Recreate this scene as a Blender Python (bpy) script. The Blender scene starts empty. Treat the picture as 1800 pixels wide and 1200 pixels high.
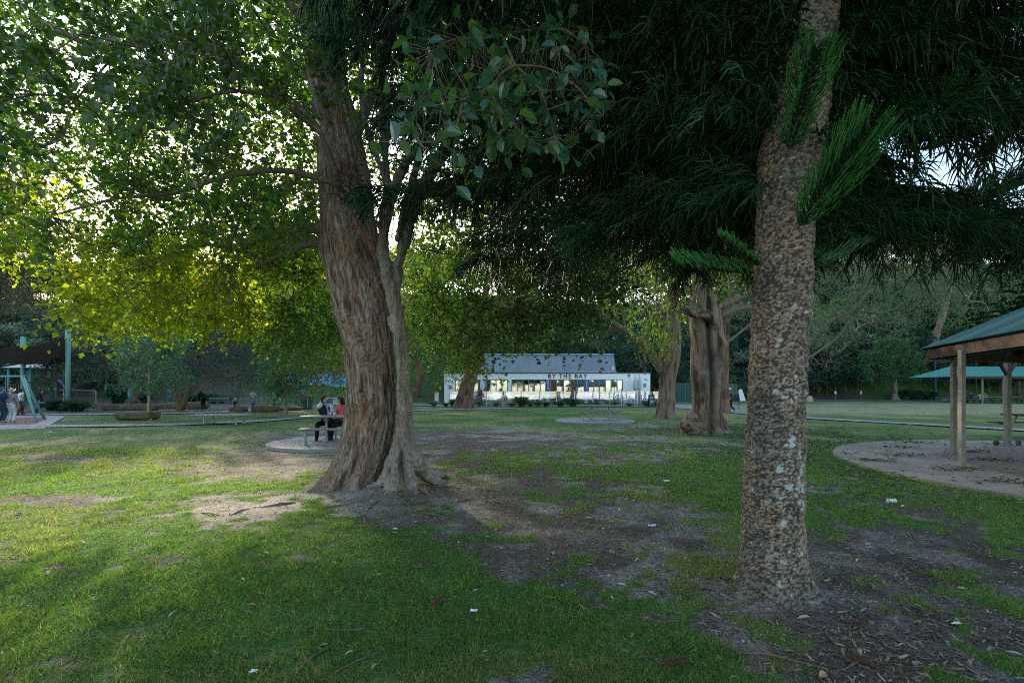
import bpy, math, random
import numpy as np
from mathutils import Vector, Matrix
R = math.radians
rng = np.random.default_rng(7)
random.seed(7)
scene = bpy.context.scene
COL = scene.collection
FPX, HZ, CAMH = 850.0, 685.0, 1.6     # focal length, horizon row, eye height of the photograph

def G(px, py, z=0.0):                 # point of the ground seen at a pixel
    d = FPX * (CAMH - z) / (py - HZ)
    return np.array([(px - 900.0) / FPX * d, d, z])
def D(px, py, d):                     # point at depth d seen at a pixel
    return np.array([(px - 900.0) / FPX * d, d, CAMH - (py - HZ) * d / FPX])
SUN = np.array([-0.576, 1.0, 0.321]); SUN = SUN / np.linalg.norm(SUN)

# ---------------------------------------------------------------- noise
def _h(ix, iy, iz, s):
    n = (ix.astype(np.int64) * 374761393 + iy.astype(np.int64) * 668265263 + iz.astype(np.int64) * 2147483647 + s * 1274126177) & 0xffffffff
    n = ((n ^ (n >> 13)) * 1274126177) & 0xffffffff
    n = ((n ^ (n >> 16)) * 2246822519) & 0xffffffff
    return ((n ^ (n >> 15)) & 0xffffff) / float(0xffffff)
def vn(p, s=0):
    p = np.asarray(p, float); i = np.floor(p).astype(np.int64); f = p - i; f = f * f * (3 - 2 * f)
    r = 0
    for a in (0, 1):
        for b in (0, 1):
            for c in (0, 1):
                w = (f[:, 0] if a else 1 - f[:, 0]) * (f[:, 1] if b else 1 - f[:, 1]) * (f[:, 2] if c else 1 - f[:, 2])
                r = r + w * _h(i[:, 0] + a, i[:, 1] + b, i[:, 2] + c, s)
    return r
def fbm(p, o=4, s=0):
    p = np.asarray(p, float); r = 0; a = 0.5; t = 0
    for k in range(o):
        r = r + a * vn(p * (2.03 ** k), s + k * 17); t += a; a *= 0.5
    return r / t
def worley(p, s=0):
    p = np.asarray(p, float); i = np.floor(p).astype(np.int64)
    d1 = np.full(len(p), 9.0); d2 = np.full(len(p), 9.0); cid = np.zeros(len(p))
    for a in (-1, 0, 1):
        for b in (-1, 0, 1):
            for c in (-1, 0, 1):
                x, y, z = i[:, 0] + a, i[:, 1] + b, i[:, 2] + c
                q = np.stack([x + _h(x, y, z, s), y + _h(x, y, z, s + 1), z + _h(x, y, z, s + 2)], 1)
                d = np.sqrt(((q - p) ** 2).sum(1)); m = d < d1
                d2 = np.where(m, d1, np.minimum(d2, d)); cid = np.where(m, _h(x, y, z, s + 3), cid); d1 = np.where(m, d, d1)
    return d1, d2, cid
def sst(a, b, x):
    t = np.clip((x - a) / (b - a), 0, 1); return t * t * (3 - 2 * t)
def nrm(v):
    v = np.asarray(v, float); return v / np.maximum(np.linalg.norm(v, axis=-1, keepdims=True), 1e-9)

# ---------------------------------------------------------------- mesh collecting
class MB:
    def __init__(s): s.v = []; s.f = {3: [], 4: []}; s.c = []; s.n = 0
    def add(s, V, F, col=None):
        V = np.asarray(V, float).reshape(-1, 3)
        for f in (F if isinstance(F, (list, tuple)) else [F]):
            f = np.asarray(f, np.int64)
            if f.size: s.f[f.shape[1]].append(f + s.n)
        s.v.append(V); s.n += len(V)
        c = np.ones((len(V), 3)) * 0.5 if col is None else np.broadcast_to(np.asarray(col, float), (len(V), 3))
        s.c.append(c); return s
    def box(s, lo, hi, col=None, rot=0.0, pivot=None):
        lo = np.array(lo, float); hi = np.array(hi, float)
        V = np.array([[x, y, z] for z in (lo[2], hi[2]) for y in (lo[1], hi[1]) for x in (lo[0], hi[0])])
        F = np.array([[0, 2, 3, 1], [4, 5, 7, 6], [0, 1, 5, 4], [2, 6, 7, 3], [0, 4, 6, 2], [1, 3, 7, 5]])
        if rot:
            p = np.array(pivot if pivot is not None else (lo + hi) / 2); c, q = math.cos(rot), math.sin(rot)
            W = V - p; V = np.stack([W[:, 0] * c - W[:, 1] * q, W[:, 0] * q + W[:, 1] * c, W[:, 2]], 1) + p
        return s.add(V, F, col)
    def bar(s, p0, p1, w, h, col=None, up=(0, 0, 1)):
        p0 = np.array(p0, float); p1 = np.array(p1, float); d = nrm(p1 - p0); u = np.array(up, float)
        if abs(d @ u) > 0.95: u = np.array([0, 1.0, 0])
        a = nrm(np.cross(d, u)) * w / 2; b = nrm(np.cross(a, d)) * h / 2
        V = np.array([q + i * a + j * b for q in (p0, p1) for j in (-1, 1) for i in (-1, 1)])
        F = np.array([[0, 1, 3, 2], [4, 6, 7, 5], [0, 4, 5, 1], [2, 3, 7, 6], [0, 2, 6, 4], [1, 5, 7, 3]])
        return s.add(V, F, col)
    def tube(s, P, r, k=8, col=None, cap=True):
        V, F = tube(P, r, k, cap); return s.add(V, F, col)
    def quad(s, *p, col=None): return s.add(np.array(p, float), np.array([[0, 1, 2, 3]]), col)
    def lathe(s, prof, k=16, c=(0, 0, 0), col=None):
        P = [(c[0], c[1], c[2] + z) for _, z in prof]; return s.tube(P, [max(q, 1e-4) for q, _ in prof], k, col)
    def arrays(s):
        V = np.concatenate(s.v) if s.v else np.zeros((0, 3)); C = np.concatenate(s.c) if s.c else V
        return V, {k: (np.concatenate(f) if f else None) for k, f in s.f.items()}, C
    def build(s, name, mat, parent=None, smooth=False, world=True):
        V, F, C = s.arrays(); return mkobj(name, V, F, C, mat, parent, smooth, world)

def mkmesh(name, V, F, C=None, mat=None, smooth=False):
    me = bpy.data.meshes.new(name); me.vertices.add(len(V)); me.vertices.foreach_set('co', np.asarray(V, np.float32).ravel())
    idx, st, tot, o = [], [], [], 0
    for k in (3, 4):
        f = F.get(k)
        if f is not None and len(f):
            idx.append(f.ravel()); st.append(o + np.arange(len(f)) * k); tot.append(np.full(len(f), k)); o += f.size
    if o:
        idx = np.concatenate(idx); st = np.concatenate(st); tot = np.concatenate(tot)
        me.loops.add(len(idx)); me.loops.foreach_set('vertex_index', idx.astype(np.int32))
        me.polygons.add(len(st)); me.polygons.foreach_set('loop_start', st.astype(np.int32)); me.polygons.foreach_set('loop_total', tot.astype(np.int32))
        me.polygons.foreach_set('use_smooth', np.full(len(st), bool(smooth)))
    if C is not None:
        a = me.color_attributes.new('col', 'FLOAT_COLOR', 'POINT')
        a.data.foreach_set('color', np.concatenate([C, np.ones((len(C), 1))], 1).astype(np.float32).ravel())
    if mat: me.materials.append(mat)
    me.update(calc_edges=True); return me
def mkobj(name, V, F, C, mat, parent=None, smooth=False, world=True):
    V = np.asarray(V, float)
    if parent is not None and world: V = V - (np.array(parent.location) + np.array(parent.get('_off', (0, 0, 0))))
    me = mkmesh(name, V, F, C, mat, smooth); o = bpy.data.objects.new(name, me); COL.objects.link(o)
    if parent is not None: o.parent = parent
    return o
def tag(o, label=None, cat=None, group=None, kind=None):
    if label: o['label'] = label
    if cat: o['category'] = cat
    if group: o['group'] = group
    if kind: o['kind'] = kind
    return o
def thing(name, label, cat, loc=(0, 0, 0), rz=0.0, group=None):
    o = bpy.data.objects.new(name, None); COL.objects.link(o); o.location = tuple(float(q) for q in loc); o.rotation_euler = (0, 0, rz)
    o.empty_display_size = 0.2
    return tag(o, label, cat, group)
def kids(o): return [c for c in list(COL.objects) if c.parent == o]
def dup(root, loc=None, rz=None, label=None, group=None, sc=None):
    def cp(o, par):
        c = o.copy(); COL.objects.link(c); c.parent = par
        for k in kids(o): cp(k, c)
        return c
    r = cp(root, None)
    if loc is not None: r.location = tuple(float(q) for q in loc)
    if rz is not None: r.rotation_euler = (0, 0, rz)
    if sc is not None: r.scale = (sc, sc, sc) if np.isscalar(sc) else sc
    if label: r['label'] = label
    if group: r['group'] = group
    return r

def tube(P, r, k=8, cap=True):
    P = np.asarray(P, float); r = np.broadcast_to(np.asarray(r, float), (len(P),))
    T = nrm(np.gradient(P, axis=0)); ref = np.array([0, 0, 1.0]) if abs(nrm(P[-1] - P[0])[2]) < 0.85 else np.array([0, 1.0, 0])
    A = nrm(np.cross(T, ref)); B = np.cross(T, A); th = np.arange(k) * 2 * math.pi / k
    V = P[:, None] + r[:, None, None] * (np.cos(th)[None, :, None] * A[:, None] + np.sin(th)[None, :, None] * B[:, None])
    n = len(P); V = V.reshape(-1, 3); i = np.arange(n - 1)[:, None] * k; j = np.arange(k)[None]; j2 = (j + 1) % k
    F = np.stack([i + j, i + k + j, i + k + j2, i + j2], -1).reshape(-1, 4); Fs = [F]
    if cap:
        V = np.concatenate([V, P[:1], P[-1:]]); a, b = n * k, n * k + 1; j = np.arange(k); j2 = (j + 1) % k; l = (n - 1) * k
        Fs.append(np.concatenate([np.stack([j, j2, np.full(k, a)], 1), np.stack([l + j2, l + j, np.full(k, b)], 1)]))
    return V, Fs
def catmull(P, m=6):
    P = np.asarray(P, float); Q = np.vstack([2 * P[0] - P[1], P, 2 * P[-1] - P[-2]]); out = []
    for i in range(1, len(Q) - 2):
        t = np.linspace(0, 1, m, endpoint=False)[:, None]; a, b, c, d = Q[i - 1:i + 3]
        out.append(0.5 * (2 * b + (c - a) * t + (2 * a - 5 * b + 4 * c - d) * t ** 2 + (3 * b - a - 3 * c + d) * t ** 3))
    out.append(P[-1:]); return np.vstack(out)

# closed capsules, fused into one skin by a voxel remesh
def capsule(p0, r0, p1, r1, k=12):
    p0 = np.array(p0, float); p1 = np.array(p1, float); d = p1 - p0; L = np.linalg.norm(d)
    d = d / L if L > 1e-6 else np.array([0, 0, 1.0]); L = max(L, 1e-5)
    P, rr = [], []
    for a in np.linspace(-90, 0, 5): P.append(p0 + d * r0 * math.sin(R(a))); rr.append(max(r0 * math.cos(R(a)), 2e-4))
    for a in np.linspace(0, 90, 5): P.append(p1 + d * r1 * math.sin(R(a))); rr.append(max(r1 * math.cos(R(a)), 2e-4))
    return tube2(P, rr, d, k)
def tube2(P, r, T, k):
    P = np.array(P); r = np.array(r); ref = np.array([0, 0, 1.0]) if abs(T[2]) < 0.85 else np.array([0, 1.0, 0])
    A = nrm(np.cross(T, ref)); B = np.cross(T, A); th = np.arange(k) * 2 * math.pi / k; n = len(P)
    V = (P[:, None] + r[:, None, None] * (np.cos(th)[None, :, None] * A + np.sin(th)[None, :, None] * B)).reshape(-1, 3)
    i = np.arange(n - 1)[:, None] * k; j = np.arange(k)[None]; j2 = (j + 1) % k
    F = np.stack([i + j, i + k + j, i + k + j2, i + j2], -1).reshape(-1, 4); j = np.arange(k); j2 = (j + 1) % k; l = (n - 1) * k
    return V, [F, np.concatenate([np.stack([np.zeros(k, int), j2, j], 1)[1:-1], np.stack([l + 0 * j, l + j, l + j2], 1)[1:-1]])]
def fused(caps, voxel, smooth=3):
    mb = MB()
    for c in caps:
        if len(c) == 4: mb.add(*capsule(*c))
        else: mb.add(c[0], c[1])
    V, F, _ = mb.arrays(); me = mkmesh('tmp', V, F); o = bpy.data.objects.new('tmp', me); COL.objects.link(o)
    m = o.modifiers.new('r', 'REMESH'); m.mode = 'VOXEL'; m.voxel_size = voxel; m.adaptivity = 0
    if smooth:
        m = o.modifiers.new('s', 'SMOOTH'); m.iterations = smooth; m.factor = 0.5
    ev = o.evaluated_get(bpy.context.evaluated_depsgraph_get()); em = ev.to_mesh()
    n = len(em.vertices); V = np.zeros(n * 3, np.float32); em.vertices.foreach_get('co', V); V = V.reshape(-1, 3).astype(float)
    N = np.zeros(n * 3, np.float32); em.vertices.foreach_get('normal', N); N = N.reshape(-1, 3).astype(float)
    q = np.zeros(len(em.loops), np.int32); em.loops.foreach_get('vertex_index', q)
    tot = np.zeros(len(em.polygons), np.int32); em.polygons.foreach_get('loop_total', tot); st = np.zeros(len(em.polygons), np.int32); em.polygons.foreach_get('loop_start', st)
    F = {4: q[(st[tot == 4][:, None] + np.arange(4))].astype(np.int64), 3: q[(st[tot == 3][:, None] + np.arange(3))].astype(np.int64)}
    ev.to_mesh_clear(); bpy.data.objects.remove(o); bpy.data.meshes.remove(me)
    return V, F, N

# ---------------------------------------------------------------- materials
def mat(name, col=(0.5, 0.5, 0.5), rough=0.7, attr=False, noise=None, bump=None, metal=0.0, spec=0.3, trans=None, stretch=None, emit=None):
    """noise=(scale, second colour, low, high)  bump=(scale, strength)  trans=(colour, factor)"""
    m = bpy.data.materials.new(name); m.use_nodes = True; nt = m.node_tree; N = nt.nodes; L = nt.links
    b = N['Principled BSDF']; out = N['Material Output']; b.inputs['Roughness'].default_value = rough; b.inputs['Metallic'].default_value = metal
    b.inputs['Specular IOR Level'].default_value = spec
    src = None
    if attr:
        a = N.new('ShaderNodeAttribute'); a.attribute_name = 'col'; src = a.outputs['Color']
    else:
        c = N.new('ShaderNodeRGB'); c.outputs[0].default_value = (*col, 1); src = c.outputs[0]
    tc = N.new('ShaderNodeTexCoord'); vec = tc.outputs['Object']
    if stretch:
        mp = N.new('ShaderNodeMapping'); mp.inputs['Scale'].default_value = stretch; L.new(vec, mp.inputs['Vector']); vec = mp.outputs['Vector']
    if noise:
        n = N.new('ShaderNodeTexNoise'); n.inputs['Scale'].default_value = noise[0]; n.inputs['Detail'].default_value = 6; L.new(vec, n.inputs['Vector'])
        r = N.new('ShaderNodeMapRange'); r.inputs[1].default_value = noise[2]; r.inputs[2].default_value = noise[3]; L.new(n.outputs[0], r.inputs[0])
        x = N.new('ShaderNodeMix'); x.data_type = 'RGBA'; L.new(r.outputs[0], x.inputs[0]); L.new(src, x.inputs[6])
        if isinstance(noise[1], (int, float)):
            y = N.new('ShaderNodeMix'); y.data_type = 'RGBA'; y.blend_type = 'MULTIPLY'; y.inputs[0].default_value = 1; L.new(src, y.inputs[6]); y.inputs[7].default_value = (noise[1],) * 3 + (1,)
            L.new(y.outputs[2], x.inputs[7])
        else: x.inputs[7].default_value = (*noise[1], 1)
        src = x.outputs[2]
    L.new(src, b.inputs['Base Color'])
    if bump:
        n = N.new('ShaderNodeTexNoise'); n.inputs['Scale'].default_value = bump[0]; n.inputs['Detail'].default_value = 5; L.new(vec, n.inputs['Vector'])
        u = N.new('ShaderNodeBump'); u.inputs['Strength'].default_value = bump[1]; u.inputs['Distance'].default_value = bump[2] if len(bump) > 2 else 0.02
        L.new(n.outputs[0], u.inputs['Height']); L.new(u.outputs[0], b.inputs['Normal'])
    if trans:
        t = N.new('ShaderNodeBsdfTranslucent'); mx = N.new('ShaderNodeMixShader'); mx.inputs[0].default_value = trans[1]
        y = N.new('ShaderNodeMix'); y.data_type = 'RGBA'; y.blend_type = 'MULTIPLY'; y.inputs[0].default_value = 1; L.new(src, y.inputs[6]); y.inputs[7].default_value = (*trans[0], 1)
        L.new(y.outputs[2], t.inputs['Color']); L.new(b.outputs[0], mx.inputs[1]); L.new(t.outputs[0], mx.inputs[2]); L.new(mx.outputs[0], out.inputs['Surface'])
    if emit:
        b.inputs['Emission Color'].default_value = (*emit[0], 1); b.inputs['Emission Strength'].default_value = emit[1]
    return m
def glassmat(name, tint=(0.9, 0.95, 1), refl=0.5, rough=0.02, dark=None):
    m = bpy.data.materials.new(name); m.use_nodes = True; nt = m.node_tree; N = nt.nodes; L = nt.links; N.remove(N['Principled BSDF'])
    g = N.new('ShaderNodeBsdfGlossy'); g.inputs['Roughness'].default_value = rough; g.inputs['Color'].default_value = (*tint, 1)
    if dark: t = N.new('ShaderNodeBsdfDiffuse'); t.inputs['Color'].default_value = (*dark, 1)
    else: t = N.new('ShaderNodeBsdfTransparent'); t.inputs['Color'].default_value = (0.92, 0.95, 0.95, 1)
    n = N.new('ShaderNodeTexNoise'); n.inputs['Scale'].default_value = 0.6; tc = N.new('ShaderNodeTexCoord'); L.new(tc.outputs['Object'], n.inputs['Vector'])
    u = N.new('ShaderNodeBump'); u.inputs['Strength'].default_value = 0.25; u.inputs['Distance'].default_value = 0.02; L.new(n.outputs[0], u.inputs['Height']); L.new(u.outputs[0], g.inputs['Normal'])
    x = N.new('ShaderNodeMixShader'); x.inputs[0].default_value = refl
    L.new(t.outputs[0], x.inputs[1]); L.new(g.outputs[0], x.inputs[2]); L.new(x.outputs[0], N['Material Output'].inputs['Surface']); return m

# ---------------------------------------------------------------- scattering of small templates (leaves, twigs, blades)
LEAF = (np.array([[0, 0, 0], [.42, .45, .10], [0, 1, -.08], [-.42, .45, .10], [0, .45, -.03]]), np.array([[0, 1, 2, 4], [0, 4, 2, 3]]))
LEAF8 = (np.array([[0, 0, 0], [.26, .18, .05], [.40, .45, .09], [.30, .75, .05], [0, 1.0, -.10], [-.30, .75, .05], [-.40, .45, .09], [-.26, .18, .05], [0, .2, -.01], [0, .47, -.01], [0, .76, -.05]]),
         np.array([[0, 1, 8, 8], [1, 2, 9, 8], [2, 3, 10, 9], [3, 4, 10, 10], [0, 8, 7, 7], [8, 9, 6, 7], [9, 10, 5, 6], [10, 4, 5, 5]]))
CARD = (np.array([[-.5, 0, 0], [.5, 0, 0], [.35, 1, 0.15], [-.35, 1, 0.15]]), np.array([[0, 1, 2, 3]]))
def scatter(T, P, Y, Z, S, W=1.0):
    """copies of template T: origin P, long axis Y, approximate normal Z, length S, width factor W"""
    TV, TF = T; Y = nrm(Y); X = nrm(np.cross(Y, Z)); Zz = np.cross(X, Y); n = len(P); S = np.broadcast_to(S, (n,)); W = np.broadcast_to(W, (n,))
    V = P[:, None] + S[:, None, None] * (TV[None, :, 0:1] * W[:, None, None] * X[:, None] + TV[None, :, 1:2] * Y[:, None] + TV[None, :, 2:3] * Zz[:, None])
    k = len(TV); F = (TF[None] + (np.arange(n) * k)[:, None, None]).reshape(-1, TF.shape[1])
    if TF.shape[1] == 4:
        dg = F[:, 2] == F[:, 3]; F = [F[~dg], F[dg][:, :3]]
    return V.reshape(-1, 3), F, k
def rdir(n, g=rng):
    return nrm(g.normal(size=(n, 3)))
def sticks(P, Q, r0, r1, k=3):
    """thin tapered prisms from P to Q"""
    n = len(P); T = nrm(Q - P); ref = np.where(np.abs(T[:, 2:3]) < 0.9, np.array([[0, 0, 1.0]]), np.array([[0, 1.0, 0]]))
    A = nrm(np.cross(T, ref)); B = np.cross(T, A); th = np.arange(k) * 2 * math.pi / k
    ring = np.cos(th)[None, :, None] * A[:, None] + np.sin(th)[None, :, None] * B[:, None]
    r0 = np.broadcast_to(r0, (n,))[:, None, None]; r1 = np.broadcast_to(r1, (n,))[:, None, None]
    V = np.concatenate([P[:, None] + ring * r0, Q[:, None] + ring * r1], 1).reshape(-1, 3)
    j = np.arange(k); j2 = (j + 1) % k; F = np.stack([j, j2, j2 + k, j + k], 1)
    return V, (F[None] + (np.arange(n) * 2 * k)[:, None, None]).reshape(-1, 4)

# ---------------------------------------------------------------- growing of branches towards points
def grow(lines, radii, A, g, droop=0.12, tipr=0.006, expo=0.42, seg=0.45, wob=0.10, kmin=4):
    """lines: seed polylines (thick limbs) with radii; A: crown points. Returns branch MB, A"""
    pos = [p for l in lines for p in l]; par = []; o = 0; fixed = []
    for l, r in zip(lines, radii):
        par += [-1] + list(range(o, o + len(l) - 1)); o += len(l); fixed += list(np.broadcast_to(r, (len(l),)))
    cap = len(pos) + len(A) * 14 + 10; X = np.zeros((cap, 3)); X[:len(pos)] = pos; n = len(pos); n0 = n
    par = par + [0] * (cap - n); dist0 = np.full(cap, 0.0)
    d = np.min(np.linalg.norm(A[:, None] - X[None, :n], axis=2), axis=1) if len(A) * n < 4e6 else np.linalg.norm(A - X[0], axis=1)
    order = np.argsort(d); chains = []
    for ai in order:
        a = A[ai]; c = np.linalg.norm(X[:n] - a, axis=1) + dist0[:n] * 0.25; i = int(np.argmin(c)); p = X[i]; L = np.linalg.norm(a - p)
        m = int(min(12, max(1, round(L / seg)))); t = np.linspace(0, 1, m + 1)[1:, None]
        q = p + (a - p) * t; q[:, 2] += (4 * t * (1 - t))[:, 0] * L * droop
        q[:-1] += g.normal(size=(m, 3))[:-1] * wob * min(L, 1.0)
        ids = list(range(n, n + m)); X[n:n + m] = q; par[n] = i
        for z in range(1, m): par[n + z] = n + z - 1
        dist0[n:n + m] = dist0[i] + np.linspace(0, L, m + 1)[1:]; n += m; chains.append([i] + ids)
    cnt = np.zeros(n)
    for ch in chains: cnt[ch[-1]] += 1
    for i in range(n - 1, n0 - 1, -1):
        if par[i] >= n0: cnt[par[i]] += cnt[i]
    rad = tipr * np.maximum(cnt, 1) ** expo; rad[:n0] = fixed
    mb = MB(); o = 0
    for l, r in zip(lines, radii):
        if len(l) > 1:
            P = catmull(l, 4); rr = np.interp(np.linspace(0, 1, len(P)), np.linspace(0, 1, len(l)), np.broadcast_to(r, (len(l),))); mb.tube(P, rr, 12)
    for ch in chains:
        P = X[ch]; r = rad[ch].copy(); r[0] = min(r[1] * 1.15, max(r[0], 0.004)); mb.tube(P, r, max(kmin, min(9, int(4 + r[1] * 60))), cap=False)
    return mb
SKYK, SUNK = 0.56, 10.0
# ================================================================ camera, light, sky
cam = bpy.data.cameras.new('camera'); cam.lens = 36.0 * FPX / 1800.0; cam.sensor_width = 36; cam.shift_y = (HZ - 600.0) / 1800.0
cam.clip_start = 0.05; cam.clip_end = 3000
co = bpy.data.objects.new('camera', cam); COL.objects.link(co); co.location = (0, 0, CAMH); co.rotation_euler = (R(90), 0, 0); scene.camera = co
scene.view_settings.view_transform = 'Standard'; scene.view_settings.look = 'None'; scene.view_settings.exposure = 0; scene.view_settings.gamma = 1
scene.render.engine = 'CYCLES'
cy = scene.cycles; cy.max_bounces = 7; cy.diffuse_bounces = 4; cy.glossy_bounces = 3; cy.transmission_bounces = 4; cy.transparent_max_bounces = 12
cy.sample_clamp_indirect = 2.5; cy.sample_clamp_direct = 6; cy.pixel_filter_type = 'BLACKMAN_HARRIS'; cy.filter_width = 1.05; cy.use_denoising = False; cy.caustics_reflective = False; cy.caustics_refractive = False
try: cy.denoiser = 'OPENIMAGEDENOISE'
except Exception: pass
EL = math.asin(SUN[2]); AZ = math.atan2(SUN[0], SUN[1])      # azimuth from +Y towards +X
w = bpy.data.worlds.new('World'); scene.world = w; w.use_nodes = True; nt = w.node_tree
sk = nt.nodes.new('ShaderNodeTexSky'); sk.sky_type = 'NISHITA'; sk.sun_disc = False; sk.sun_elevation = EL; sk.sun_rotation = AZ
sk.air_density = 1.2; sk.dust_density = 1.5; sk.ozone_density = 2.0; sk.altitude = 10
w.cycles.sampling_method = 'MANUAL'; w.cycles.sample_map_resolution = 2048
bg = nt.nodes['Background']; nt.links.new(sk.outputs[0], bg.inputs[0]); bg.inputs[1].default_value = SKYK
sl = bpy.data.lights.new('sun', 'SUN'); sl.energy = SUNK; sl.angle = R(0.9); sl.color = (1.0, 0.86, 0.62)
so = bpy.data.objects.new('sun', sl); COL.objects.link(so); so.rotation_euler = Vector(-SUN).to_track_quat('-Z', 'Y').to_euler()

# ================================================================ terrain
def hill_h(x, y):
    x = np.asarray(x, float); y = np.asarray(y, float)
    edge = 62 + 16 * sst(20, 55, x) + 4 * np.sin(x * 0.07) - 6 * sst(-10, -50, x)
    n = fbm(np.stack([x * 0.06, y * 0.06, x * 0], 1), 3, 5) - 0.5
    amp = 20 + 14 * sst(25, 75, x) + 2 * np.exp(-((x - 5) / 25) ** 2)
    return amp * sst(0, 46, y - edge) + n * 3.0 * sst(0, 18, y - edge)
def pxof(x, y):
    yy = np.maximum(y, 0.5); return 900 + FPX * x / yy, HZ + FPX * CAMH / yy
DIRT = [(600, 812, 300, 42, 1), (860, 776, 200, 24, 1), (770, 868, 290, 42, .95), (1010, 930, 330, 80, .80), (1080, 790, 260, 30, .55), (820, 905, 260, 46, .8), (440, 890, 120, 24, .85), (1120, 905, 150, 30, .55),
        (1500, 985, 300, 70, .88), (1640, 1110, 340, 105, .85), (1385, 1065, 300, 60, 1.0), (70, 806, 170, 9, .85), (110, 878, 130, 12, .62), (1150, 752, 150, 12, .55), (1330, 785, 150, 14, .6),
        (1130, 1020, 280, 80, .66), (1560, 870, 160, 30, .4), (520, 768, 120, 14, .7), (930, 840, 130, 26, .7), (1650, 925, 140, 26, .4)]
def dirt_mask(x, y):
    u, v = pxof(x, y); m = np.zeros(len(x))
    n = fbm(np.stack([x * 1.1, y * 1.1, x * 0], 1), 5, 11); n2 = fbm(np.stack([x * 5, y * 5, x * 0 + 3], 1), 4, 31)
    for cu, cv, ru, rv, wt in DIRT:
        m = np.maximum(m, wt * np.clip(1.5 - 1.15 * np.sqrt(((u - cu) / ru) ** 2 + ((v - cv) / rv) ** 2), 0, 1))
    m = np.where(y < 1.5, 0.3, m)
    return np.clip(sst(0.38, 0.58, m + (n - 0.5) * 1.0 + (n2 - 0.5) * 1.9), 0, 1)
def ground_z(x, y):
    n = fbm(np.stack([x * 0.35, y * 0.35, x * 0], 1), 3, 77) - 0.5
    z = n * 0.06 * sst(90, 20, np.abs(y)) * sst(80, 20, np.abs(x))
    n2 = fbm(np.stack([x * 3, y * 3, x * 0], 1), 3, 78) - 0.5
    z = z + n2 * 0.025 * sst(16, 8, np.hypot(x, y))
    for (cx, cy_, a, s) in ((2.13, 3.7, .055, .55), (-2.05, 7.85, .07, 1.1), (-1.6, 7.4, .03, 1.0)):
        z = z + a * np.exp(-((x - cx) ** 2 + (y - cy_) ** 2) / s ** 2)
    return z
def geo(a, b, n): return a * (b / a) ** (np.arange(1, n + 1) / n)
xs = np.concatenate([-geo(60, 900, 16)[::-1], np.arange(-60, -14, .6), np.arange(-14, 14, .08), np.arange(14, 60, .6), [60.0], geo(60, 900, 16)])
ys = np.concatenate([-geo(2, 900, 22)[::-1], np.arange(-2, 1.6, .3), np.arange(1.6, 10, .05), np.arange(10, 30, .13), np.arange(30, 62, .4), geo(62, 1500, 24)])
GX, GY = np.meshgrid(xs, ys); gx, gy = GX.ravel(), GY.ravel(); gz = ground_z(gx, gy)
nx, ny = len(xs), len(ys); ii = (np.arange(ny - 1)[:, None] * nx + np.arange(nx - 1)[None]).ravel()
GF = np.stack([ii, ii + 1, ii + nx + 1, ii + nx], 1)
def ground_col(x, y):
    dm = dirt_mask(x, y); P = np.stack([x, y, x * 0], 1); u, v = pxof(x, y)
    a = fbm(P * 0.5, 4, 3); b = fbm(P * 2.2, 4, 9); c = fbm(P * 9, 3, 12)
    g = np.array([.056, .124, .026]) * (0.75 + 0.6 * b[:, None]); dry = np.array([.22, .20, .085])
    green = g + (dry - g) * (np.clip((a - .47) * 2.6 + (c - .5) * 0.9 + .24 * sst(9, 25, y) - .42 * sst(700, 1500, v * 1.0 + 0 * u) * 0, 0, .72))[:, None]
    strip = sst(28, 36, y) * sst(60, 50, y) * (x > 14)                       # sandy verge at the right
    green = green * (1 - strip[:, None] * .55) + np.array([.34, .29, .19]) * strip[:, None] * .55
    soil = np.array([.115, .090, .076]) + (np.array([.25, .22, .195]) - np.array([.115, .090, .076])) * sst(.45, .62, b * .6 + a * .4)[:, None]
    pale = np.exp(-(((x + 3.3) / 1.6) ** 2 + ((y - 6.6) / 1.0) ** 2))[:, None]; soil = soil + (np.array([.58, .48, .39]) - soil) * pale * .8  # sunlit patch painted in: soil lightened where the sun falls
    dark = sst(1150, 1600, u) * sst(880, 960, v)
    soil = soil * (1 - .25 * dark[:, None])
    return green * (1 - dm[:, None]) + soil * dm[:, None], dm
gc, gd = ground_col(gx, gy)

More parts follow.
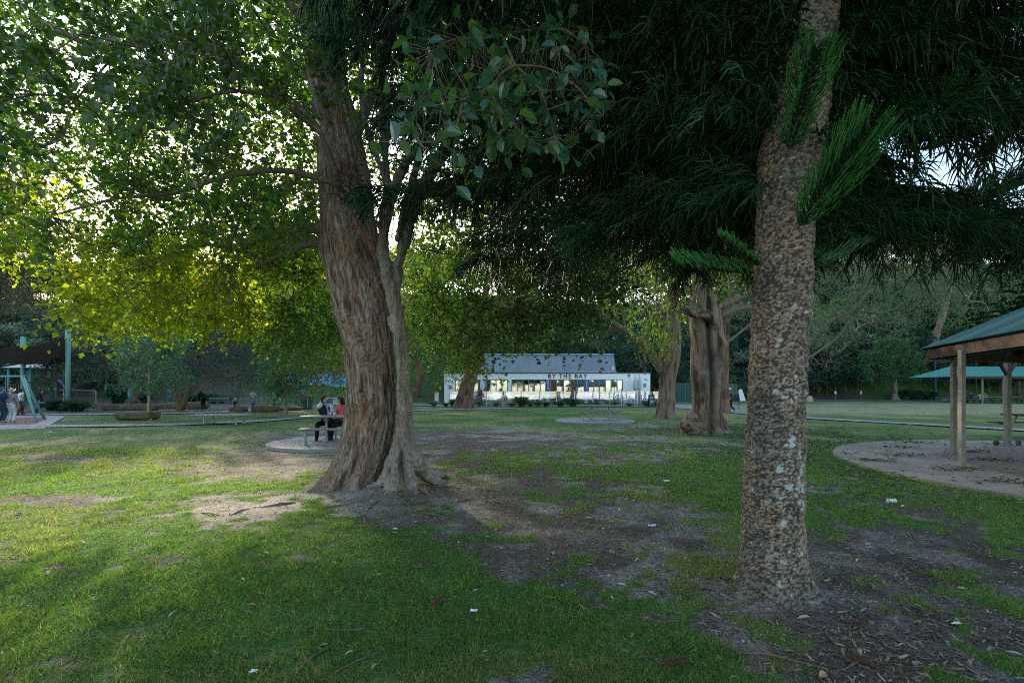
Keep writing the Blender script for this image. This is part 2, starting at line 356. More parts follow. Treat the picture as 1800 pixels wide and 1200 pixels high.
def groundmat(name, tile=1.0, speck=True):
    m = bpy.data.materials.new(name); m.use_nodes = True; nt = m.node_tree; N = nt.nodes; L = nt.links; b = N['Principled BSDF']; b.inputs['Roughness'].default_value = 0.95; b.inputs['Specular IOR Level'].default_value = 0.12
    a = N.new('ShaderNodeAttribute'); a.attribute_name = 'col'; tc = N.new('ShaderNodeTexCoord'); src = a.outputs['Color']
    for sc, lo, hi, f0, f1 in ((60, .35, .65, .55, 1.5), (14, .3, .7, .72, 1.28), (3.0, .35, .65, .85, 1.15)):
        n = N.new('ShaderNodeTexNoise'); n.inputs['Scale'].default_value = sc * tile; n.inputs['Detail'].default_value = 5; L.new(tc.outputs['Object'], n.inputs['Vector'])
        r = N.new('ShaderNodeMapRange'); r.inputs[1].default_value = lo; r.inputs[2].default_value = hi; r.inputs[3].default_value = f0; r.inputs[4].default_value = f1; L.new(n.outputs[0], r.inputs[0])
        x = N.new('ShaderNodeVectorMath'); x.operation = 'SCALE'; L.new(src, x.inputs[0]); L.new(r.outputs[0], x.inputs['Scale']); src = x.outputs[0]
    if speck:
        v = N.new('ShaderNodeTexVoronoi'); v.inputs['Scale'].default_value = 22; L.new(tc.outputs['Object'], v.inputs['Vector'])
        r = N.new('ShaderNodeMapRange'); r.inputs[1].default_value = .10; r.inputs[2].default_value = .07; L.new(v.outputs['Distance'], r.inputs[0])
        s = N.new('ShaderNodeSeparateColor'); L.new(v.outputs['Color'], s.inputs[0]); k = N.new('ShaderNodeMath'); k.operation = 'GREATER_THAN'; k.inputs[1].default_value = .93; L.new(s.outputs[0], k.inputs[0])
        q = N.new('ShaderNodeMath'); q.operation = 'MULTIPLY'; L.new(r.outputs[0], q.inputs[0]); L.new(k.outputs[0], q.inputs[1])
        x = N.new('ShaderNodeMix'); x.data_type = 'RGBA'; L.new(q.outputs[0], x.inputs[0]); L.new(src, x.inputs[6]); x.inputs[7].default_value = (.45, .42, .33, 1); src = x.outputs[2]
    L.new(src, b.inputs['Base Color'])
    n = N.new('ShaderNodeTexNoise'); n.inputs['Scale'].default_value = 45; n.inputs['Detail'].default_value = 6; L.new(tc.outputs['Object'], n.inputs['Vector'])
    u = N.new('ShaderNodeBump'); u.inputs['Strength'].default_value = .9; u.inputs['Distance'].default_value = .03; L.new(n.outputs[0], u.inputs['Height']); L.new(u.outputs[0], b.inputs['Normal'])
    return m
M_ground = groundmat('lawn_and_soil')
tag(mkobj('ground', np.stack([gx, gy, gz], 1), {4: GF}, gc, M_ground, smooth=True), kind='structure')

# hillside, a second sheet rising out of the flat ground
hx = np.linspace(-190, 190, 150); hy = np.concatenate([np.linspace(52, 130, 70), np.linspace(134, 420, 24)]); HX, HY = np.meshgrid(hx, hy); h = hill_h(HX.ravel(), HY.ravel())
nx = len(hx); ii = (np.arange(len(hy) - 1)[:, None] * nx + np.arange(nx - 1)[None]).ravel()
P3 = np.stack([HX.ravel(), HY.ravel(), h * 0], 1); a = fbm(P3 * .25, 4, 4)[:, None]; gr = sst(-5, -16, HX.ravel()) * sst(-40, -26, HX.ravel()) + sst(50, 62, HX.ravel()) * .8
hc = np.array([.075, .055, .035]) * (0.6 + a) ; hc = hc * (1 - gr[:, None]) + np.array([.05, .11, .025]) * gr[:, None]
tag(mkobj('hillside', np.stack([HX.ravel(), HY.ravel(), h - .09], 1), {4: np.stack([ii, ii + 1, ii + nx + 1, ii + nx], 1)}, hc, groundmat('hill_soil', .3, False), smooth=True), kind='structure')

# unseen bay shore added behind the camera to brighten the cafe glass
M_sand = mat('beach_sand', (.74, .69, .60), .9, noise=(0.4, 0.8, .4, .7), bump=(3, .3))
mb = MB(); mb.quad((-500, -700, .03), (500, -700, .03), (500, -9, .03), (-500, -9, .03)); tag(mb.build('unseen_beach', M_sand), kind='structure')

# ---------------------------------------------------------------- paths and paving
M_conc = mat('concrete_path', (.24, .245, .25), .85, noise=(2.5, .68, .35, .7), bump=(60, .08, .01))
M_conc2 = mat('pale_concrete', (.30, .29, .28), .85, noise=(1.6, .7, .35, .7), bump=(50, .08, .01))
M_asph = mat('asphalt', (.075, .08, .088), .9, noise=(6, 1.5, .4, .7), bump=(80, .4, .01))
M_red = mat('red_rubber', (.20, .085, .08), .9, noise=(5, .75, .4, .6)); M_soft = mat('bark_softfall', (.075, .06, .055), .95, noise=(4, 1.7, .4, .7), bump=(25, .6))
def ribbon(name, pts, w, z, m, label=None):
    P = catmull([G(*p) for p in pts], 8); T = nrm(np.gradient(P, axis=0)); Nn = np.stack([-T[:, 1], T[:, 0], T[:, 2] * 0], 1); w = np.interp(np.linspace(0, 1, len(P)), np.linspace(0, 1, len(w)), w)[:, None]
    jig = (vn(P * 1.3, 4)[:, None] - .5) * .08
    V = np.concatenate([P + Nn * (w / 2 + jig), P - Nn * (w / 2 - jig)]); V[:, 2] = z; n = len(P); i = np.arange(n - 1)
    return tag(mkobj(name, V, {4: np.stack([i, i + 1, i + n + 1, i + n], 1)}, None, m), kind='structure')
def poly(name, pts, z, m, px=True, zb=None):
    P = np.array([G(*p)[:2] if px else p for p in pts]); ar = 0.5 * np.sum(P[:, 0] * np.roll(P[:, 1], -1) - P[:, 1] * np.roll(P[:, 0], -1))
    if ar < 0: P = P[::-1]
    n = len(P); zb = z - .12 if zb is None else zb
    V = [(*p, z) for p in P] + [(*p, zb) for p in P]; me = bpy.data.meshes.new(name)
    me.from_pydata(V, [], [list(range(n))] + [[i, i + n, (i + 1) % n + n, (i + 1) % n] for i in range(n)]); me.materials.append(m); me.update()
    o = bpy.data.objects.new(name, me); COL.objects.link(o); return o
ribbon('path', [(20, 751), (160, 749), (300, 747), (430, 742), (540, 734), (620, 729), (720, 722), (900, 718)], [1.5, 1.4, 1.3, 1.3, 1.6, 2.0], .042, M_conc)
ribbon('path', [(-70, 729), (110, 729), (250, 728), (400, 724), (500, 717), (620, 713.5), (760, 713), (950, 714), (1150, 714.5), (1300, 717)], [2.2, 2.0, 2.6, 3.0, 3.4, 3.4], .048, M_conc)
ribbon('path', [(1190, 716), (1270, 723), (1360, 731), (1440, 736.5), (1620, 746.5), (1800, 757), (1990, 770)], [2.0, 1.6, 1.3, 1.2, 1.2], .046, M_conc)
ribbon('road', [(1130, 704.5), (1250, 704), (1420, 703.5), (1600, 703.2), (1800, 703), (2100, 703)], [7, 9, 11, 12, 12, 12], .034, M_asph)
tag(poly('playground_paving', [(-180, 760), (-60, 757.5), (78, 753.5), (116, 731.5), (-60, 731), (-180, 731)], .036, M_conc2), kind='structure')
tag(poly('playground_rubber', [(-180, 751), (-60, 749.5), (62, 746.5), (84, 734.5), (-60, 734), (-180, 734)], .041, M_red), kind='structure')
tag(poly('playground_softfall', [(-200, 726), (120, 725.5), (330, 723.5), (560, 713), (640, 711.5), (640, 702), (-200, 703)], .038, M_soft), kind='structure')
def disc(cx, cy_, r, z, m, name, n=72, ph=0): return tag(poly(name, [(cx + r * math.cos(t * 2 * math.pi / n + ph), cy_ + r * math.sin(t * 2 * math.pi / n + ph)) for t in range(n)], z, m, px=False), kind='structure')
disc(-5.1, 14.3, 1.95, .085, M_conc2, 'concrete_pad'); disc(4.2, 24.6, 2.0, .06, M_conc2, 'concrete_pad')
M_pave = mat('shelter_concrete', (.29, .245, .20), .85, noise=(1.2, .62, .3, .7), bump=(60, .08, .01))
M_brick = bpy.data.materials.new('brick_paving'); M_brick.use_nodes = True
_n = M_brick.node_tree; _b = _n.nodes.new('ShaderNodeTexBrick'); _b.inputs['Scale'].default_value = 4.5; _b.inputs['Color1'].default_value = (.17, .12, .10, 1); _b.inputs['Color2'].default_value = (.12, .085, .075, 1); _b.inputs['Mortar'].default_value = (.08, .07, .06, 1)
_b.inputs['Mortar Size'].default_value = .012; _t = _n.nodes.new('ShaderNodeTexCoord'); _n.links.new(_t.outputs['Object'], _b.inputs['Vector']); _n.links.new(_b.outputs[0], _n.nodes['Principled BSDF'].inputs['Base Color']); _n.nodes['Principled BSDF'].inputs['Roughness'].default_value = .8
disc(13.2, 8.95, 6.05, .05, M_pave, 'shelter_paving'); disc(13.2, 8.95, 4.15, .055, M_brick, 'shelter_brick_floor', 8, R(4))
# ================================================================ trees
M_bark = mat('bark', attr=True, rough=.9, spec=.12, noise=(55, .55, .42, .66), bump=(38, .8, .02))
M_fibre = mat('fibrous_bark', attr=True, rough=.9, spec=.1, noise=(60, .38, .44, .62), bump=(70, 1.0, .02), stretch=(1, 1, .10))
M_twig = mat('twig_bark', (.11, .085, .06), .9, noise=(18, 1.8, .4, .7), spec=.1)
M_figbark = mat('fig_bark', (.33, .29, .24), .85, noise=(7, .62, .4, .7), bump=(30, .7, .015), spec=.15)
M_leaf = mat('leaves', attr=True, rough=.40, spec=.45, trans=((5.4, 5.8, .9), .40))
M_nearleaf = mat('shaded_leaves', attr=True, rough=.36, spec=.5, trans=((3.4, 4.0, .9), .24))  # darker copy of the leaves, shade put in by lower translucency
M_lit_leaf = mat('sunlit_leaves', attr=True, rough=.45, spec=.4, trans=((8.5, 8.3, .9), .58))  # brighter copy of the leaves, sun glow put in by higher translucency
M_leafd = mat('dark_leaves', attr=True, rough=.5, spec=.35, trans=((2.2, 2.2, .8), .25))
M_leaff = mat('distant_leaves', attr=True, rough=.7, spec=.2, trans=((1.6, 1.7, .9), .22))
M_needle = mat('pine_needles', attr=True, rough=.5, spec=.3, trans=((1.6, 1.9, .6), .15))

# ground areas that the low sun reaches through gaps in the crowns: (x, y, rx, ry, chance that a leaf in the way is missing)
LIT = []
for px, py, rx, ry, k in ((440, 892, .95, .75, 1), (330, 925, 1.0, .55, .97), (180, 940, 1.1, .5, .95), (40, 965, .9, .45, .93), (540, 945, .75, .5, .97), (640, 985, .45, .3, .8),
                          (470, 790, 1.0, .8, .75), (160, 860, 1.2, .6, .6), (40, 1100, .5, .3, .6), (300, 1060, .3, .2, .5), (1480, 815, 1.0, .35, .9), (1700, 822, 1.6, .3, .9), (1185, 965, .25, .2, .9)):
    p = G(px, py); LIT.append((p[0], p[1], rx, ry, k))
def sungap(P, g):
    q = P - SUN[None] * (P[:, 2:3] / SUN[2]); keep = np.ones(len(P), bool); u = g.random(len(P))
    for x, y, rx, ry, k in LIT:
        d = ((q[:, 0] - x) / rx) ** 2 + ((q[:, 1] - y) / ry) ** 2
        keep &= ~((d < 1) & (u < k * np.clip(1.6 * (1.25 - d), 0, 1)))
    return keep

def boxpts(boxes, g):
    out = []
    for x0, x1, y0, y1, d0, d1, n in boxes:
        u = g.random((int(n), 3)); d = (d0 ** 3 + u[:, 2] * (d1 ** 3 - d0 ** 3)) ** (1 / 3) if d1 / d0 > 1.3 else d0 + u[:, 2] * (d1 - d0)
        px = x0 + u[:, 0] * (x1 - x0); py = y0 + u[:, 1] * (y1 - y0)
        out.append(np.stack([(px - 900) / FPX * d, d, CAMH - (py - HZ) * d / FPX], 1))
    return np.concatenate(out)
def clump(P, g, scale=1.2, thr=.42, s=0):
    return P[fbm(P / scale, 2, s) > thr]

def leafcrown(A, g, per=40, spread=.32, size=.1, width=1.0, colr=((.028, .06, .018), (.06, .10, .02)), twigs=3, tr=.003, droop=.35, tmpl=LEAF, gap=True, centre=None, size_var=.35, hang=0.0, avoid=None):
    """twiglets with leaves round each crown point. returns (twig MB, leaf MB)"""
    n = len(A); k = twigs; c = A.mean(0) if centre is None else np.asarray(centre)
    out = nrm(A - c); dr = nrm(out[:, None] * .5 + rdir(n * k, g).reshape(n, k, 3) * .9 + np.array([0, 0, -hang])); L = spread * (1.1 + .9 * g.random((n, k)))
    tw = MB(); P0 = np.repeat(A[:, None], k, 1).reshape(-1, 3); dv = dr.reshape(-1, 3); Lf = L.reshape(-1)
    m = max(1, per // k); t = (np.arange(m) + .5) / m; t = .12 + .95 * t
    pos = P0[:, None] + dv[:, None] * Lf[:, None, None] * t[None, :, None]; sag = np.zeros_like(pos); sag[..., 2] = -(t[None] ** 2) * Lf[:, None] * .25
    pos = (pos + sag).reshape(-1, 3) + g.normal(size=(n * k * m, 3)) * spread * .13
    Y = np.repeat(dv, m, 0) * .45 + rdir(n * k * m, g) * .8 + np.array([0, 0, -droop]); Z = rdir(n * k * m, g) * .75 + np.array([0, 0, .8])
    S = size * (1 - size_var + 2 * size_var * g.random(len(pos))); hue = g.random(n)[np.repeat(np.arange(n), k * m)]
    keep = np.ones(len(pos), bool)
    if gap: keep &= sungap(pos, g)
    if avoid is not None: keep &= avoid(pos)
    a, b = np.array(colr[0]), np.array(colr[1]); f = (hue * .5 + g.random(len(pos)) * .5)[:, None]; C = (a + (b - a) * f) * (.65 + .7 * g.random((len(pos), 1)))
    pos, Y, Z, S, C = pos[keep], Y[keep], Z[keep], S[keep], C[keep]
    lf = MB(); V, F, q = scatter(tmpl, pos, Y, Z, S, width); lf.add(V, F, np.repeat(C, q, 0))
    E = P0 + dv * Lf[:, None]; E[:, 2] -= Lf * .25; kk = sungap((P0 + E) / 2, g) if gap else np.ones(len(P0), bool)
    if tr: V, F = sticks(P0[kk], E[kk], tr * 1.6, tr * .5); tw.add(V, F)
    return tw, lf

def barktube(rows, d, res=.012, disp=None, colf=None, ysq=1.0, dy=None):
    """trunk whose outline runs through rows (row, left, right) of the photograph at depth d"""
    rows = sorted(rows, key=lambda r: -r[0]); zc = np.array([CAMH - (r[0] - HZ) * d / FPX for r in rows]); xl = np.array([(r[1] - 900) / FPX * d for r in rows]); xr = np.array([(r[2] - 900) / FPX * d for r in rows])
    pts = catmull(np.stack([zc, (xl + xr) / 2, (xr - xl) / 2], 1), 8); z0, z1 = zc[0] - .25, zc[-1]; n = int((z1 - z0) / (res * 1.25)); z = np.linspace(z0, z1, n)
    cx = np.interp(z, pts[:, 0], pts[:, 1]); rr = np.interp(z, pts[:, 0], pts[:, 2]) * d / np.hypot(d, cx); k = int(2 * math.pi * rr.mean() / res); th = np.arange(k) * 2 * math.pi / k
    TH, Z = np.meshgrid(th, z); Rr = np.repeat(rr[:, None], k, 1); U = np.cos(TH) * Rr; W = np.sin(TH) * Rr
    hgt = disp(TH, Z, Rr, U, W) if disp is not None else np.zeros_like(Z)
    cyy = d + (np.interp(z, zc, dy) if dy is not None else 0 * z)
    X = cx[:, None] + np.cos(TH) * (Rr + hgt); Y = cyy[:, None] + np.sin(TH) * (Rr * ysq + hgt)
    V = np.stack([X, Y, Z], -1).reshape(-1, 3); i = np.arange(n - 1)[:, None] * k; j = np.arange(k)[None]; j2 = (j + 1) % k
    F = np.stack([i + j, i + j2, i + k + j2, i + k + j], -1).reshape(-1, 4); C = colf(TH, Z, Rr, U, W, hgt).reshape(-1, 3) if colf is not None else None
    return V, F, C
def cyl(TH, Z, Rr, fu, fz, off=0):            # seamless noise coordinates round a trunk
    return np.stack([np.cos(TH) * Rr * fu + off, np.sin(TH) * Rr * fu, Z * fz], -1).reshape(-1, 3)

# ---------------------------------------------------------------- brown stringy-barked tree
d0 = 7.85
BT = thing('broad_tree', 'massive leaning tree with rough red brown fibrous bark, knots and no leaves low down', 'tree', G(645, 858))
BURL = [(632, 590, .16, .09), (655, 632, .13, .08), (668, 508, .12, .09), (612, 568, .10, .05), (690, 545, .10, .05), (575, 450, .14, .05), (640, 700, .12, .02), (660, 730, .09, .015), (600, 640, .12, .03)]
def bt_disp(TH, Z, Rr, U, W):
    sh = TH.shape; wob = fbm(cyl(TH, Z, Rr, 1.2, .9), 3, 40).reshape(sh) - .5
    tw = TH + Z * .22 + wob * .55; v = fbm(np.stack([np.cos(tw) * Rr * 21, np.sin(tw) * Rr * 21, Z * 2.4], -1).reshape(-1, 3), 4, 21).reshape(sh)
    rid = 1 - np.abs(v - .5) * 6; rid = np.clip(rid, -.6, 1)
    h = rid * .015 + wob * .13 + (fbm(cyl(TH, Z, Rr, 18, 5), 3, 55).reshape(sh) - .5) * .025
    h += np.exp(-np.clip(Z, 0, 9) / .22) * (.07 + .10 * np.sin(TH * 5 + 1.0) + .07 * np.sin(TH * 9)) * np.clip(Rr / .45, .5, 1.3)
    for px, py, s, a in BURL:
        z = CAMH - (py - HZ) * d0 / FPX; x = (px - 900) / FPX * d0; xc = np.interp(z, [0, 1.6, 3, 5], [-2.5, -2.28, -2.5, -2.65]); r = .42
        t0 = -math.acos(np.clip((x - xc) / r, -1, 1)); dt = np.angle(np.exp(1j * (TH - t0))) * Rr; q = np.hypot(dt, (Z - z) * .8)
        h += a * np.exp(-(q / s) ** 2) * (.85 + .3 * np.sin(q * 55 + fbm(cyl(TH, Z, Rr, 9, 9), 2, 4).reshape(sh) * 14)) + (fbm(cyl(TH, Z, Rr, 30, 30), 2, 8).reshape(sh) - .5) * .10 * np.exp(-(q / (s * 1.2)) ** 2)
    return h
def bt_col(TH, Z, Rr, U, W, h):
    sh = TH.shape; tw = TH + Z * .22; a = fbm(np.stack([np.cos(tw) * Rr * 22, np.sin(tw) * Rr * 22, Z * 2.0], -1).reshape(-1, 3), 4, 66); b = fbm(cyl(TH, Z, Rr, 2.2, 1.3), 3, 88)
    hi = sst(-.012, .02, (h - fbm(cyl(TH, Z, Rr, 1.2, .9), 3, 40).reshape(sh) * .16 + .08).ravel())
    dark = np.array([.065, .036, .026]); mid = np.array([.25, .165, .12]); gry = np.array([.40, .35, .30]); red = np.array([.33, .15, .08])
    c = dark + (mid - dark) * hi[:, None]; c = c + (gry - c) * (sst(.5, .68, a) * .6)[:, None]; c = c + (red - c) * (sst(.60, .74, b) * .42)[:, None]
    low = np.exp(-np.clip(Z.ravel(), 0, 9) / .25)[:, None] * .5; c = c * (1 - low) + np.array([.13, .105, .085]) * low
    return np.clip(c * 1.25, 0, .6)
rows = [(858, 560, 668), (840, 572, 668), (819, 584, 675), (784, 596, 686), (737, 607, 695), (678, 612, 697), (620, 607, 694), (562, 593, 689), (503, 578, 680), (433, 568, 669), (340, 562, 655), (260, 556, 640), (190, 548, 622), (90, 534, 600), (0, 520, 582), (-200, 500, 545), (-420, 490, 518)]
V, F, C = barktube(rows, d0, .011, bt_disp, bt_col)
mkobj('trunk', V, {4: F}, C, M_fibre, BT, smooth=True)
g = np.random.default_rng(11)
def ln(*p): return np.array([D(*q) for q in p])
bl = [ln((600, 400, 7.8), (540, 402, 8.0), (480, 408, 8.6), (420, 440, 9.2)), ln((600, 425, 7.8), (530, 432, 8.2), (450, 470, 9.0)), ln((590, 250, 7.8), (520, 190, 7.6), (430, 120, 7.4), (300, 60, 7.2), (180, 85, 7.0), (60, 30, 6.8)),
      ln((560, 120, 7.8), (620, 0, 8.2), (700, -120, 8.5)), ln((550, 60, 7.8), (470, -60, 8), (420, -200, 8)), ln((600, 300, 7.9), (640, 200, 8.2), (690, 60, 8.6), (700, -80, 9))]
A = boxpts([(420, 800, -420, 60, 6.5, 10, 150), (60, 460, -380, -60, 6, 10, 120)], g)
mb = grow(bl, [(.11, .04), (.10, .035), None, (.12, .05), (.10, .04), (.11, .05)] if False else [np.linspace(.10, .035, 4), np.linspace(.09, .03, 3), np.linspace(.11, .03, 6), np.linspace(.12, .05, 3), np.linspace(.1, .04, 3), np.linspace(.11, .04, 4)], A, g)
mb.build('branches', M_twig, BT, smooth=True)
tw, lf = leafcrown(A, g, 60, .42, .12, .7, ((.03, .055, .02), (.05, .08, .02)), 4)
V, F, _ = tw.arrays(); lf.build('crown', M_leaf, BT)

# ---------------------------------------------------------------- pale fig wrapped round it
FT = thing('fig_tree', 'pale grey strangler fig clinging to the right side of the massive brown trunk, roots spread', 'tree', G(715, 862))
def dl(p): return [D(x, y, d) for x, y, d in p]
caps = []
def strand(pts, radii, m=5):
    P = catmull(dl(pts), m); r = np.interp(np.linspace(0, 1, len(P)), np.linspace(0, 1, len(radii)), radii)
    for a in range(len(P) - 1): caps.append((P[a], r[a], P[a + 1], r[a + 1]))
strand([(676, 380, 7.40), (674, 440, 7.42), (682, 490, 7.42), (694, 545, 7.45), (702, 600, 7.50), (706, 660, 7.50), (706, 720, 7.45), (704, 780, 7.40), (700, 835, 7.5), (690, 872, 7.25)], [.085, .095, .10, .10, .085, .07, .075, .09, .10, .09])
strand([(722, 372, 7.55), (712, 420, 7.5), (700, 470, 7.48), (696, 520, 7.5), (704, 575, 7.52), (712, 640, 7.55), (713, 700, 7.6), (718, 770, 7.6), (735, 826, 7.75), (770, 845, 8.1), (802, 853, 8.3)], [.10, .10, .08, .075, .09, .07, .06, .09, .10, .07, .03])
strand([(716, 640, 7.7), (720, 720, 7.75), (722, 780, 7.8), (742, 820, 8.2), (792, 842, 8.9)], [.04, .05, .09, .09, .05])
strand([(708, 700, 7.42), (712, 770, 7.35), (718, 825, 7.4), (724, 858, 7.45), (740, 880, 7.05)], [.04, .07, .10, .085, .05])
strand([(704, 740, 7.42), (690, 790, 7.25), (676, 836, 7.35), (655, 855, 7.5), (610, 862, 7.65), (560, 865, 7.6)], [.035, .05, .07, .06, .045, .02])
strand([(700, 760, 7.38), (694, 820, 7.18), (690, 862, 7.3), (668, 888, 6.75)], [.04, .07, .085, .03])
strand([(716, 760, 7.5), (735, 812, 7.35), (765, 846, 7.9), (800, 864, 7.7)], [.05, .09, .07, .03])
strand([(694, 545, 7.38), (700, 640, 7.38), (698, 740, 7.36), (688, 805, 7.35), (678, 866, 7.35)], [.03, .035, .04, .045, .05])
strand([(700, 590, 7.4), (690, 575, 7.38), (684, 560, 7.4)], [.05, .06, .04])
# limbs of the fork
strand([(676, 385, 7.40), (682, 340, 7.42), (676, 270, 7.4), (668, 180, 7.4), (672, 60, 7.4)], [.09, .07, .055, .045, .035])
strand([(678, 400, 7.4), (690, 345, 7.3), (712, 290, 7.15), (748, 235, 7.0), (775, 150, 6.9)], [.08, .085, .08, .06, .04])
strand([(722, 378, 7.55), (738, 335, 7.5), (770, 285, 7.45), (800, 235, 7.4), (850, 150, 7.3)], [.10, .10, .085, .07, .05])
strand([(700, 420, 7.45), (716, 350, 7.35), (735, 280, 7.35), (752, 190, 7.4), (740, 60, 7.5)], [.06, .07, .06, .05, .04])
strand([(730, 350, 7.5), (790, 320, 7.6), (850, 305, 7.9), (930, 296, 8.3), (1010, 300, 8.8)], [.09, .065, .055, .045, .03])
strand([(735, 345, 7.5), (790, 345, 7.8), (850, 372, 8.2), (930, 395, 8.8)], [.05, .045, .04, .025])
strand([(672, 400, 7.35), (652, 384, 7.25), (628, 352, 7.2), (600, 325, 7.2)], [.05, .035, .03, .022])
strand([(690, 345, 7.3), (660, 270, 7.3), (636, 180, 7.3), (640, 60, 7.4)], [.06, .045, .04, .03])
V, F, N = fused(caps, .018, 2)
hgt = (fbm(V * np.array([20, 20, 3.5]), 4, 5) - .5) * .05 + (fbm(V * 6, 3, 6) - .5) * .06 + np.sin(V[:, 2] * 60 + fbm(V * 4, 2, 1) * 9) * .003 - .006
V = V + N * hgt[:, None]; a = fbm(V * 6, 4, 9)[:, None]; b = fbm(V * np.array([3, 3, 1.2]), 3, 19)
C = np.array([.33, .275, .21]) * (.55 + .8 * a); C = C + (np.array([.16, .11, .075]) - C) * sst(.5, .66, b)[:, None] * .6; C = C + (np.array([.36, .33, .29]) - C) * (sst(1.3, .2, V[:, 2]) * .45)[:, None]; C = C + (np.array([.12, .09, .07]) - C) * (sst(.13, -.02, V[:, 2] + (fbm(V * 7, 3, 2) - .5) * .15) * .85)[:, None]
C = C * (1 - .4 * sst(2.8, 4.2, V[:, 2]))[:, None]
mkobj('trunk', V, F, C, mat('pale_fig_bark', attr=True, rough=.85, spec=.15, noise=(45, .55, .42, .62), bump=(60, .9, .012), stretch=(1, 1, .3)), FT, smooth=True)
# crown points; the sun looks through it low on the left
g = np.random.default_rng(21)
A = np.concatenate([
    clump(boxpts([(140, 600, 528, 580, 14, 17.5, 60), (-500, -120, 280, 560, 8, 14, 120)], g), g, 1.0, .30, 13),  # low and out-of-view left clusters added to shade the near lawn
    clump(boxpts([(-60, 560, -60, 430, 6.5, 12.5, 820)], g), g, .95, .43, 1), clump(boxpts([(200, 570, 120, 420, 8, 14, 330)], g), g, .8, .42, 15),
    clump(boxpts([(150, 520, 400, 560, 11, 15, 150), (470, 600, 380, 610, 9.5, 14, 170), (130, 430, 500, 578, 12, 15, 60)], g), g, 1.0, .34, 3),
    clump(boxpts([(560, 1150, -60, 340, 5.5, 11, 560)], g), g, 1.0, .38, 4),
    clump(boxpts([(715, 1060, 320, 590, 8.5, 13, 420), (1040, 1300, 260, 500, 9, 13, 220), (720, 860, 500, 640, 10, 13, 60)], g), g, .9, .36, 5),
    clump(boxpts([(-80, 420, -40, 260, 4.2, 6.5, 110)], g), g, .7, .40, 6),
    boxpts([(-600, 400, -900, -60, 7, 13, 120), (400, 1300, -1200, -60, 5, 10, 150)], g)])
fl = [ln((676, 270, 7.4), (672, 60, 7.4), (668, -60, 7.5)), ln((775, 150, 6.9), (800, 60, 6.6), (850, -40, 6.2)), ln((850, 150, 7.3), (930, 60, 7.2), (1040, 10, 7.2)), ln((1010, 300, 8.8), (1080, 310, 9.4), (1160, 330, 10)), ln((740, 60, 7.5), (760, -60, 7.6)),
      ln((640, 60, 7.4), (560, 0, 7.4), (450, -40, 7.4)), ln((850, 372, 8.2), (940, 420, 9.2), (1000, 470, 9.8)),
      ln((600, 325, 7.2), (500, 300, 7.4), (400, 310, 7.9), (300, 340, 8.3), (200, 350, 8.8), (90, 380, 9.4)), ln((600, 325, 7.2), (540, 200, 7), (420, 160, 7), (300, 190, 7.2)), ln((420, 440, 9.2), (340, 430, 9.6), (260, 470, 9.8))]
mb = grow(fl, [np.linspace(a, .02, len(l)) for l, a in zip(fl, (.05, .05, .05, .04, .04, .04, .03, .05, .04, .045))], A, g, tipr=.0045, expo=.40)
mb.build('branches', M_twig, FT, smooth=True)
cen = D(640, 350, 8)
def nofork(P):
    u = 900 + FPX * P[:, 0] / P[:, 1]; v = HZ - (P[:, 2] - CAMH) * FPX / P[:, 1]
    return ~((P[:, 1] < 7.9) & (P[:, 1] > 5) & (v > 215) & (u > 555) & (u < 800 - (v - 215) * .35)) | (v > 560)
for near_, m_ in ((True, M_nearleaf), (False, M_leaf)):
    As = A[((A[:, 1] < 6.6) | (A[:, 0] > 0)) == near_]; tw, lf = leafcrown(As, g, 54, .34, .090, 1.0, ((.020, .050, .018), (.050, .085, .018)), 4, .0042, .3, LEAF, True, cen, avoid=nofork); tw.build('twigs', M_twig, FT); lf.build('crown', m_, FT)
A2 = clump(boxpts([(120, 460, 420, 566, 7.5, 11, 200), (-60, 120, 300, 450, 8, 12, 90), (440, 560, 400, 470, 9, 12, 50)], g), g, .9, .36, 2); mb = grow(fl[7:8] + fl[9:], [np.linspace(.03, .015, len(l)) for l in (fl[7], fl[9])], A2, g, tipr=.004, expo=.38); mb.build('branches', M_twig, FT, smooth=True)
tw, lf = leafcrown(A2, g, 40, .34, .10, 1.0, ((.045, .065, .014), (.085, .10, .016)), 4, .003, .3, LEAF, True, cen); tw.build('twigs', M_twig, FT); lf.build('sunlit_crown', M_lit_leaf, FT)  # leaf colours lightened to paint in the sun glow
# the spray of big leaves hanging close to the camera
g = np.random.default_rng(5)
bp = [ln((850, -120, 4.6), (830, -20, 3.9), (880, 60, 3.2), (905, 115, 2.8)), ln((905, 115, 2.8), (880, 130, 2.7), (862, 152, 2.65), (800, 180, 2.6), (742, 186, 2.55), (705, 186, 2.5)), ln((862, 152, 2.65), (872, 182, 2.62), (900, 215, 2.6), (930, 245, 2.6)),
      ln((905, 115, 2.8), (950, 160, 2.7), (975, 240, 2.7)), ln((905, 115, 2.8), (960, 120, 2.8), (1010, 150, 2.7), (1060, 205, 2.6)), ln((812, 182, 2.6), (800, 240, 2.6), (797, 308, 2.6)), ln((880, 60, 3.2), (800, 70, 3.0), (760, 90, 2.9)), ln((880, 60, 3.2), (980, 50, 3.0), (1030, 80, 2.9)), ln((800, 240, 2.6), (760, 250, 2.5), (715, 250, 2.45))]
mb = MB(); lf = MB()
for i, l in enumerate(bp):
    P = catmull(l, 6); mb.tube(P, np.linspace(.016, .006, len(P)) if i == 0 else np.linspace(.0065, .002, len(P)), 7)
pts = [];
for i, l in enumerate(bp[1:]):
    P = catmull(l, 5); pts += [p for p in P[2:]]
pts = np.array(pts); reps = 5; base = np.repeat(pts, reps, 0) + g.normal(size=(len(pts) * reps, 3)) * np.array([.10, .12, .09]); src = np.repeat(pts, reps, 0)
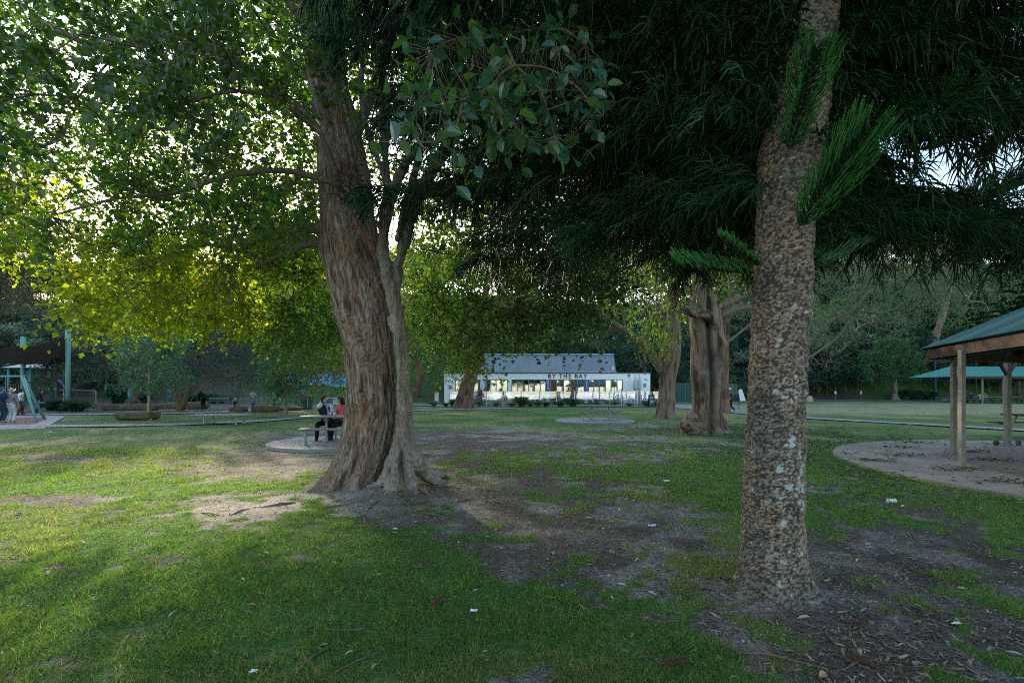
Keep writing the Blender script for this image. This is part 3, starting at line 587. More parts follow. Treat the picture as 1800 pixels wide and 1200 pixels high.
b2 = boxpts([(710, 1070, 40, 235, 2.5, 3.6, 210), (860, 1010, 230, 280, 2.5, 2.9, 24)], g); s2 = pts[np.argmin(((b2[:, None] - pts[None]) ** 2).sum(2), 1)]
base = np.concatenate([base[::3], b2]); src = np.concatenate([src[::3], s2])
V, F = sticks(src, base, .0022, .0014); mb.add(V, F)
Y = nrm(base - src) * .5 + rdir(len(base), g) * np.array([.8, .5, .5]) + np.array([0, 0, -.25]); Z = rdir(len(base), g) * .6 + np.array([0, -.35, .65])
V, F, q = scatter(LEAF8, base, Y, Z, .065 + .045 * g.random(len(base)), .92); f = g.random((len(base), 1))
C = np.array([.022, .072, .044]) + (np.array([.065, .13, .038]) - np.array([.022, .072, .044])) * f ** 2
lf.add(V, F, np.repeat(C, q, 0)); bo = mb.build('low_branch', M_twig, FT, smooth=True)
V, F, C = lf.arrays(); lo = mkobj('big_leaves', V - np.array(FT.location), F, C, mat('glossy_leaves', attr=True, rough=.28, spec=.6, trans=((2.4, 2.6, .7), .3)), None); lo.parent = bo

# ---------------------------------------------------------------- Norfolk pine on the right
dp = 3.75
PT = thing('norfolk_pine', 'straight conifer with flaky speckled bark, white lichen and comb shaped fronds', 'tree', G(1368, 1055))
def pt_pat(TH, Z, Rr):
    tx = TH; w = fbm(cyl(tx, Z, Rr, 5, 5), 2, 7) * .9; p = cyl(tx, Z, Rr, 58, 104); p = p + w[:, None]
    return fbm(p, 2, 3) * .85 + .15 * fbm(cyl(tx, Z, Rr, 14, 14), 2, 13)
def pt_disp(TH, Z, Rr, U, W):
    sh = TH.shape; n = pt_pat(TH, Z, Rr).reshape(sh); d1, d2, cid = worley(cyl(TH, Z, Rr, 42, 80), 3)
    h = (sst(.40, .60, n) - .5) * .010 + (cid.reshape(sh) - .5) * .008 * sst(.0, .25, (d2 - d1).reshape(sh)) + (fbm(cyl(TH, Z, Rr, 6, 5), 3, 12).reshape(sh) - .5) * .03 - .010
    h += .004 * np.sin(Z * 31 + fbm(cyl(TH, Z, Rr, 3, 3), 2, 6).reshape(sh) * 9); h += np.exp(-np.clip(Z, 0, 9) / .10) * (.05 + .05 * np.sin(TH * 6 + .6) + .03 * np.sin(TH * 11 + 2)); return h
def pt_col(TH, Z, Rr, U, W, h):
    n = pt_pat(TH, Z, Rr); d1, d2, cid = worley(cyl(TH, Z, Rr, 42, 80), 3); z = Z.ravel(); a = fbm(cyl(TH, Z, Rr, 3, 2.2), 3, 44)
    tan = np.array([.34, .24, .165])[None] * (.65 + .7 * cid[:, None]); gry = np.array([.23, .19, .155])[None] * (.6 + .8 * cid[:, None]); c = tan + (gry - tan) * sst(.42, .60, a)[:, None]
    c = c + (np.array([.13, .14, .13]) - c) * (sst(.55, .02, z) * .55)[:, None]
    c = c + (np.array([.045, .038, .033]) - c) * (sst(.505, .455, n) * .88)[:, None]
    c = c * (.55 + .45 * sst(.02, .14, d2 - d1))[:, None]
    e = TH.ravel(); fr = np.exp(-((np.angle(np.exp(1j * (e + 1.45)))) / .75) ** 2)
    lich = sst(.61, .66, fbm(cyl(TH, Z, Rr, 34, 40), 3, 91) * .7 + .3 * fbm(cyl(TH, Z, Rr, 5, 5), 2, 92) + .13 * fr * np.exp(-((z - 1.15) / .34) ** 2) - .085)
    for px, py, s in ((1352, 906, .030), (1343, 818, .028), (1367, 775, .03), (1385, 790, .02)):
        zz = CAMH - (py - HZ) * dp / FPX; x = (px - 900) / FPX * dp; xc = (1362 - 900) / FPX * dp; t0 = -math.acos(np.clip((x - xc) / .27, -1, 1))
        dt = np.angle(np.exp(1j * (e - t0))) * .27; lich = np.maximum(lich, sst(1.15, .85, np.hypot(dt, z - zz) / s + (fbm(cyl(TH, Z, Rr, 60, 60), 2, 2) - .5) * 1.6))
    c = c + (np.array([.50, .53, .50]) - c) * (np.clip(lich, 0, 1) * .85)[:, None]
    return c
rows = [(1056, 1292, 1452), (1035, 1294, 1440), (1000, 1296, 1424), (950, 1298, 1418), (900, 1300, 1416), (800, 1306, 1417), (700, 1311, 1419), (600, 1315, 1423), (500, 1321, 1430), (400, 1325, 1434), (330, 1326, 1440), (270, 1328, 1452), (200, 1345, 1460), (100, 1360, 1470), (0, 1374, 1478), (-300, 1400, 1490), (-900, 1440, 1500), (-1500, 1455, 1480)]
V, F, C = barktube(rows, dp, .0072, pt_disp, pt_col)
mkobj('trunk', V, {4: F}, C, mat('flaky_bark', attr=True, rough=.85, spec=.15, noise=(160, .6, .45, .62), bump=(140, .6, .005)), PT, smooth=True)

def pine_branch(g, L=3.0, dens=1.0):
    """a horizontal bough: side twigs with hanging cords of needles, along +X, local"""
    w = MB(); n = MB(); t = np.linspace(0, 1, 14); P = np.stack([t * L, .06 * np.sin(t * 5 + g.random() * 6), -.10 * L * t ** 2 + .10 * L * t], 1); w.tube(P, np.linspace(.020, .005, 14), 7)
    m = int(L / .055 * dens); s = np.linspace(.02, 1, m); bp = np.stack([np.interp(s, t, P[:, i]) for i in range(3)], 1); side = np.where(np.arange(m) % 2, 1, -1)
    ang = g.normal(0, .25, m) + .75; tl = (.62 * np.sin(np.clip(s * 1.15 + .12, 0, 1.25) * 2.4) ** .7 + .12) * (.8 + .4 * g.random(m)); up = g.normal(-.12, .3, m)
    dv = nrm(np.stack([np.cos(ang), side * np.sin(ang), up], 1)); E = bp + dv * tl[:, None]; E[:, 2] -= tl * .22; V, F = sticks(bp, E, .006, .003); w.add(V, F)
    q = 30; tt = (np.arange(q) + g.random(q)) / q; C0 = bp[:, None] + (E - bp)[:, None] * tt[None, :, None]; C0[..., 2] += (tt * (1 - tt) * .3)[None] * tl[:, None] * .8; C0 = C0.reshape(-1, 3); dd = np.repeat(dv, q, 0)
    c = rdir(len(C0), g) * .65 + dd * .55 + np.array([0, 0, -.35]); c = nrm(c); ln_ = .10 + .13 * g.random(len(C0)); M = C0 + c * (ln_ * .55)[:, None]; T = M + nrm(c + np.array([0, 0, -.75]) + dd * .2) * (ln_ * .6)[:, None]
    V, F = sticks(C0, M, .0058, .0052); f = g.random((len(C0), 1)); colA = np.array([.007, .028, .010]) + np.array([.012, .046, .006]) * f ** 1.5
    n.add(V, F, np.repeat(colA, 6, 0)); V, F = sticks(M, T, .0052, .0018); n.add(V, F, np.repeat(colA * 1.35, 6, 0)); return w, n
def comb_frond(g, L=.8, wid=.15):
    """feather shaped shoot: two rows of up-curved needle cords, along +X, opening to +Z"""
    w = MB(); n = MB(); t = np.linspace(0, 1, 12); P = np.stack([t * L, t * 0, .10 * L * t ** 2], 1); w.tube(P, np.linspace(.007, .003, 12), 7)
    m = int(L / .0055); s = np.repeat(np.linspace(.03, 1, m), 2); bp = np.stack([np.interp(s, t, P[:, i]) for i in range(3)], 1); side = np.tile([1, -1], m) * g.uniform(.25, 1.1, 2 * m)
    ln_ = wid * (.65 + .35 * np.sin(np.clip(s, 0, 1) * 2.6)) * (.75 + .35 * g.random(len(s))) * np.where(s > .9, 1 - (s - .9) * 3.5, 1)
    d1 = nrm(np.stack([.55 + g.normal(0, .05, len(s)), side * 1.0, .25 + .55 * (1.1 - np.abs(side)) + g.normal(0, .12, len(s))], 1)); d2 = nrm(np.stack([.8 + 0 * s, side * .75, .55 + 0 * s], 1)); d3 = nrm(np.stack([.85 + 0 * s, side * .35, .9 + 0 * s], 1))
    a = bp; f = g.random((len(s), 1))
    for dv, k, r0, r1, br in ((d1, .4, .0036, .0036, .45), (d2, .35, .0036, .003, .95), (d3, .3, .003, .0012, 2.2)):
        e = a + dv * (ln_ * k)[:, None]; V, F = sticks(a, e, r0, r1, 4); cc = (np.array([.021, .078, .022]) + np.array([.016, .05, .008]) * f) * br; n.add(V, F, np.repeat(cc, 8, 0))
        q = 7; tt = (np.arange(q) + .5) / q; bb = (a[:, None] + (e - a)[:, None] * tt[None, :, None]).reshape(-1, 3); sd = rdir(len(bb), g) * .8 + np.repeat(dv, q, 0) * .8
        V, F, kq = scatter((np.array([[-.13, 0, 0], [.13, 0, 0], [0, 1, 0]]), np.array([[0, 1, 2]])), bb, sd, rdir(len(bb), g), .0105); n.add(V, F, np.repeat(np.repeat(cc, q, 0) * 1.25, 3, 0)); a = e
    return w, n
g = np.random.default_rng(31)
protos = []; M_pinewood = mat('dark_pine_wood', (.045, .036, .026), .9, noise=(18, 1.6, .4, .7), spec=.1)
for i in range(4):
    w_, n_ = pine_branch(g, (3.2, 2.6, 3.8, 2.2)[i]); V, F, C = w_.arrays(); m1 = mkmesh('branch', V, F, None, M_pinewood, True); V, F, C = n_.arrays(); m2 = mkmesh('needles', V, F, C, M_needle); protos.append((m1, m2))
def put(m1, m2, loc, eul, sc, names=('branch', 'needles')):
    o = bpy.data.objects.new(names[0], m1); COL.objects.link(o); o.parent = PT; o.location = Vector(loc) - PT.location; o.rotation_euler = eul; o.scale = (sc, sc, sc)
    p = bpy.data.objects.new(names[1], m2); COL.objects.link(p); p.parent = o; return o
def axis(z): return D(np.interp(z, [1, 2.5, 4.5, 9, 14], [1362, 1378, 1426, 1450, 1465]), 600, dp)[:1].tolist() + [dp, z]
for z, az, i, sc, dr in ((2.95, 5, 0, .9, 0), (3.15, 62, 2, .8, 2), (3.25, 150, 3, .85, 3), (5.0, -70, 2, 1, -4), (5.3, -110, 0, 1.1, -4), (5.6, -50, 2, 1, -4), (5.9, -90, 2, 1.1, -4), (6.2, -130, 2, 1.1, -4), (6.5, -60, 0, 1.2, -4), (6.9, -100, 2, 1.1, -4), (7.3, -150, 2, 1.1, -4), (3.3, 22, 2, 1, 4), (3.45, -22, 1, 1.1, 0), (3.5, 120, 2, .9, 2), (3.6, 85, 0, 1, 5), (3.7, 175, 2, .85, -2), (3.8, 45, 2, 1, 3), (3.9, 5, 0, 1.2, 2),  # camera-side boughs added overhead, out of view, to shade crown and ground
                         (4.0, 195, 1, 1.05, -2), (4.05, 140, 2, 1, 0), (4.15, 70, 1, 1.3, 0), (4.25, -35, 2, .9, -2), (4.3, 160, 0, 1.2, -4), (4.45, 25, 2, 1.1, -3), (4.5, 105, 2, 1, -3), (4.6, 185, 2, 1.05, -4), (4.75, 55, 0, 1.4, -3), (4.8, -10, 2, 1.1, -5), (4.9, 130, 0, 1.3, -4), (5.1, 170, 2, 1.1, -5), (5.2, 90, 2, 1.1, -5), (5.3, 35, 2, 1.1, -5),
                         (5.5, 150, 2, 1.2, -6), (5.6, 205, 2, 1, -6), (5.7, 15, 2, 1.2, -6), (5.9, 70, 2, 1.2, -6), (6.1, 115, 2, 1.2, -8), (6.3, 190, 2, 1.2, -8), (6.4, -30, 2, 1.2, -8), (6.8, 50, 2, 1.2, -8), (7.0, 160, 2, 1.2, -8), (7.6, 100, 2, 1.2, -8), (8.0, 10, 2, 1.2, -8)):
    a = R(az); p = axis(z); put(*protos[i], p, (R(g.normal(0, 8)), R(dr), a), sc)
for k in range(46):
    z = 3.3 + k * .10; az = (-25 + (k * 57) % 150) if k % 3 else (135 + (k * 31) % 70); p = axis(z); put(*protos[(0, 2, 1, 2)[k % 4]], p, (R(g.normal(0, 12)), R(4 - z * 1.6), R(az)), 1.0 + .3 * g.random())
def aim(dx, up=(0, 0, 1)):
    x = Vector(dx).normalized(); z = Vector(up); y = z.cross(x).normalized(); z = x.cross(y); return Matrix((x, y, z)).transposed().to_euler()
for p0, p1, up, wd, db in (((1385, 268, 3.45), (1432, 92, 3.25), (-.3, -1, .2), .19, 0), ((1400, 402, 3.4), (1530, 236, 3.15), (-.35, -1, .4), .22, 0), ((1600, 262, 3.9), (1690, 165, 3.75), (-.2, -1, .5), .2, 0),
                           ((1605, 262, 3.9), (1580, 190, 3.8), (-.4, -1, .4), .15, 0), ((1335, 468, 3.5), (1262, 432, 3.3), (0, -.8, 1), .10, 0), ((1330, 480, 3.55), (1190, 478, 3.5), (0, -.7, 1), .14, 0), ((1610, 265, 3.9), (1720, 232, 3.8), (0, -1, .7), .16, 0),
                           ((1420, 470, 3.9), (1540, 420, 4.3), (0, -.6, 1), .16, 0), ((1500, 420, 4.2), (1790, 350, 4.6), (0, -.6, 1), .2, 0), ((1430, 400, 3.9), (1650, 395, 4.6), (0, -.5, 1), .2, 0), ((590, 205, 3.9), (560, 185, 3.8), (0, -.6, 1), .09, 0)):
    a, b = D(*p0), D(*p1); L = float(np.linalg.norm(b - a)); w_, n_ = comb_frond(g, L, wd * 1.3); V, F, C = w_.arrays(); m1 = mkmesh('frond', V, F, None, M_twig, True); V, F, C = n_.arrays(); m2 = mkmesh('needles', V, F, C, M_needle)
    if p0[0] > 600: put(m1, m2, a, aim(b - a, up), 1, ('frond', 'needles'))
# ================================================================ trees further off
def mkdisp(rough, seed, flare=.15, fl_h=.3, groove=None, knots=(), d=20, fu=6.0, fz=1.2):
    def f(TH, Z, Rr, U, W):
        sh = TH.shape; h = (fbm(cyl(TH, Z, Rr, fu, fz), 4, seed).reshape(sh) - .5) * rough * 1.6 + (fbm(cyl(TH, Z, Rr, 2, 1), 3, seed + 1).reshape(sh) - .5) * rough * 2.4
        h += np.exp(-np.clip(Z, 0, 9) / fl_h) * flare * (1 + .6 * np.sin(TH * 5 + seed))
        if groove is not None:
            dt = np.angle(np.exp(1j * (TH - groove[0] - .12 * np.sin(Z * 1.3)))); h -= groove[1] * np.exp(-(dt / groove[2]) ** 2)
        for px, py, s, a in knots:
            z = CAMH - (py - HZ) * d / FPX; t0 = -math.acos(np.clip(px, -1, 1)); dt = np.angle(np.exp(1j * (TH - t0))) * Rr; h += a * np.exp(-(np.hypot(dt, Z - z) / s) ** 2)
        return h
    return f
def mkcol(c0, c1, c2, seed, fu=10, fz=1.5):
    def f(TH, Z, Rr, U, W, h):
        a = fbm(cyl(TH, Z, Rr, fu, fz), 4, seed)[:, None]; b = fbm(cyl(TH, Z, Rr, 2.5, 1.2), 3, seed + 3)[:, None]
        c = np.array(c0) + (np.array(c1) - np.array(c0)) * sst(.35, .62, a); return c + (np.array(c2) - c) * sst(.5, .66, b) * .7
    return f
BRN = ((.07, .045, .032), (.24, .15, .10), (.30, .13, .08)); TAN = ((.085, .055, .038), (.29, .205, .145), (.25, .20, .165)); GRYB = ((.10, .085, .07), (.30, .25, .21), (.24, .17, .13))
def mid_tree(name, label, rows, d, boxes, seed, limbs=(), bark=BRN, per=36, spread=.5, size=.14, width=.6, colr=((.03, .06, .02), (.07, .10, .03)), rough=.04, flare=.15, tipr=.012, m=None, clumps=None, groove=None, knots=(), extra=None, droop=.4, hang=0.0, group=None, twigs=3, gap=False, ltm=LEAF, fl_h=.3):
    g = np.random.default_rng(seed); py0 = max(r[0] for r in rows); b = [r for r in rows if r[0] == py0][0]
    t = thing(name, label, 'tree', D((b[1] + b[2]) / 2, py0, d), group=group)
    res = max(.015, d * .0014); V, F, C = barktube(rows, d, res, mkdisp(rough, seed, flare, fl_h, groove, knots, d), mkcol(*bark, seed)); mb = MB(); mb.add(V, F, C)
    if extra:
        V, F, N = fused([(D(*a[:3]), a[3], D(*b_[:3]), b_[3]) for a, b_ in extra], res * 1.3, 2); V = V + N * ((fbm(V * 5, 4, seed) - .5) * rough * 3)[:, None]
        q = fbm(V * 6, 3, seed)[:, None]; C = np.array(bark[0]) + (np.array(bark[1]) - np.array(bark[0])) * sst(.35, .62, q); mb.add(V, [F[4], F[3]], C)
    mb.build('trunk', M_bark, t, smooth=True)
    A = boxpts(boxes, g)
    if clumps: A = clump(A, g, clumps[0], clumps[1], seed)
    tops = sorted(rows)[:2]; top = ln(((tops[1][1] + tops[1][2]) / 2, tops[1][0], d), ((tops[0][1] + tops[0][2]) / 2, tops[0][0], d)); tr = (tops[0][2] - tops[0][1]) / 2 / FPX * d
    L = [top] + [ln(*l[0]) for l in limbs]; RR = [np.full(2, tr)] + [np.linspace(l[1], l[2], len(l[0])) for l in limbs]
    mb = grow(L, RR, A, g, tipr=tipr, seg=.8, wob=.12, kmin=3)
    V, F, C = mb.arrays(); C = np.tile(np.array(bark[1])[None] * .75, (len(V), 1)); mkobj('branches', V, F, C, M_bark, t, smooth=True)
    tw, lf = leafcrown(A, g, per, spread, size, width, colr, twigs, 0, droop, ltm, gap, hang=hang); lf.build('crown', m or M_leaf, t)
    return t
OLV = ((.05, .07, .022), (.12, .13, .035)); BLU = ((.022, .045, .038), (.05, .085, .065)); GRN = ((.022, .065, .022), (.05, .11, .03)); GUM = ((.07, .11, .06), (.13, .18, .09))
mid_tree('leaning_tree', 'brown tree leaning right in front of the white cafe, forked above its roof line', [(718, 793, 832), (712, 797, 831), (700, 801, 831), (680, 808, 833), (660, 816, 840), (640, 826, 848), (615, 834, 853), (590, 841, 857), (550, 846, 859), (500, 850, 860)], 41,
         [(700, 960, 400, 575, 37, 45, 420), (740, 860, 560, 610, 39, 43, 60), (785, 850, 605, 655, 39.5, 41, 34), (845, 960, 560, 612, 38, 42, 34)], 101, [(((836, 640, 41), (818, 612, 41), (795, 592, 41), (760, 560, 41)), .4, .15), (((850, 600, 41), (880, 520, 41), (900, 450, 41)), .35, .15)],
         ((.07, .045, .035), (.22, .14, .10), (.25, .12, .08)), 30, .8, .24, .5, OLV, .08, .12, .02, M_leaf, (3, .36), fl_h=.5)
mid_tree('broad_forked_tree', 'stout brown trunk with one bare limb reaching left towards the cafe and sunlit leaves', [(735, 1151, 1186), (725, 1153, 1186), (700, 1157, 1187), (680, 1159, 1188), (655, 1160, 1190), (630, 1161, 1195), (600, 1168, 1197), (560, 1172, 1196), (520, 1174, 1192), (460, 1176, 1188)], 27,
         [(1000, 1260, 360, 520, 24, 30, 330), (1125, 1175, 550, 610, 25, 26.6, 22), (1060, 1110, 470, 530, 25, 28, 24)], 102, [(((1166, 655, 27), (1150, 628, 27), (1126, 602, 27), (1104, 583, 27), (1083, 570, 27), (1050, 540, 27)), .30, .12)],
         ((.09, .06, .045), (.27, .19, .14), (.25, .16, .11)), 34, .6, .19, .34, ((.05, .07, .025), (.16, .15, .04)), .06, .10, .015, M_leaf, (2.2, .36), droop=.9, hang=.3)
mid_tree('gnarled_tree', 'thick gnarled tree of two fused pale brown stems with round burls at its foot', [(762, 1202, 1280), (750, 1209, 1273), (730, 1214, 1269), (700, 1217, 1268), (680, 1217, 1270), (650, 1213, 1272), (620, 1214, 1272), (590, 1213, 1270), (560, 1212, 1268), (530, 1213, 1266), (500, 1216, 1262), (460, 1220, 1255), (400, 1224, 1248)], 17.7,
         [(1090, 1330, 240, 470, 14, 20, 300), (1300, 1430, 260, 430, 14, 20, 80), (1110, 1210, 470, 560, 16, 19, 40)], 103,
         [(((1262, 540, 17.6), (1300, 522, 17.8), (1340, 508, 18), (1400, 500, 18.5)), .16, .06), (((1262, 556, 17.6), (1310, 540, 18), (1370, 545, 18.6)), .12, .05), (((1266, 610, 17.6), (1300, 585, 18), (1330, 560, 18.5)), .06, .03), (((1240, 480, 17.7), (1200, 400, 17), (1150, 350, 16)), .2, .08)],
         TAN, 36, .5, .15, .45, ((.03, .055, .02), (.07, .10, .03)), .07, .18, .011, M_leaf, (1.8, .34), (-1.72, .26, .17), ((.7, 605, .22, .14), (.55, 640, .16, .08), (-.4, 660, .15, .08), (.85, 740, .18, .12), (-.7, 700, .15, .06), (.2, 690, .1, .05), (.45, 675, .08, .05), (.3, 720, .08, .04)),
         [((1256, 575, 17.25, .17), (1247, 552, 17.05, .17)), ((1247, 552, 17.05, .17), (1225, 553, 16.95, .15)), ((1225, 553, 16.95, .15), (1206, 545, 16.9, .12)), ((1218, 752, 17.35, .36), (1208, 748, 17.3, .27)), ((1215, 738, 17.4, .30), (1232, 756, 17.3, .25)), ((1271, 751, 17.5, .16), (1277, 748, 17.5, .10))])
mid_tree('slender_tree', 'red brown trunk standing behind the gnarled double stemmed tree', [(722, 1262, 1284), (700, 1267, 1282), (660, 1270, 1281), (620, 1272, 1281), (560, 1276, 1283), (500, 1278, 1284)], 34, [(1240, 1420, 430, 560, 31, 37, 150)], 104, (), BRN, 30, .7, .2, .4, GUM, .04, .05, .015, M_leaff, (2.5, .4))
mid_tree('shade_tree', 'bushy olive green tree whose low crown shows left of the massive brown trunk', [(722, 612, 640), (690, 616, 634), (640, 618, 632), (600, 619, 630)], 31, [(480, 640, 440, 690, 27, 34, 500), (440, 700, 400, 520, 28, 34, 260)], 105, (), BRN, 34, .6, .17, .5, ((.04, .06, .018), (.09, .11, .03)), .05, .2, .012, M_leaf, (2.0, .36))
mid_tree('young_tree', 'young tree on a straight pale stem beside the flat sandstone boulder', [(739, 257.5, 266.5), (700, 259, 266), (670, 260, 265.5), (640, 261, 265)], 25.7, [(205, 322, 590, 678, 24, 27.4, 230), (225, 300, 560, 600, 25, 27, 60)], 106, (), ((.2, .14, .08), (.42, .33, .22), (.35, .28, .2)), 30, .35, .13, .7, ((.03, .09, .055), (.07, .16, .09)), .01, .03, .007, M_leafd, (1.4, .36))
mid_tree('young_tree', 'small round young tree on a thin forked stem left of the seated women', [(729, 498.5, 505.5), (705, 499, 504.5), (680, 500, 504.5), (660, 500, 504)], 31, [(456, 540, 604, 682, 29.5, 32.5, 210)], 107, [(((502, 715, 31), (498, 690, 31), (492, 672, 31)), .06, .03)], ((.15, .11, .08), (.34, .27, .2), (.3, .25, .2)), 30, .38, .14, .7, ((.04, .11, .075), (.10, .21, .15)), .01, .03, .007, M_leafd, (1.3, .30))
mid_tree('dark_spreading_tree', 'dark blue green spreading tree with several stems rising behind the sandstone blocks', [(724, 312, 323), (705, 313, 322), (690, 314, 322)], 36, [(225, 470, 556, 668, 32, 40, 560), (330, 450, 530, 570, 34, 39, 70)], 108,
         [(((317, 722, 36), (308, 695, 36), (299, 665, 36), (292, 640, 36)), .20, .12), (((319, 718, 36), (330, 690, 36), (336, 660, 36), (345, 630, 36)), .22, .12)], BRN, 32, .6, .2, .5, ((.024, .05, .052), (.06, .105, .10)), .03, .05, .015, M_leafd, (2.2, .40))
mid_tree('dark_spreading_tree', 'dark leafy tree with a single stout stem right of the green shade sail', [(716, 228, 246), (700, 231, 243), (670, 232, 241), (640, 233, 240)], 43, [(122, 262, 556, 662, 39, 47, 360), (60, 140, 600, 690, 44, 48, 90)], 109, (), BRN, 32, .7, .22, .5, ((.024, .048, .048), (.065, .11, .10)), .04, .08, .018, M_leafd, (2.4, .40))
mid_tree('round_crowned_tree', 'small round crowned green tree beside the road, left of the shelter roof', [(704, 1567, 1580), (690, 1569, 1578), (672, 1570, 1577), (655, 1571, 1576)], 74, [(1522, 1622, 618, 658, 71, 77, 230), (1542, 1604, 600, 625, 72, 76, 80)], 110, (), GRYB, 30, .75, .30, .7, ((.03, .09, .035), (.07, .16, .055)), .05, .3, .03, M_leaff, (3.6, .38))
mid_tree('leaning_gum_tree', 'tall pinkish gum trunk leaning right and forking behind the shelter roof', [(694, 1598, 1622), (680, 1602, 1622), (650, 1614, 1632), (620, 1628, 1645), (590, 1638, 1653), (560, 1648, 1662), (530, 1656, 1669), (512, 1660, 1671)], 84, [(1480, 1800, 400, 520, 76, 95, 420), (1660, 1800, 470, 600, 84, 95, 150)], 111,
         [(((1664, 520, 84), (1648, 502, 84), (1625, 488, 84), (1590, 470, 84)), .6, .2), (((1666, 518, 84), (1672, 495, 84), (1690, 470, 84), (1720, 430, 84)), .6, .2), (((1600, 470, 84), (1520, 455, 82), (1470, 480, 80)), .3, .1)], ((.2, .13, .10), (.52, .37, .29), (.4, .27, .22)), 28, 1.5, .45, .4, GUM, .1, .4, .03, M_leaff, (5, .42), hang=.3)
mid_tree('curved_gum_tree', 'thin pale gum bending left behind the post with a white sign', [(699, 1486, 1497), (685, 1484, 1493), (670, 1478, 1486), (655, 1469, 1476), (645, 1460, 1466)], 84, [(1420, 1500, 585, 650, 78, 90, 120), (1440, 1540, 540, 600, 80, 90, 110)], 112, [(((1476, 660, 84), (1462, 640, 84), (1440, 632, 84)), .35, .15), (((1470, 655, 84), (1480, 630, 84), (1500, 618, 84)), .3, .12)], ((.3, .25, .2), (.6, .52, .42), (.45, .38, .3)), 28, 1.2, .4, .4, GUM, .05, .2, .03, M_leaff, (4, .4))
mid_tree('curved_gum_tree', 'thin pale gum stem bending left right beside the flaky conifer trunk', [(700, 1438, 1449), (680, 1433, 1442), (660, 1425, 1433), (645, 1418, 1425)], 84, [(1400, 1450, 560, 640, 80, 88, 90)], 113, (), ((.3, .25, .2), (.6, .52, .42), (.45, .38, .3)), 28, 1.2, .4, .4, GUM, .05, .2, .03, M_leaff, (4, .4))
mid_tree('spreading_gum_tree', 'open gum tree with long bare grey limbs reaching right above the road', [(712, 1384, 1408), (680, 1386, 1406), (620, 1392, 1408), (560, 1398, 1412)], 50, [(1425, 1700, 400, 560, 44, 56, 430), (1600, 1800, 380, 520, 46, 56, 240), (1425, 1500, 540, 600, 46, 54, 50)], 114,
         [(((1405, 620, 50), (1455, 568, 50), (1500, 545, 49), (1530, 512, 49), (1590, 490, 48), (1640, 450, 48), (1720, 425, 48)), .20, .05), (((1500, 545, 49), (1560, 548, 49), (1620, 510, 49), (1680, 480, 49)), .11, .04), (((1405, 640, 50), (1470, 595, 50), (1500, 560, 50), (1540, 575, 50), (1570, 582, 50)), .14, .05), (((1590, 440, 50), (1650, 455, 50), (1720, 450, 50), (1760, 425, 50)), .14, .05)], ((.08, .065, .05), (.22, .18, .15), (.18, .13, .10)), 44, .9, .26, .35, GUM, .06, .2, .016, M_leaff, (3.2, .42), hang=.4)
mid_tree('layered_tree', 'bright green tree of flat layered foliage rising just behind the cafe roof', [(700, 948, 958), (640, 950, 957), (600, 951, 956)], 63, [(900, 1010, 600, 650, 61, 66, 110), (925, 990, 560, 600, 61, 66, 90), (880, 960, 620, 660, 62, 67, 60)], 115, (), BRN, 34, 1.0, .34, .5, ((.02, .07, .03), (.04, .13, .045)), .05, .2, .02, M_leaff, (2.6, .42))
mid_tree('layered_tree', 'dark green fern like tree standing between the cafe and the stout forked tree', [(704, 1128, 1138), (640, 1130, 1136), (610, 1131, 1135)], 62, [(1075, 1200, 590, 690, 60, 66, 260)], 116, (), BRN, 34, .9, .34, .4, ((.015, .045, .035), (.03, .08, .05)), .05, .2, .02, M_leaff, (2.4, .44))
mid_tree('grey_gum_tree', 'pale grey green gum behind the shade sail on the hillside', [(690, 196, 208), (640, 198, 207), (600, 200, 206), (560, 201, 205)], 72, [(60, 235, 520, 640, 68, 78, 300), (200, 300, 470, 560, 70, 80, 110)], 117, (), GRYB, 28, 1.1, .34, .5, ((.06, .085, .07), (.11, .15, .125)), .05, .2, .025, M_leaff, (3.6, .42))
mid_tree('grey_gum_tree', 'blue green gum with bare pale twigs above the small round young tree', [(690, 486, 500), (620, 489, 498), (540, 490, 497)], 70, [(400, 560, 520, 640, 66, 75, 260), (430, 560, 505, 545, 68, 76, 70)], 118, [(((492, 560, 70), (480, 520, 70), (462, 500, 70)), .2, .05), (((494, 550, 70), (510, 510, 70), (530, 490, 70)), .2, .05)], GRYB, 28, 1.1, .32, .5, ((.03, .075, .06), (.06, .12, .09)), .05, .2, .025, M_leaff, (3.4, .42))
mid_tree('dark_trunked_tree', 'dark bent trunk seen just right of the pale fig stems', [(705, 722, 738), (680, 727, 741), (650, 731, 745), (625, 729, 741), (600, 722, 733), (560, 716, 726)], 64, [(690, 800, 500, 620, 58, 68, 180)], 119, (((( 733, 625, 64), (760, 612, 64), (790, 598, 64)), .2, .08),), BRN, 28, 1.0, .32, .5, OLV, .08, .3, .02, M_leaff, (3, .4))
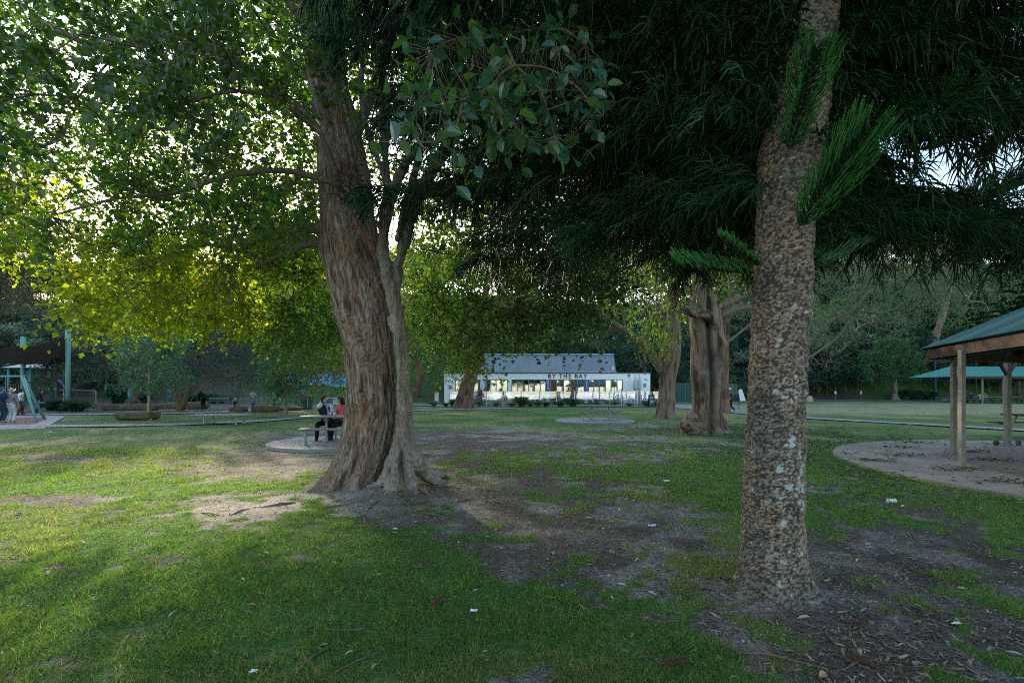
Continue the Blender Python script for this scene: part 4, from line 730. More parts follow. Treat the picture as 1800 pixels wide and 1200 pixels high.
# distant layered conifers at the right edge
def layered_conifer(label, px, pyb, pyt, d, wpx, seed):
    g = np.random.default_rng(seed); b = D(px, pyb, d); t = thing('layered_conifer', label, 'tree', b); H = (pyb - pyt) * d / FPX; mb = MB(); mb.tube([b, b + [0, 0, H * .5], b + [.1, 0, H]], [.3, .2, .05], 8); mb.build('trunk', M_twig, t, smooth=True)
    lf = MB(); w = wpx * d / FPX / 2
    for z in np.arange(H * .12, H, .85):
        rr = w * (1 - (z / H) ** 1.4) + .3
        for k in range(7):
            a = k * .9 + g.random() * 6; L = rr * (.7 + .4 * g.random()); n = int(70 * L); s = g.random(n) ** .7; p = b + np.stack([np.cos(a) * s * L, np.sin(a) * s * L, z + s * L * .16 - s ** 2 * L * .1 + g.normal(0, .07, n)], 1)
            p[:, :2] += g.normal(0, .32, (n, 2)) * (1.1 - s[:, None] * .6); Y = np.stack([np.cos(a) + g.normal(0, .5, n), np.sin(a) + g.normal(0, .5, n), .3 + 0 * s], 1); V, F, q = scatter(CARD, p, Y, rdir(n, g) * .3 + [0, 0, 1], .42, .35)
            c = np.array([.03, .085, .025]) * (.6 + .9 * g.random((n, 1))); lf.add(V, F, np.repeat(c, q, 0))
    lf.build('crown', M_leaff, t)
layered_conifer('layered conifer with bright flat tiers above the green shelter roof, at the right edge', 1790, 700, 440, 70, 170, 5)
layered_conifer('smaller dark layered conifer left of the bright tiered one behind the shelter', 1712, 698, 520, 88, 90, 6)
# feathery casuarina at the left edge
g = np.random.default_rng(9); ct = thing('casuarina', 'feathery pale casuarina foliage drooping in at the left edge', 'tree', (-17.5, 13.5, 0)); mb = MB(); mb.tube([(-17.5, 13.5, -.1), (-17.3, 13.5, 3), (-16.9, 13.3, 6), (-16.6, 13.2, 8)], [.22, .18, .13, .05], 10); mb.build('trunk', M_twig, ct, smooth=True)
A = boxpts([(-160, 60, 440, 530, 12, 14, 90), (-200, 0, 300, 450, 12, 14.5, 60)], g); mb = grow([np.array([(-16.9, 13.3, 6), (-15.6, 13.2, 6.2), (-14, 13, 5.8)]), np.array([(-17.3, 13.5, 3.5), (-15.5, 13.4, 4.6), (-13.6, 13.2, 4.9)])], [np.linspace(.08, .03, 3)] * 2, A, g, tipr=.004); mb.build('branches', M_twig, ct, smooth=True)
P0 = np.repeat(A, 130, 0) + g.normal(size=(len(A) * 130, 3)) * .16; dv = nrm(rdir(len(P0), g) * .5 + np.array([.55, 0, -.55])); P1 = P0 + dv * (.22 + .2 * g.random((len(P0), 1))); V, F = sticks(P0, P1, .0035, .0015); mb = MB(); mb.add(V, F, np.array([.12, .125, .07])); mb.build('crown', M_leafd, ct)

# ---------------------------------------------------------------- the wooded hill, one mass of trees
def forest(name, cs, hs, rs, seed, cards=760, size=.42, cols=None):
    g = np.random.default_rng(seed); lf = MB(); tr = MB(); P0, P1 = [], []
    for i, (c, h, r) in enumerate(zip(cs, hs, rs)):
        nl = g.integers(7, 13); th = g.random(nl) * 6.28; rr = np.sqrt(g.random(nl)) * r * .85; zz = h * (.42 + .5 * g.random(nl)) * (1 - .25 * (rr / r) ** 2); LC = np.stack([c[0] + np.cos(th) * rr, c[1] + np.sin(th) * rr, c[2] + zz], 1); LR = r * (.28 + .24 * g.random(nl))
        n = int(cards * (r / 3) ** 1.3); li = g.integers(0, nl, n); dr = rdir(n, g); dr[:, 2] = np.abs(dr[:, 2]) * .95 - .25; rad = LR[li] * (.55 + .5 * g.random(n) ** .6); p = LC[li] + dr * rad[:, None] * np.array([1.15, 1.15, .72])
        Y = dr * .5 + rdir(n, g) * .8 + [0, 0, -.2]; Z = dr + rdir(n, g) * .6; base = np.array(cols[g.integers(0, len(cols))]) * (.75 + .5 * g.random()); cc = base[None] * (.45 + 1.0 * g.random((nl, 1)))[li] * (.6 + .8 * g.random((n, 1)))
        V, F, q = scatter(LEAF, p, Y, Z, size * (.6 + .8 * g.random(n)), .75); lf.add(V, F, np.repeat(cc, q, 0))
        b = np.array([c[0], c[1], c[2] - .4]); P0.append(b); tp = b + [g.normal(0, h * .06), g.normal(0, .3), h * .6]; P1.append(tp)
        for k in g.choice(nl, min(4, nl), False): P0.append(tp - [0, 0, h * .15 * g.random()]); P1.append(LC[k])
    V, F = sticks(np.array(P0), np.array(P1), .16, .07, 5); lf.add(V, F, np.array([.16, .12, .09]))
    return tag(lf.build(name, M_leaff), kind='stuff')
g = np.random.default_rng(77); cs, hs, rs = [], [], []
for row, yy in enumerate((66, 71, 77, 84, 91, 98, 105, 112, 119)):
    x = -yy * 1.25
    while x < yy * 1.25:
        x += (3.4 + 1.9 * g.random()) * (1 + row * .05); X = x; Y = yy + g.normal(0, 1.6) + (14 * sst(20, 55, np.array(X)) if row < 6 else 6 * sst(20, 55, np.array(X)))
        if row < 2 and -46 < X < -6: continue
        if row == 0 and (16 < X < 70): Y += 6
        z = float(hill_h(np.array([X]), np.array([Y]))[0]); h = (7 + 4 * g.random()) if row < 4 else (10 + 6 * g.random()); pxx = 900 + 850 * X / Y
        if row < 3 and 690 < pxx < 790: continue
        cap = float(np.interp(pxx, [0, 345, 360, 415, 430, 700, 1300, 1500], [458, 458, 476, 476, 428, 430, 425, 395])) + g.normal(0, 6); zc_ = 1.6 + (685 - cap) * Y / 850  # treetops raised to shade the lawn, lowered where the sun passes
        h = np.clip(zc_ - z, 7, 17) if row > 4 else min(h, zc_ - z)
        cs.append((X, Y, z)); hs.append(max(h, 3)); rs.append(2.6 + 1.5 * g.random() + (row > 5) * .5)
FC = [(.045, .105, .060), (.036, .090, .060), (.070, .125, .060), (.050, .095, .075), (.09, .13, .085), (.026, .068, .044)]  # bluish greens paint in the distance haze
forest('wooded_hillside', cs, hs, rs, 3, 560, .60, FC)
# understory right behind the cafe and along the road
cs, hs, rs = [], [], []
for k in range(120):
    X = -75 + 170 * g.random(); Y = 63 + 3 * g.random() + 15 * float(sst(20, 55, np.array(X))); pxx = 900 + 850 * X / Y
    if -50 < X < -8: continue
    cs.append((X, Y + 2, float(hill_h(np.array([X]), np.array([Y + 2]))[0]))); hs.append(2.5 + 2.5 * g.random()); rs.append(1.4 + 1.2 * g.random())
forest('understory_shrubs', cs, hs, rs, 4, 700, .30, FC[:4])
# ================================================================ people
SKIN = mat('skin', (.52, .33, .24), .6, noise=(30, .85, .4, .6)); SKIN2 = mat('tan_skin', (.42, .26, .18), .6, noise=(30, .85, .4, .6))
_cl = {}
def cloth(c):
    if c not in _cl: _cl[c] = mat('cloth', c, .85, noise=(9, .7, .35, .65), bump=(40, .4, .01), spec=.1)
    return _cl[c]
def ik(a, b, l1, l2, pole):
    a, b, pole = (np.array(q, float) for q in (a, b, pole)); v = b - a; L = min(np.linalg.norm(v), (l1 + l2) * .998); u = nrm(v); b = a + u * L
    x = (l1 ** 2 - l2 ** 2 + L ** 2) / (2 * L); h = math.sqrt(max(l1 ** 2 - x * x, 0)); p = pole - u * (pole @ u); return a + u * x + nrm(p) * h, b
def person(label, loc, rz, h=1.68, hip=None, lean=(0, .02), feet=((-.1, .02, 0), (.1, .02, 0)), hands=((-.28, .05, .8), (.28, .05, .8)), look=(0, 1, 0), top=(.5, .5, .5), sleeve=1.0, bottom=('trousers', (.05, .05, .07)), hair=((.05, .03, .02), 0), hat=None,
           shoe=(.05, .05, .05), knee=((0, 1, .2), (0, 1, .2)), elbow=((-.6, -1, -.3), (.6, -1, -.3)), vest=None, scarf=None, fine=False, group=None, female=False, sk=None, glasses=False):
    """local frame: +Y forward, ground at z 0, all lengths for a 1.68 m person and scaled afterwards"""
    t = thing('person', label, 'person', loc, rz, group); s = h / 1.68; sk = sk or SKIN; vx = (.0065 if fine else .012); fr = .0085 if fine else .0115
    H = np.array(hip if hip is not None else (0, 0, .90), float); sw = .165 if female else .19; up = nrm(np.array([lean[0], lean[1], .5])); chest = H + up * .36; sh = H + up * .47; nk = H + up * .54; hd = H + up * .66 + np.array(look) * .02
    side = np.array([1.0, 0, 0]); f = nrm(np.array(look, float)); rt = nrm(np.cross(f, [0, 0, 1]))
    S = [sh - side * sw, sh + side * sw]; Hh = [H - side * .085 - [0, 0, .04], H + side * .085 - [0, 0, .04]]
    K, Ft, E, W = [], [], [], []
    for i in (0, 1):
        ft = np.array(feet[i], float) + [0, 0, .075]; k, ft = ik(Hh[i], ft, .42, .41, knee[i]); K.append(k); Ft.append(ft); e, w = ik(S[i], hands[i], .28, .25, elbow[i]); E.append(e); W.append(w)
    B = [(H, .125, H + up * .18, .105), (H - side * .06, .11, H + side * .06, .11), (H + up * .2, .11, chest, .125), (chest - side * .07, .115, chest + side * .07, .115), (S[0], .058, S[1], .058), (sh, .06, nk, .052), (nk, .052, hd - up * .04, .05)]
    B += [(hd + up * .03 - f * .012, .088, hd + up * .04 + f * .01, .084), (hd - up * .045 + f * .035, .050, hd - up * .01 + f * .035, .06), (hd + up * .012 + f * .088, .010, hd - up * .018 + f * .103, .014), (hd - up * .055 + f * .078, .015, hd - up * .06 + f * .076, .012)]
    for q in (-1, 1): B.append((hd + rt * q * .088 + up * .01, .016, hd + rt * q * .085 - up * .015, .012))
    for i in (0, 1):
        B += [(S[i], .056, E[i], .042), (E[i], .041, W[i], .027), (Hh[i], .092, K[i], .058), (K[i], .057, Ft[i], .036)]
        a = nrm(W[i] - E[i]); n = nrm(np.cross(a, [0.3, 1, .2])); b = nrm(np.cross(n, a)); pm = W[i] + a * .045; B.append((W[i] + a * .01, .026, pm - b * .016, .021)); B.append((W[i] + a * .01, .024, pm + b * .018, .021)); B.append((pm - b * .02 + a * .02, .013, pm + b * .024 + a * .02, .013))
        for k, (o, l) in enumerate(((-.030, .058), (-.010, .068), (.010, .072), (.030, .064))):
            p0 = pm + b * o + a * .022; p1 = p0 + a * l * .5 + n * .004; p2 = p1 + a * l * .4 - n * .018; B += [(p0, fr, p1, fr * .95), (p1, fr * .95, p2, fr * .8)]
        p0 = W[i] + a * .025 + b * .028; B += [(p0, fr * 1.2, p0 + b * .028 + a * .028, fr * 1.05), (p0 + b * .028 + a * .028, fr, p0 + b * .034 + a * .052, fr * .9)]
    def mk(name, caps, m, par=t, v=vx, puff=0.0):
        V, F, N = fused([tuple(c) for c in caps], v, 2)
        if puff: V = V + N * ((fbm(V * 14, 3, len(caps)) - .5) * puff)[:, None]
        o = mkobj(name, V * s, F, None, m, None, smooth=True); o.parent = par; return o
    body = mk('body', B, sk)
    g_ = .016
    T = [(H + up * .02, .125 + g_, H + up * .18, .108 + g_), (H - side * .05, .112 + g_, H + side * .05, .112 + g_), (H + up * .2, .11 + g_, chest, .128 + g_), (chest - side * .07, .117 + g_, chest + side * .07, .117 + g_), (S[0], .062 + g_, S[1], .062 + g_)]
    for i in (0, 1):
        T.append((S[i], .060 + g_, S[i] + (E[i] - S[i]) * min(1, sleeve * 2), .046 + g_))
        if sleeve > .5: T.append((E[i], .044 + g_, E[i] + (W[i] - E[i]) * (sleeve * 2 - 1), .032 + g_))
    mk('top', T, cloth(top), puff=.02)
    if vest: mk('vest', [(c[0], c[1] + .022, c[2], c[3] + .022) for c in T[:4]], cloth(vest), puff=.015)
    if scarf: mk('scarf', [(nk + f * .05 + side * .05, .045, nk + f * .07 - side * .04, .045), (nk + f * .09, .035, chest + f * .15, .045), (chest + f * .15, .045, chest + f * .15 - up * .16, .035)], cloth(scarf))
    L = [(H - side * .05, .128, H + side * .05, .128), (H + up * .04, .128, H, .13)]
    for i in (0, 1):
        if bottom[0] == 'trousers': L += [(Hh[i], .104, K[i], .073), (K[i], .072, Ft[i] + [0, 0, .03], .058)]
        elif bottom[0] == 'shorts': L += [(Hh[i], .108, Hh[i] + (K[i] - Hh[i]) * .8, .09)]
    mk(bottom[0], L, cloth(bottom[1]), puff=.015)
    for i in (0, 1):
        fd = nrm(np.array([(K[i] - Hh[i])[0] * .3, 1.0, 0])); mk('shoe', [(Ft[i] - [0, 0, .035], .042, Ft[i] + fd * .13 - [0, 0, .045], .032), (Ft[i] - fd * .03 - [0, 0, .038], .038, Ft[i], .045)], cloth(shoe))
    hc, hl = hair; C = [(hd + up * .055 - f * .03, .090, hd + up * .06 + f * .005, .084), (hd - f * .045 + up * .01, .08, hd - f * .05 - up * .03, .06)]
    if hl: C += [(hd - f * .06, .07, hd - f * .07 - up * hl, .05)] + [(hd + rt * q * .07 + up * .03 - f * .02, .035, hd + rt * q * .075 - up * min(hl, .12) - f * .02, .03) for q in (-1, 1)]
    hm = mk('hair', C, cloth(hc), puff=.03)
    if hat:
        mk('hat', [(hd + up * .085 - f * .015, .092, hd + up * .1 + f * .005, .085), (hd + up * .075 + f * .06, .05, hd + up * .065 + f * .125, .022)], cloth(hat))
    if fine:
        for q in (-1, 1): ey = MB(); ey.add(*capsule(hd + f * .078 + rt * q * .033 + up * .015, .010, hd + f * .080 + rt * q * .033 + up * .015, .010, 8)); o = ey.build('eye', mat('dark_eye', (.03, .02, .02), .2)); o.parent = body; o.scale = (s,) * 3
    if glasses:
        o = MB(); o.bar(hd + up * .11 + f * .07 - rt * .07, hd + up * .11 + f * .07 + rt * .07, .03, .03); o = o.build('sunglasses', mat('dark_lens', (.02, .02, .02), .1, spec=.8)); o.parent = t; o.scale = (s,) * 3
    return t
STEP = dict(feet=((-.09, .30, .02), (.09, -.28, .05)), hands=((-.24, -.18, .82), (.24, .22, .86)), lean=(0, .04))

# ================================================================ picnic furniture
M_alu = mat('weathered_slats', (.20, .21, .205), .6, noise=(14, .72, .35, .7), metal=.15, stretch=(1, 9, 9)); M_galv = mat('galvanised_steel', (.26, .33, .33), .5, noise=(9, .7, .4, .7), metal=.35)
def planks(root, name, x0, x1, y0, y1, z, n=3, th=.045):
    mb = MB(); w = (y1 - y0 - .012 * (n - 1)) / n
    for i in range(n): mb.box((x0, y0 + i * (w + .012), z - th), (x1, y0 + i * (w + .012) + w, z))
    for x in (x0 + .25, (x0 + x1) / 2, x1 - .25): mb.box((x - .02, y0 + .02, z - th - .02), (x + .02, y1 - .02, z - th + .001))
    o = mb.build(name, M_alu); o.parent = root; return o
def post(root, x, y, z0, z1, r=.038, name='leg', foot=True):
    mb = MB(); mb.tube([(x, y, z0), (x, y, z1)], r, 10)
    if foot: mb.tube([(x, y, z0), (x, y, z0 + .02)], r * 1.9, 10); mb.tube([(x, y, z0 + .02), (x, y, z0 + .07)], [r * 1.5, r], 10)
    o = mb.build(name, M_galv, smooth=False); o.parent = root; return o
def picnic_table(label, loc, rz, L=2.1, group=None):
    t = thing('picnic_table', label, 'table', loc, rz, group); planks(t, 'table_top', -L / 2, L / 2, -.36, .36, .76, 5)
    for x in (-.42, .42):
        post(t, x, 0, 0, .70); mb = MB(); mb.bar((x, 0, .52), (x, -.24, .70), .03, .03); mb.bar((x, 0, .52), (x, .24, .70), .03, .03); o = mb.build('bracket', M_galv); o.parent = t
    return t
def picnic_bench(label, loc, rz, L=2.1, group=None, w=.30, legs=(-.72, .72)):
    t = thing('picnic_bench', label, 'bench', loc, rz, group); planks(t, 'seat', -L / 2, L / 2, -w / 2, w / 2, .45, 3 if w < .5 else 7)
    for x in legs:
        for y in ((0,) if w < .5 else (-w / 2 + .1, w / 2 - .1)): post(t, x, y, 0, .40)
    return t
z = .085
picnic_table('picnic table where the two women sit, on the round concrete pad', (-5.05, 14.25, z), 0, 2.15)
picnic_bench('empty near bench on the round concrete pad beside the massive trunk', (-4.85, 13.35, z), 0, 2.05, legs=(-.86, .3))
picnic_bench('far bench carrying the two seated women', (-4.75, 15.0, z), 0, 2.05)
picnic_table('empty picnic table in the middle of the lawn before the cafe', (4.5, 24.6, .06), R(-3), 2.3)
picnic_bench('near bench of the empty lawn table', (4.25, 23.9, .06), R(-3), 2.2); picnic_bench('far bench of the empty lawn table', (4.85, 25.4, .06), R(-3), 1.9)
b = G(382, 746.5); picnic_bench('wide low slatted platform bench between the two thin young trees', (b[0] - .1, b[1] + .5, 0), R(2), 2.6, w=.9, legs=(-.6, .85))
# two women at the table
person('woman in navy vest and pale blue top with blue scarf, hand at her ear', (-5.72, 14.93, z), R(186), 1.66, hip=(0, 0, .56), lean=(.03, .10), feet=((-.13, .50, 0), (.17, .46, 0)), hands=((-.20, .42, .80), (.13, .12, 1.13)),
       look=(-.72, .72, -.06), top=(.58, .74, .82), bottom=('trousers', (.02, .02, .028)), hair=((.06, .025, .015), .10), vest=(.025, .032, .055), scarf=(.22, .45, .72), elbow=((-.5, -.2, -1), (.25, 1.0, -1.2)), knee=((-.1, 1, .6), (.2, 1, .6)), fine=True, female=True)
person('woman in a coral red jacket facing left, sunglasses pushed up on her hair', (-5.16, 14.95, z), R(130), 1.62, hip=(0, 0, .56), lean=(0, .10), feet=((-.1, .48, 0), (.12, .42, 0)), hands=((-.12, .44, .82), (.06, .42, .84)),
       look=(.35, .94, -.03), top=(.72, .11, .13), bottom=('trousers', (.02, .02, .025)), hair=((.05, .025, .018), .13), elbow=((-.6, -.2, -1), (.6, -.2, -1)), knee=((0, 1, .6), (0, 1, .6)), fine=True, female=True, glasses=True)
M_white = mat('white_paint', (.72, .74, .76), .6, noise=(3, .9, .4, .7)); M_black = mat('black_plastic', (.025, .028, .03), .6, noise=(12, 1.6, .4, .7)); M_paper = mat('paper', (.75, .75, .72), .8, noise=(25, .8, .4, .6))
c = thing('paper_cup', 'white paper cup between the two seated women', 'cup', (-5.28, 14.38, z + .76)); mb = MB(); mb.tube([(0, 0, 0), (0, 0, .10)], [.03, .042], 14); o = mb.build('cup', M_paper, smooth=True); o.parent = c; mb = MB(); mb.tube([(0, 0, .10), (0, 0, .112)], [.045, .04], 14); o = mb.build('lid', M_black); o.parent = c
c = thing('handbag', 'black handbag lying on the far bench between the two women', 'bag', (-5.42, 15.02, z + .45)); V, F, N = fused([((-.12, 0, .08), .075, (.12, 0, .08), .075), ((-.08, 0, .14), .05, (.08, 0, .14), .05)], .015); o = mkobj('bag_body', V, F, None, M_black, smooth=True); o.parent = c
mb = MB(); mb.tube(catmull([(-.1, 0, .17), (-.05, 0, .3), (.05, 0, .3), (.1, 0, .17)], 5), .008, 6); o = mb.build('handle', M_black, smooth=True); o.parent = c

# ================================================================ cafe
YC = 50.0
def cx(px, d=YC): return (px - 900) / FPX * d
def cz(py, d=YC): return CAMH - (py - HZ) * d / FPX
CF = thing('cafe', 'long low white cafe with a grey corrugated roof and black lettering over the door', 'building', (cx(962), YC, 0))
M_wall = mat('white_render', (.88, .89, .90), .75, noise=(1.2, .93, .4, .7), bump=(30, .15, .01)); M_frame = mat('grey_window_frame', (.16, .17, .17), .45, spec=.4); M_in = mat('dark_interior', (.03, .03, .03), .8)
ztop, zhd = cz(656), cz(666.5); XL, XR = cx(781), cx(1143); wall = MB()
op = [(cx(799.5), cx(809), cz(688)), (cx(830), cx(893), 0.1), (cx(899), cx(960), 0.1), (cx(966), cx(1028), 0.1), (cx(1034), cx(1095), 0.1)]; x = XL
for a, b_, zb in op:
    wall.box((x, YC, -.1), (a, YC + .22, zhd)); x = b_
    if zb > .2: wall.box((a, YC, -.1), (b_, YC + .22, zb))
wall.box((x, YC, -.1), (XR, YC + .22, zhd)); wall.box((XL, YC, zhd), (XR, YC + .22, ztop))
wall.box((XL, YC + .22, -.1), (XL + .2, YC + 8, ztop)); wall.box((XR - .2, YC + .22, -.1), (XR, YC + 8, ztop)); wall.box((XL, YC + 8, -.1), (XR, YC + 8.2, ztop)); wall.build('wall', M_wall, CF)
mb = MB(); mb.box((XL - .10, YC - .10, ztop), (XR + .12, YC + 8.3, ztop + .10)); mb.build('parapet', mat('dark_capping', (.06, .09, .11), .5), CF)
mb = MB(); mb.box((XL + .2, YC + 3.0, 0), (XR - .2, YC + 3.05, 3.1)); mb.box((XL + .2, YC + .3, 3.15), (XR - .2, YC + 3, 3.2)); mb.build('interior', M_in, CF)
# corrugated gable roof, ridge parallel to the front
M_zinc = mat('corrugated_zinc', (.15, .19, .20), .5, noise=(.9, .75, .35, .7), metal=.3, stretch=(1, .3, .3))
def corr(P00, P10, P01, P11, pitch, amp, nv=2):
    """ribbed sheet: ribs run from the 0 edge to the 1 edge"""
    P00, P10, P01, P11 = (np.array(p, float) for p in (P00, P10, P01, P11)); W = np.linalg.norm(P10 - P00); n = int(W / pitch * 6); u = np.linspace(0, 1, n + 1); nn = nrm(np.cross(P10 - P00, P01 - P00)); nn = nn * np.sign(nn[2]); w = np.sin(u * W / pitch * 2 * math.pi) * amp
    V = np.concatenate([(P00 + (P10 - P00) * u[:, None]) * (1 - t) + (P01 + (P11 - P01) * u[:, None]) * t + nn * w[:, None] for t in np.linspace(0, 1, nv)]); i = np.arange(n)[None] + (np.arange(nv - 1) * (n + 1))[:, None]
    return V, np.stack([i, i + 1, i + n + 2, i + n + 1], -1).reshape(-1, 4)
rl, rr_, re_l, re_r = cx(848, 53.6), cx(1077, 53.6), cx(846), cx(1083); zr = cz(623.5, 53.6); mb = MB()
mb.add(*corr((re_l, YC - .05, ztop + .13), (re_r, YC - .05, ztop + .13), (rl - .1, 53.6, zr), (rr_ + .1, 53.6, zr), .24, .014)); mb.add(*corr((re_l, 57.3, ztop + .13), (re_r, 57.3, ztop + .13), (rl - .1, 53.6, zr), (rr_ + .1, 53.6, zr), .30, .035)); rf = mb.build('roof', M_zinc, CF)
mb = MB()
for a, b_ in ((re_l + .12, rl + .05), (re_r - .12, rr_ - .05)): mb.add(np.array([(a, YC + .1, ztop + .10), (a, 57.1, ztop + .10), (b_, 53.6, zr - .08)]), np.array([[0, 1, 2]]))
mb.build('gable', M_wall, CF)
mb = MB(); mb.tube([(rl - .15, 53.6, zr + .03), (rr_ + .15, 53.6, zr + .03)], .10, 8); mb.box((re_l - .05, YC - .16, ztop + .07), (re_r + .05, YC - .06, ztop + .18)); mb.build('ridge_cap', mat('grey_flashing', (.30, .33, .36), .5, metal=.3), CF)
mb = MB(); mb.tube([(cx(1079), YC + .4, ztop + .1), (cx(1079), YC + .4, ztop + .75)], .09, 10); mb.build('vent_pipe', M_white, CF)
M_mirror = glassmat('window_glass', (.74, .86, 1), .88, .03, (.02, .02, .02)); M_clear = glassmat('balustrade_glass', (.93, .96, 1), .55, .02)
for a, b_, zb, n in ((op[0][0], op[0][1], op[0][2], 1), (op[1][0], op[1][1], .1, 6), (op[2][0], op[2][1], .1, 6), (op[3][0], op[3][1], .1, 5), (op[4][0], op[4][1], .1, 6)):
    fr = MB(); w_ = (b_ - a) / n; y0 = YC + .08
    fr.box((a, y0, zb), (b_, y0 + .07, zb + .07)); fr.box((a, y0, zhd - .09), (b_, y0 + .07, zhd))
    for i in range(n + 1): xx = a + i * w_; fr.box((xx - (.05 if 0 < i < n else 0) - (.09 if i == n else 0), y0 + .001, zb + .07), (xx + (.05 if 0 < i < n else 0) + (.09 if i == 0 else 0), y0 + .069, zhd - .09))
    if zb < .5: fr.box((a + .09, y0 + .005, .95), (b_ - .09, y0 + .05, 1.0))
    wn = fr.build('window', M_frame, CF)
    for i in range(n):
        if n == 5 and i in (0,):
            gl = MB(); gl.box((a + i * w_ + .06, y0 + .03, zb + .07), (a + (i + 1) * w_ - .05, y0 + .04, zhd - .09)); gl.build('pane', glassmat('dim_glass', (.9, .8, .7), .25, .03, (.10, .05, .03))).parent = CF; kid = COL.objects[-1]
            kid = [o for o in COL.objects if o.name.startswith('pane')][-1]; kid.location = -Vector(CF.location); continue
        gl = MB(); tl = (random.random() - .5) * .03; gl.quad((a + i * w_ + .05, y0 + .03, zb + .06), (a + (i + 1) * w_ - .05, y0 + .03 + tl, zb + .06), (a + (i + 1) * w_ - .05, y0 + .035 + tl, zhd - .08), (a + i * w_ + .05, y0 + .035, zhd - .08))
        p = gl.build('pane', M_mirror); p.parent = wn; p.location = -Vector(CF.location)
mb = MB(); mb.box((cx(966), YC - .35, -.02), (cx(1028), YC + .05, .06)); mb.build('door_step', M_conc2, CF)
def text(s, x, z, y, size, m, par, name, ext=.02, rot=(R(90), 0, 0), space=1.0, align='CENTER', off=0.0):
    cu = bpy.data.curves.new(name, 'FONT'); cu.body = s; cu.size = size; cu.extrude = ext; cu.align_x = align; cu.space_character = space; cu.offset = off
    o = bpy.data.objects.new(name, cu); COL.objects.link(o); me = bpy.data.meshes.new_from_object(o.evaluated_get(bpy.context.evaluated_depsgraph_get())); bpy.data.objects.remove(o)
    me.materials.clear(); me.materials.append(m); q = bpy.data.objects.new(name, me); COL.objects.link(q); q.parent = par; q.rotation_euler = rot; q.location = Vector((x, y, z)) - (par.location if par else Vector()); return q
M_ink = mat('black_lettering', (.02, .022, .028), .5)
text('BY THE BAY', cx(997.5), cz(664.3), YC - .012, .60, M_ink, CF, 'sign_lettering', .012, space=1.30, off=.012)
for px, lb in ((963, 'left of the cafe doorway'), (1031, 'right of the cafe doorway')):
    t = thing('banner', 'tall narrow blue banner with white letters ' + lb, 'banner', (cx(px), YC - .12, 0)); mb = MB(); mb.box((cx(px) - .17, YC - .14, cz(687)), (cx(px) + .17, YC - .11, cz(667))); mb.build('panel', mat('blue_banner', (.05, .10, .34), .7, noise=(4, .8, .4, .6)), t)
    for k, ch in enumerate('OPEN'): text(ch, cx(px), cz(671.2 + k * 4.3), YC - .142, .25, M_white, t, 'lettering', .004, off=.006)
mb = MB(); mb.box((cx(1103.5), YC - .05, cz(662)), (cx(1107.5), YC - .001, cz(657.5))); mb.build('louvre', M_frame, CF)
for px, py in ((791, 680), (1133.5, 677)):
    mb = MB(); mb.box((cx(px) - .13, YC - .05, cz(py + 3.4)), (cx(px) + .13, YC - .001, cz(py - 3.4))); mb.build('menu_panel', mat('green_panel', (.10, .25, .24), .5), CF)
for px, py in ((788, 670), (793, 670), (1134, 666), (1137, 667), (790, 659), (1134, 657)):
    mb = MB(); mb.box((cx(px) - .05, YC - .06, cz(py + 1.3)), (cx(px) + .05, YC - .001, cz(py - .6))); mb.build('wall_light', M_frame, CF)
# glass windbreak in front of the terrace
tag(poly('terrace', [(XL - .3, 46.2), (XR + 3.2, 46.2), (XR + 3.2, YC - .02), (XL - .3, YC - .02)], .05, M_conc2, px=False, zb=-.1), kind='structure')
YB = 46.6; xw = [cx(v, YB) for v in (790, 822, 855, 884, 916, 948, 978, 1010, 1042, 1072, 1092, 1120, 1142, 1158)]
WB = thing('glass_windbreak', 'waist high clear glass windbreak with pale posts along the cafe terrace', 'fence', (0, YB, .05))
for i, x in enumerate(xw):
    mb = MB(); mb.box((x - .035, YB - .035, .05), (x + .035, YB + .035, 1.52)); mb.build('post', M_white, WB)
    if i < len(xw) - 1:
        mb = MB(); tl = (random.random() - .5) * .05; z0 = .16; mb.quad((x + .05, YB, z0), (xw[i + 1] - .05, YB + tl, z0), (xw[i + 1] - .05, YB + tl + .004, 1.46), (x + .05, YB + .004, 1.46)); mb.build('pane', M_clear if i not in (2, 3, 4) else glassmat('reflecting_glass', (.95, .96, .98), .7, .02), WB)
# low white planter walls
def simple(name, label, cat, loc, build, m, rz=0, group=None):
    t = thing(name, label, cat, loc, rz, group); return t
# cafe tables and chairs
def cafe_table():
    t = thing('cafe_table', 'x', 'table'); mb = MB(); mb.box((-.38, -.38, .70), (.38, .38, .735)); o = mb.build('table_top', M_white); o.parent = t
    for x in (-.32, .32):
        for y in (-.32, .32): mb = MB(); mb.bar((x, y, 0), (x * .95, y * .95, .70), .035, .035); o = mb.build('leg', M_black); o.parent = t
    return t
def cafe_chair():
    t = thing('cafe_chair', 'x', 'chair'); mb = MB(); mb.box((-.21, -.2, .43), (.21, .22, .46)); o = mb.build('seat', M_black); o.parent = t
    mb = MB(); mb.bar((-.19, -.2, .46), (-.19, -.27, .84), .03, .03); mb.bar((.19, -.2, .46), (.19, -.27, .84), .03, .03)
    for k in range(3): mb.bar((-.19, -.235 - k * .013, .60 + k * .1), (.19, -.235 - k * .013, .60 + k * .1), .02, .06)
    o = mb.build('backrest', M_black); o.parent = t
    for x in (-.18, .18):
        for y in (-.18, .19): mb = MB(); mb.bar((x, y, .43), (x * 1.15, y * 1.2, 0), .03, .03); o = mb.build('leg', M_black); o.parent = t
    return t
NTH = ['first', 'second', 'third', 'fourth', 'fifth', 'sixth', 'seventh', 'eighth', 'ninth', 'tenth', 'eleventh', 'twelfth', 'thirteenth', 'fourteenth', 'fifteenth', 'sixteenth', 'seventeenth', 'eighteenth']
tb, chp = cafe_table(), cafe_chair(); tx = [cx(v, 48.1) for v in (834, 866, 906, 940, 972, 1012, 1040, 1068, 1098, 1128)]; n = 0
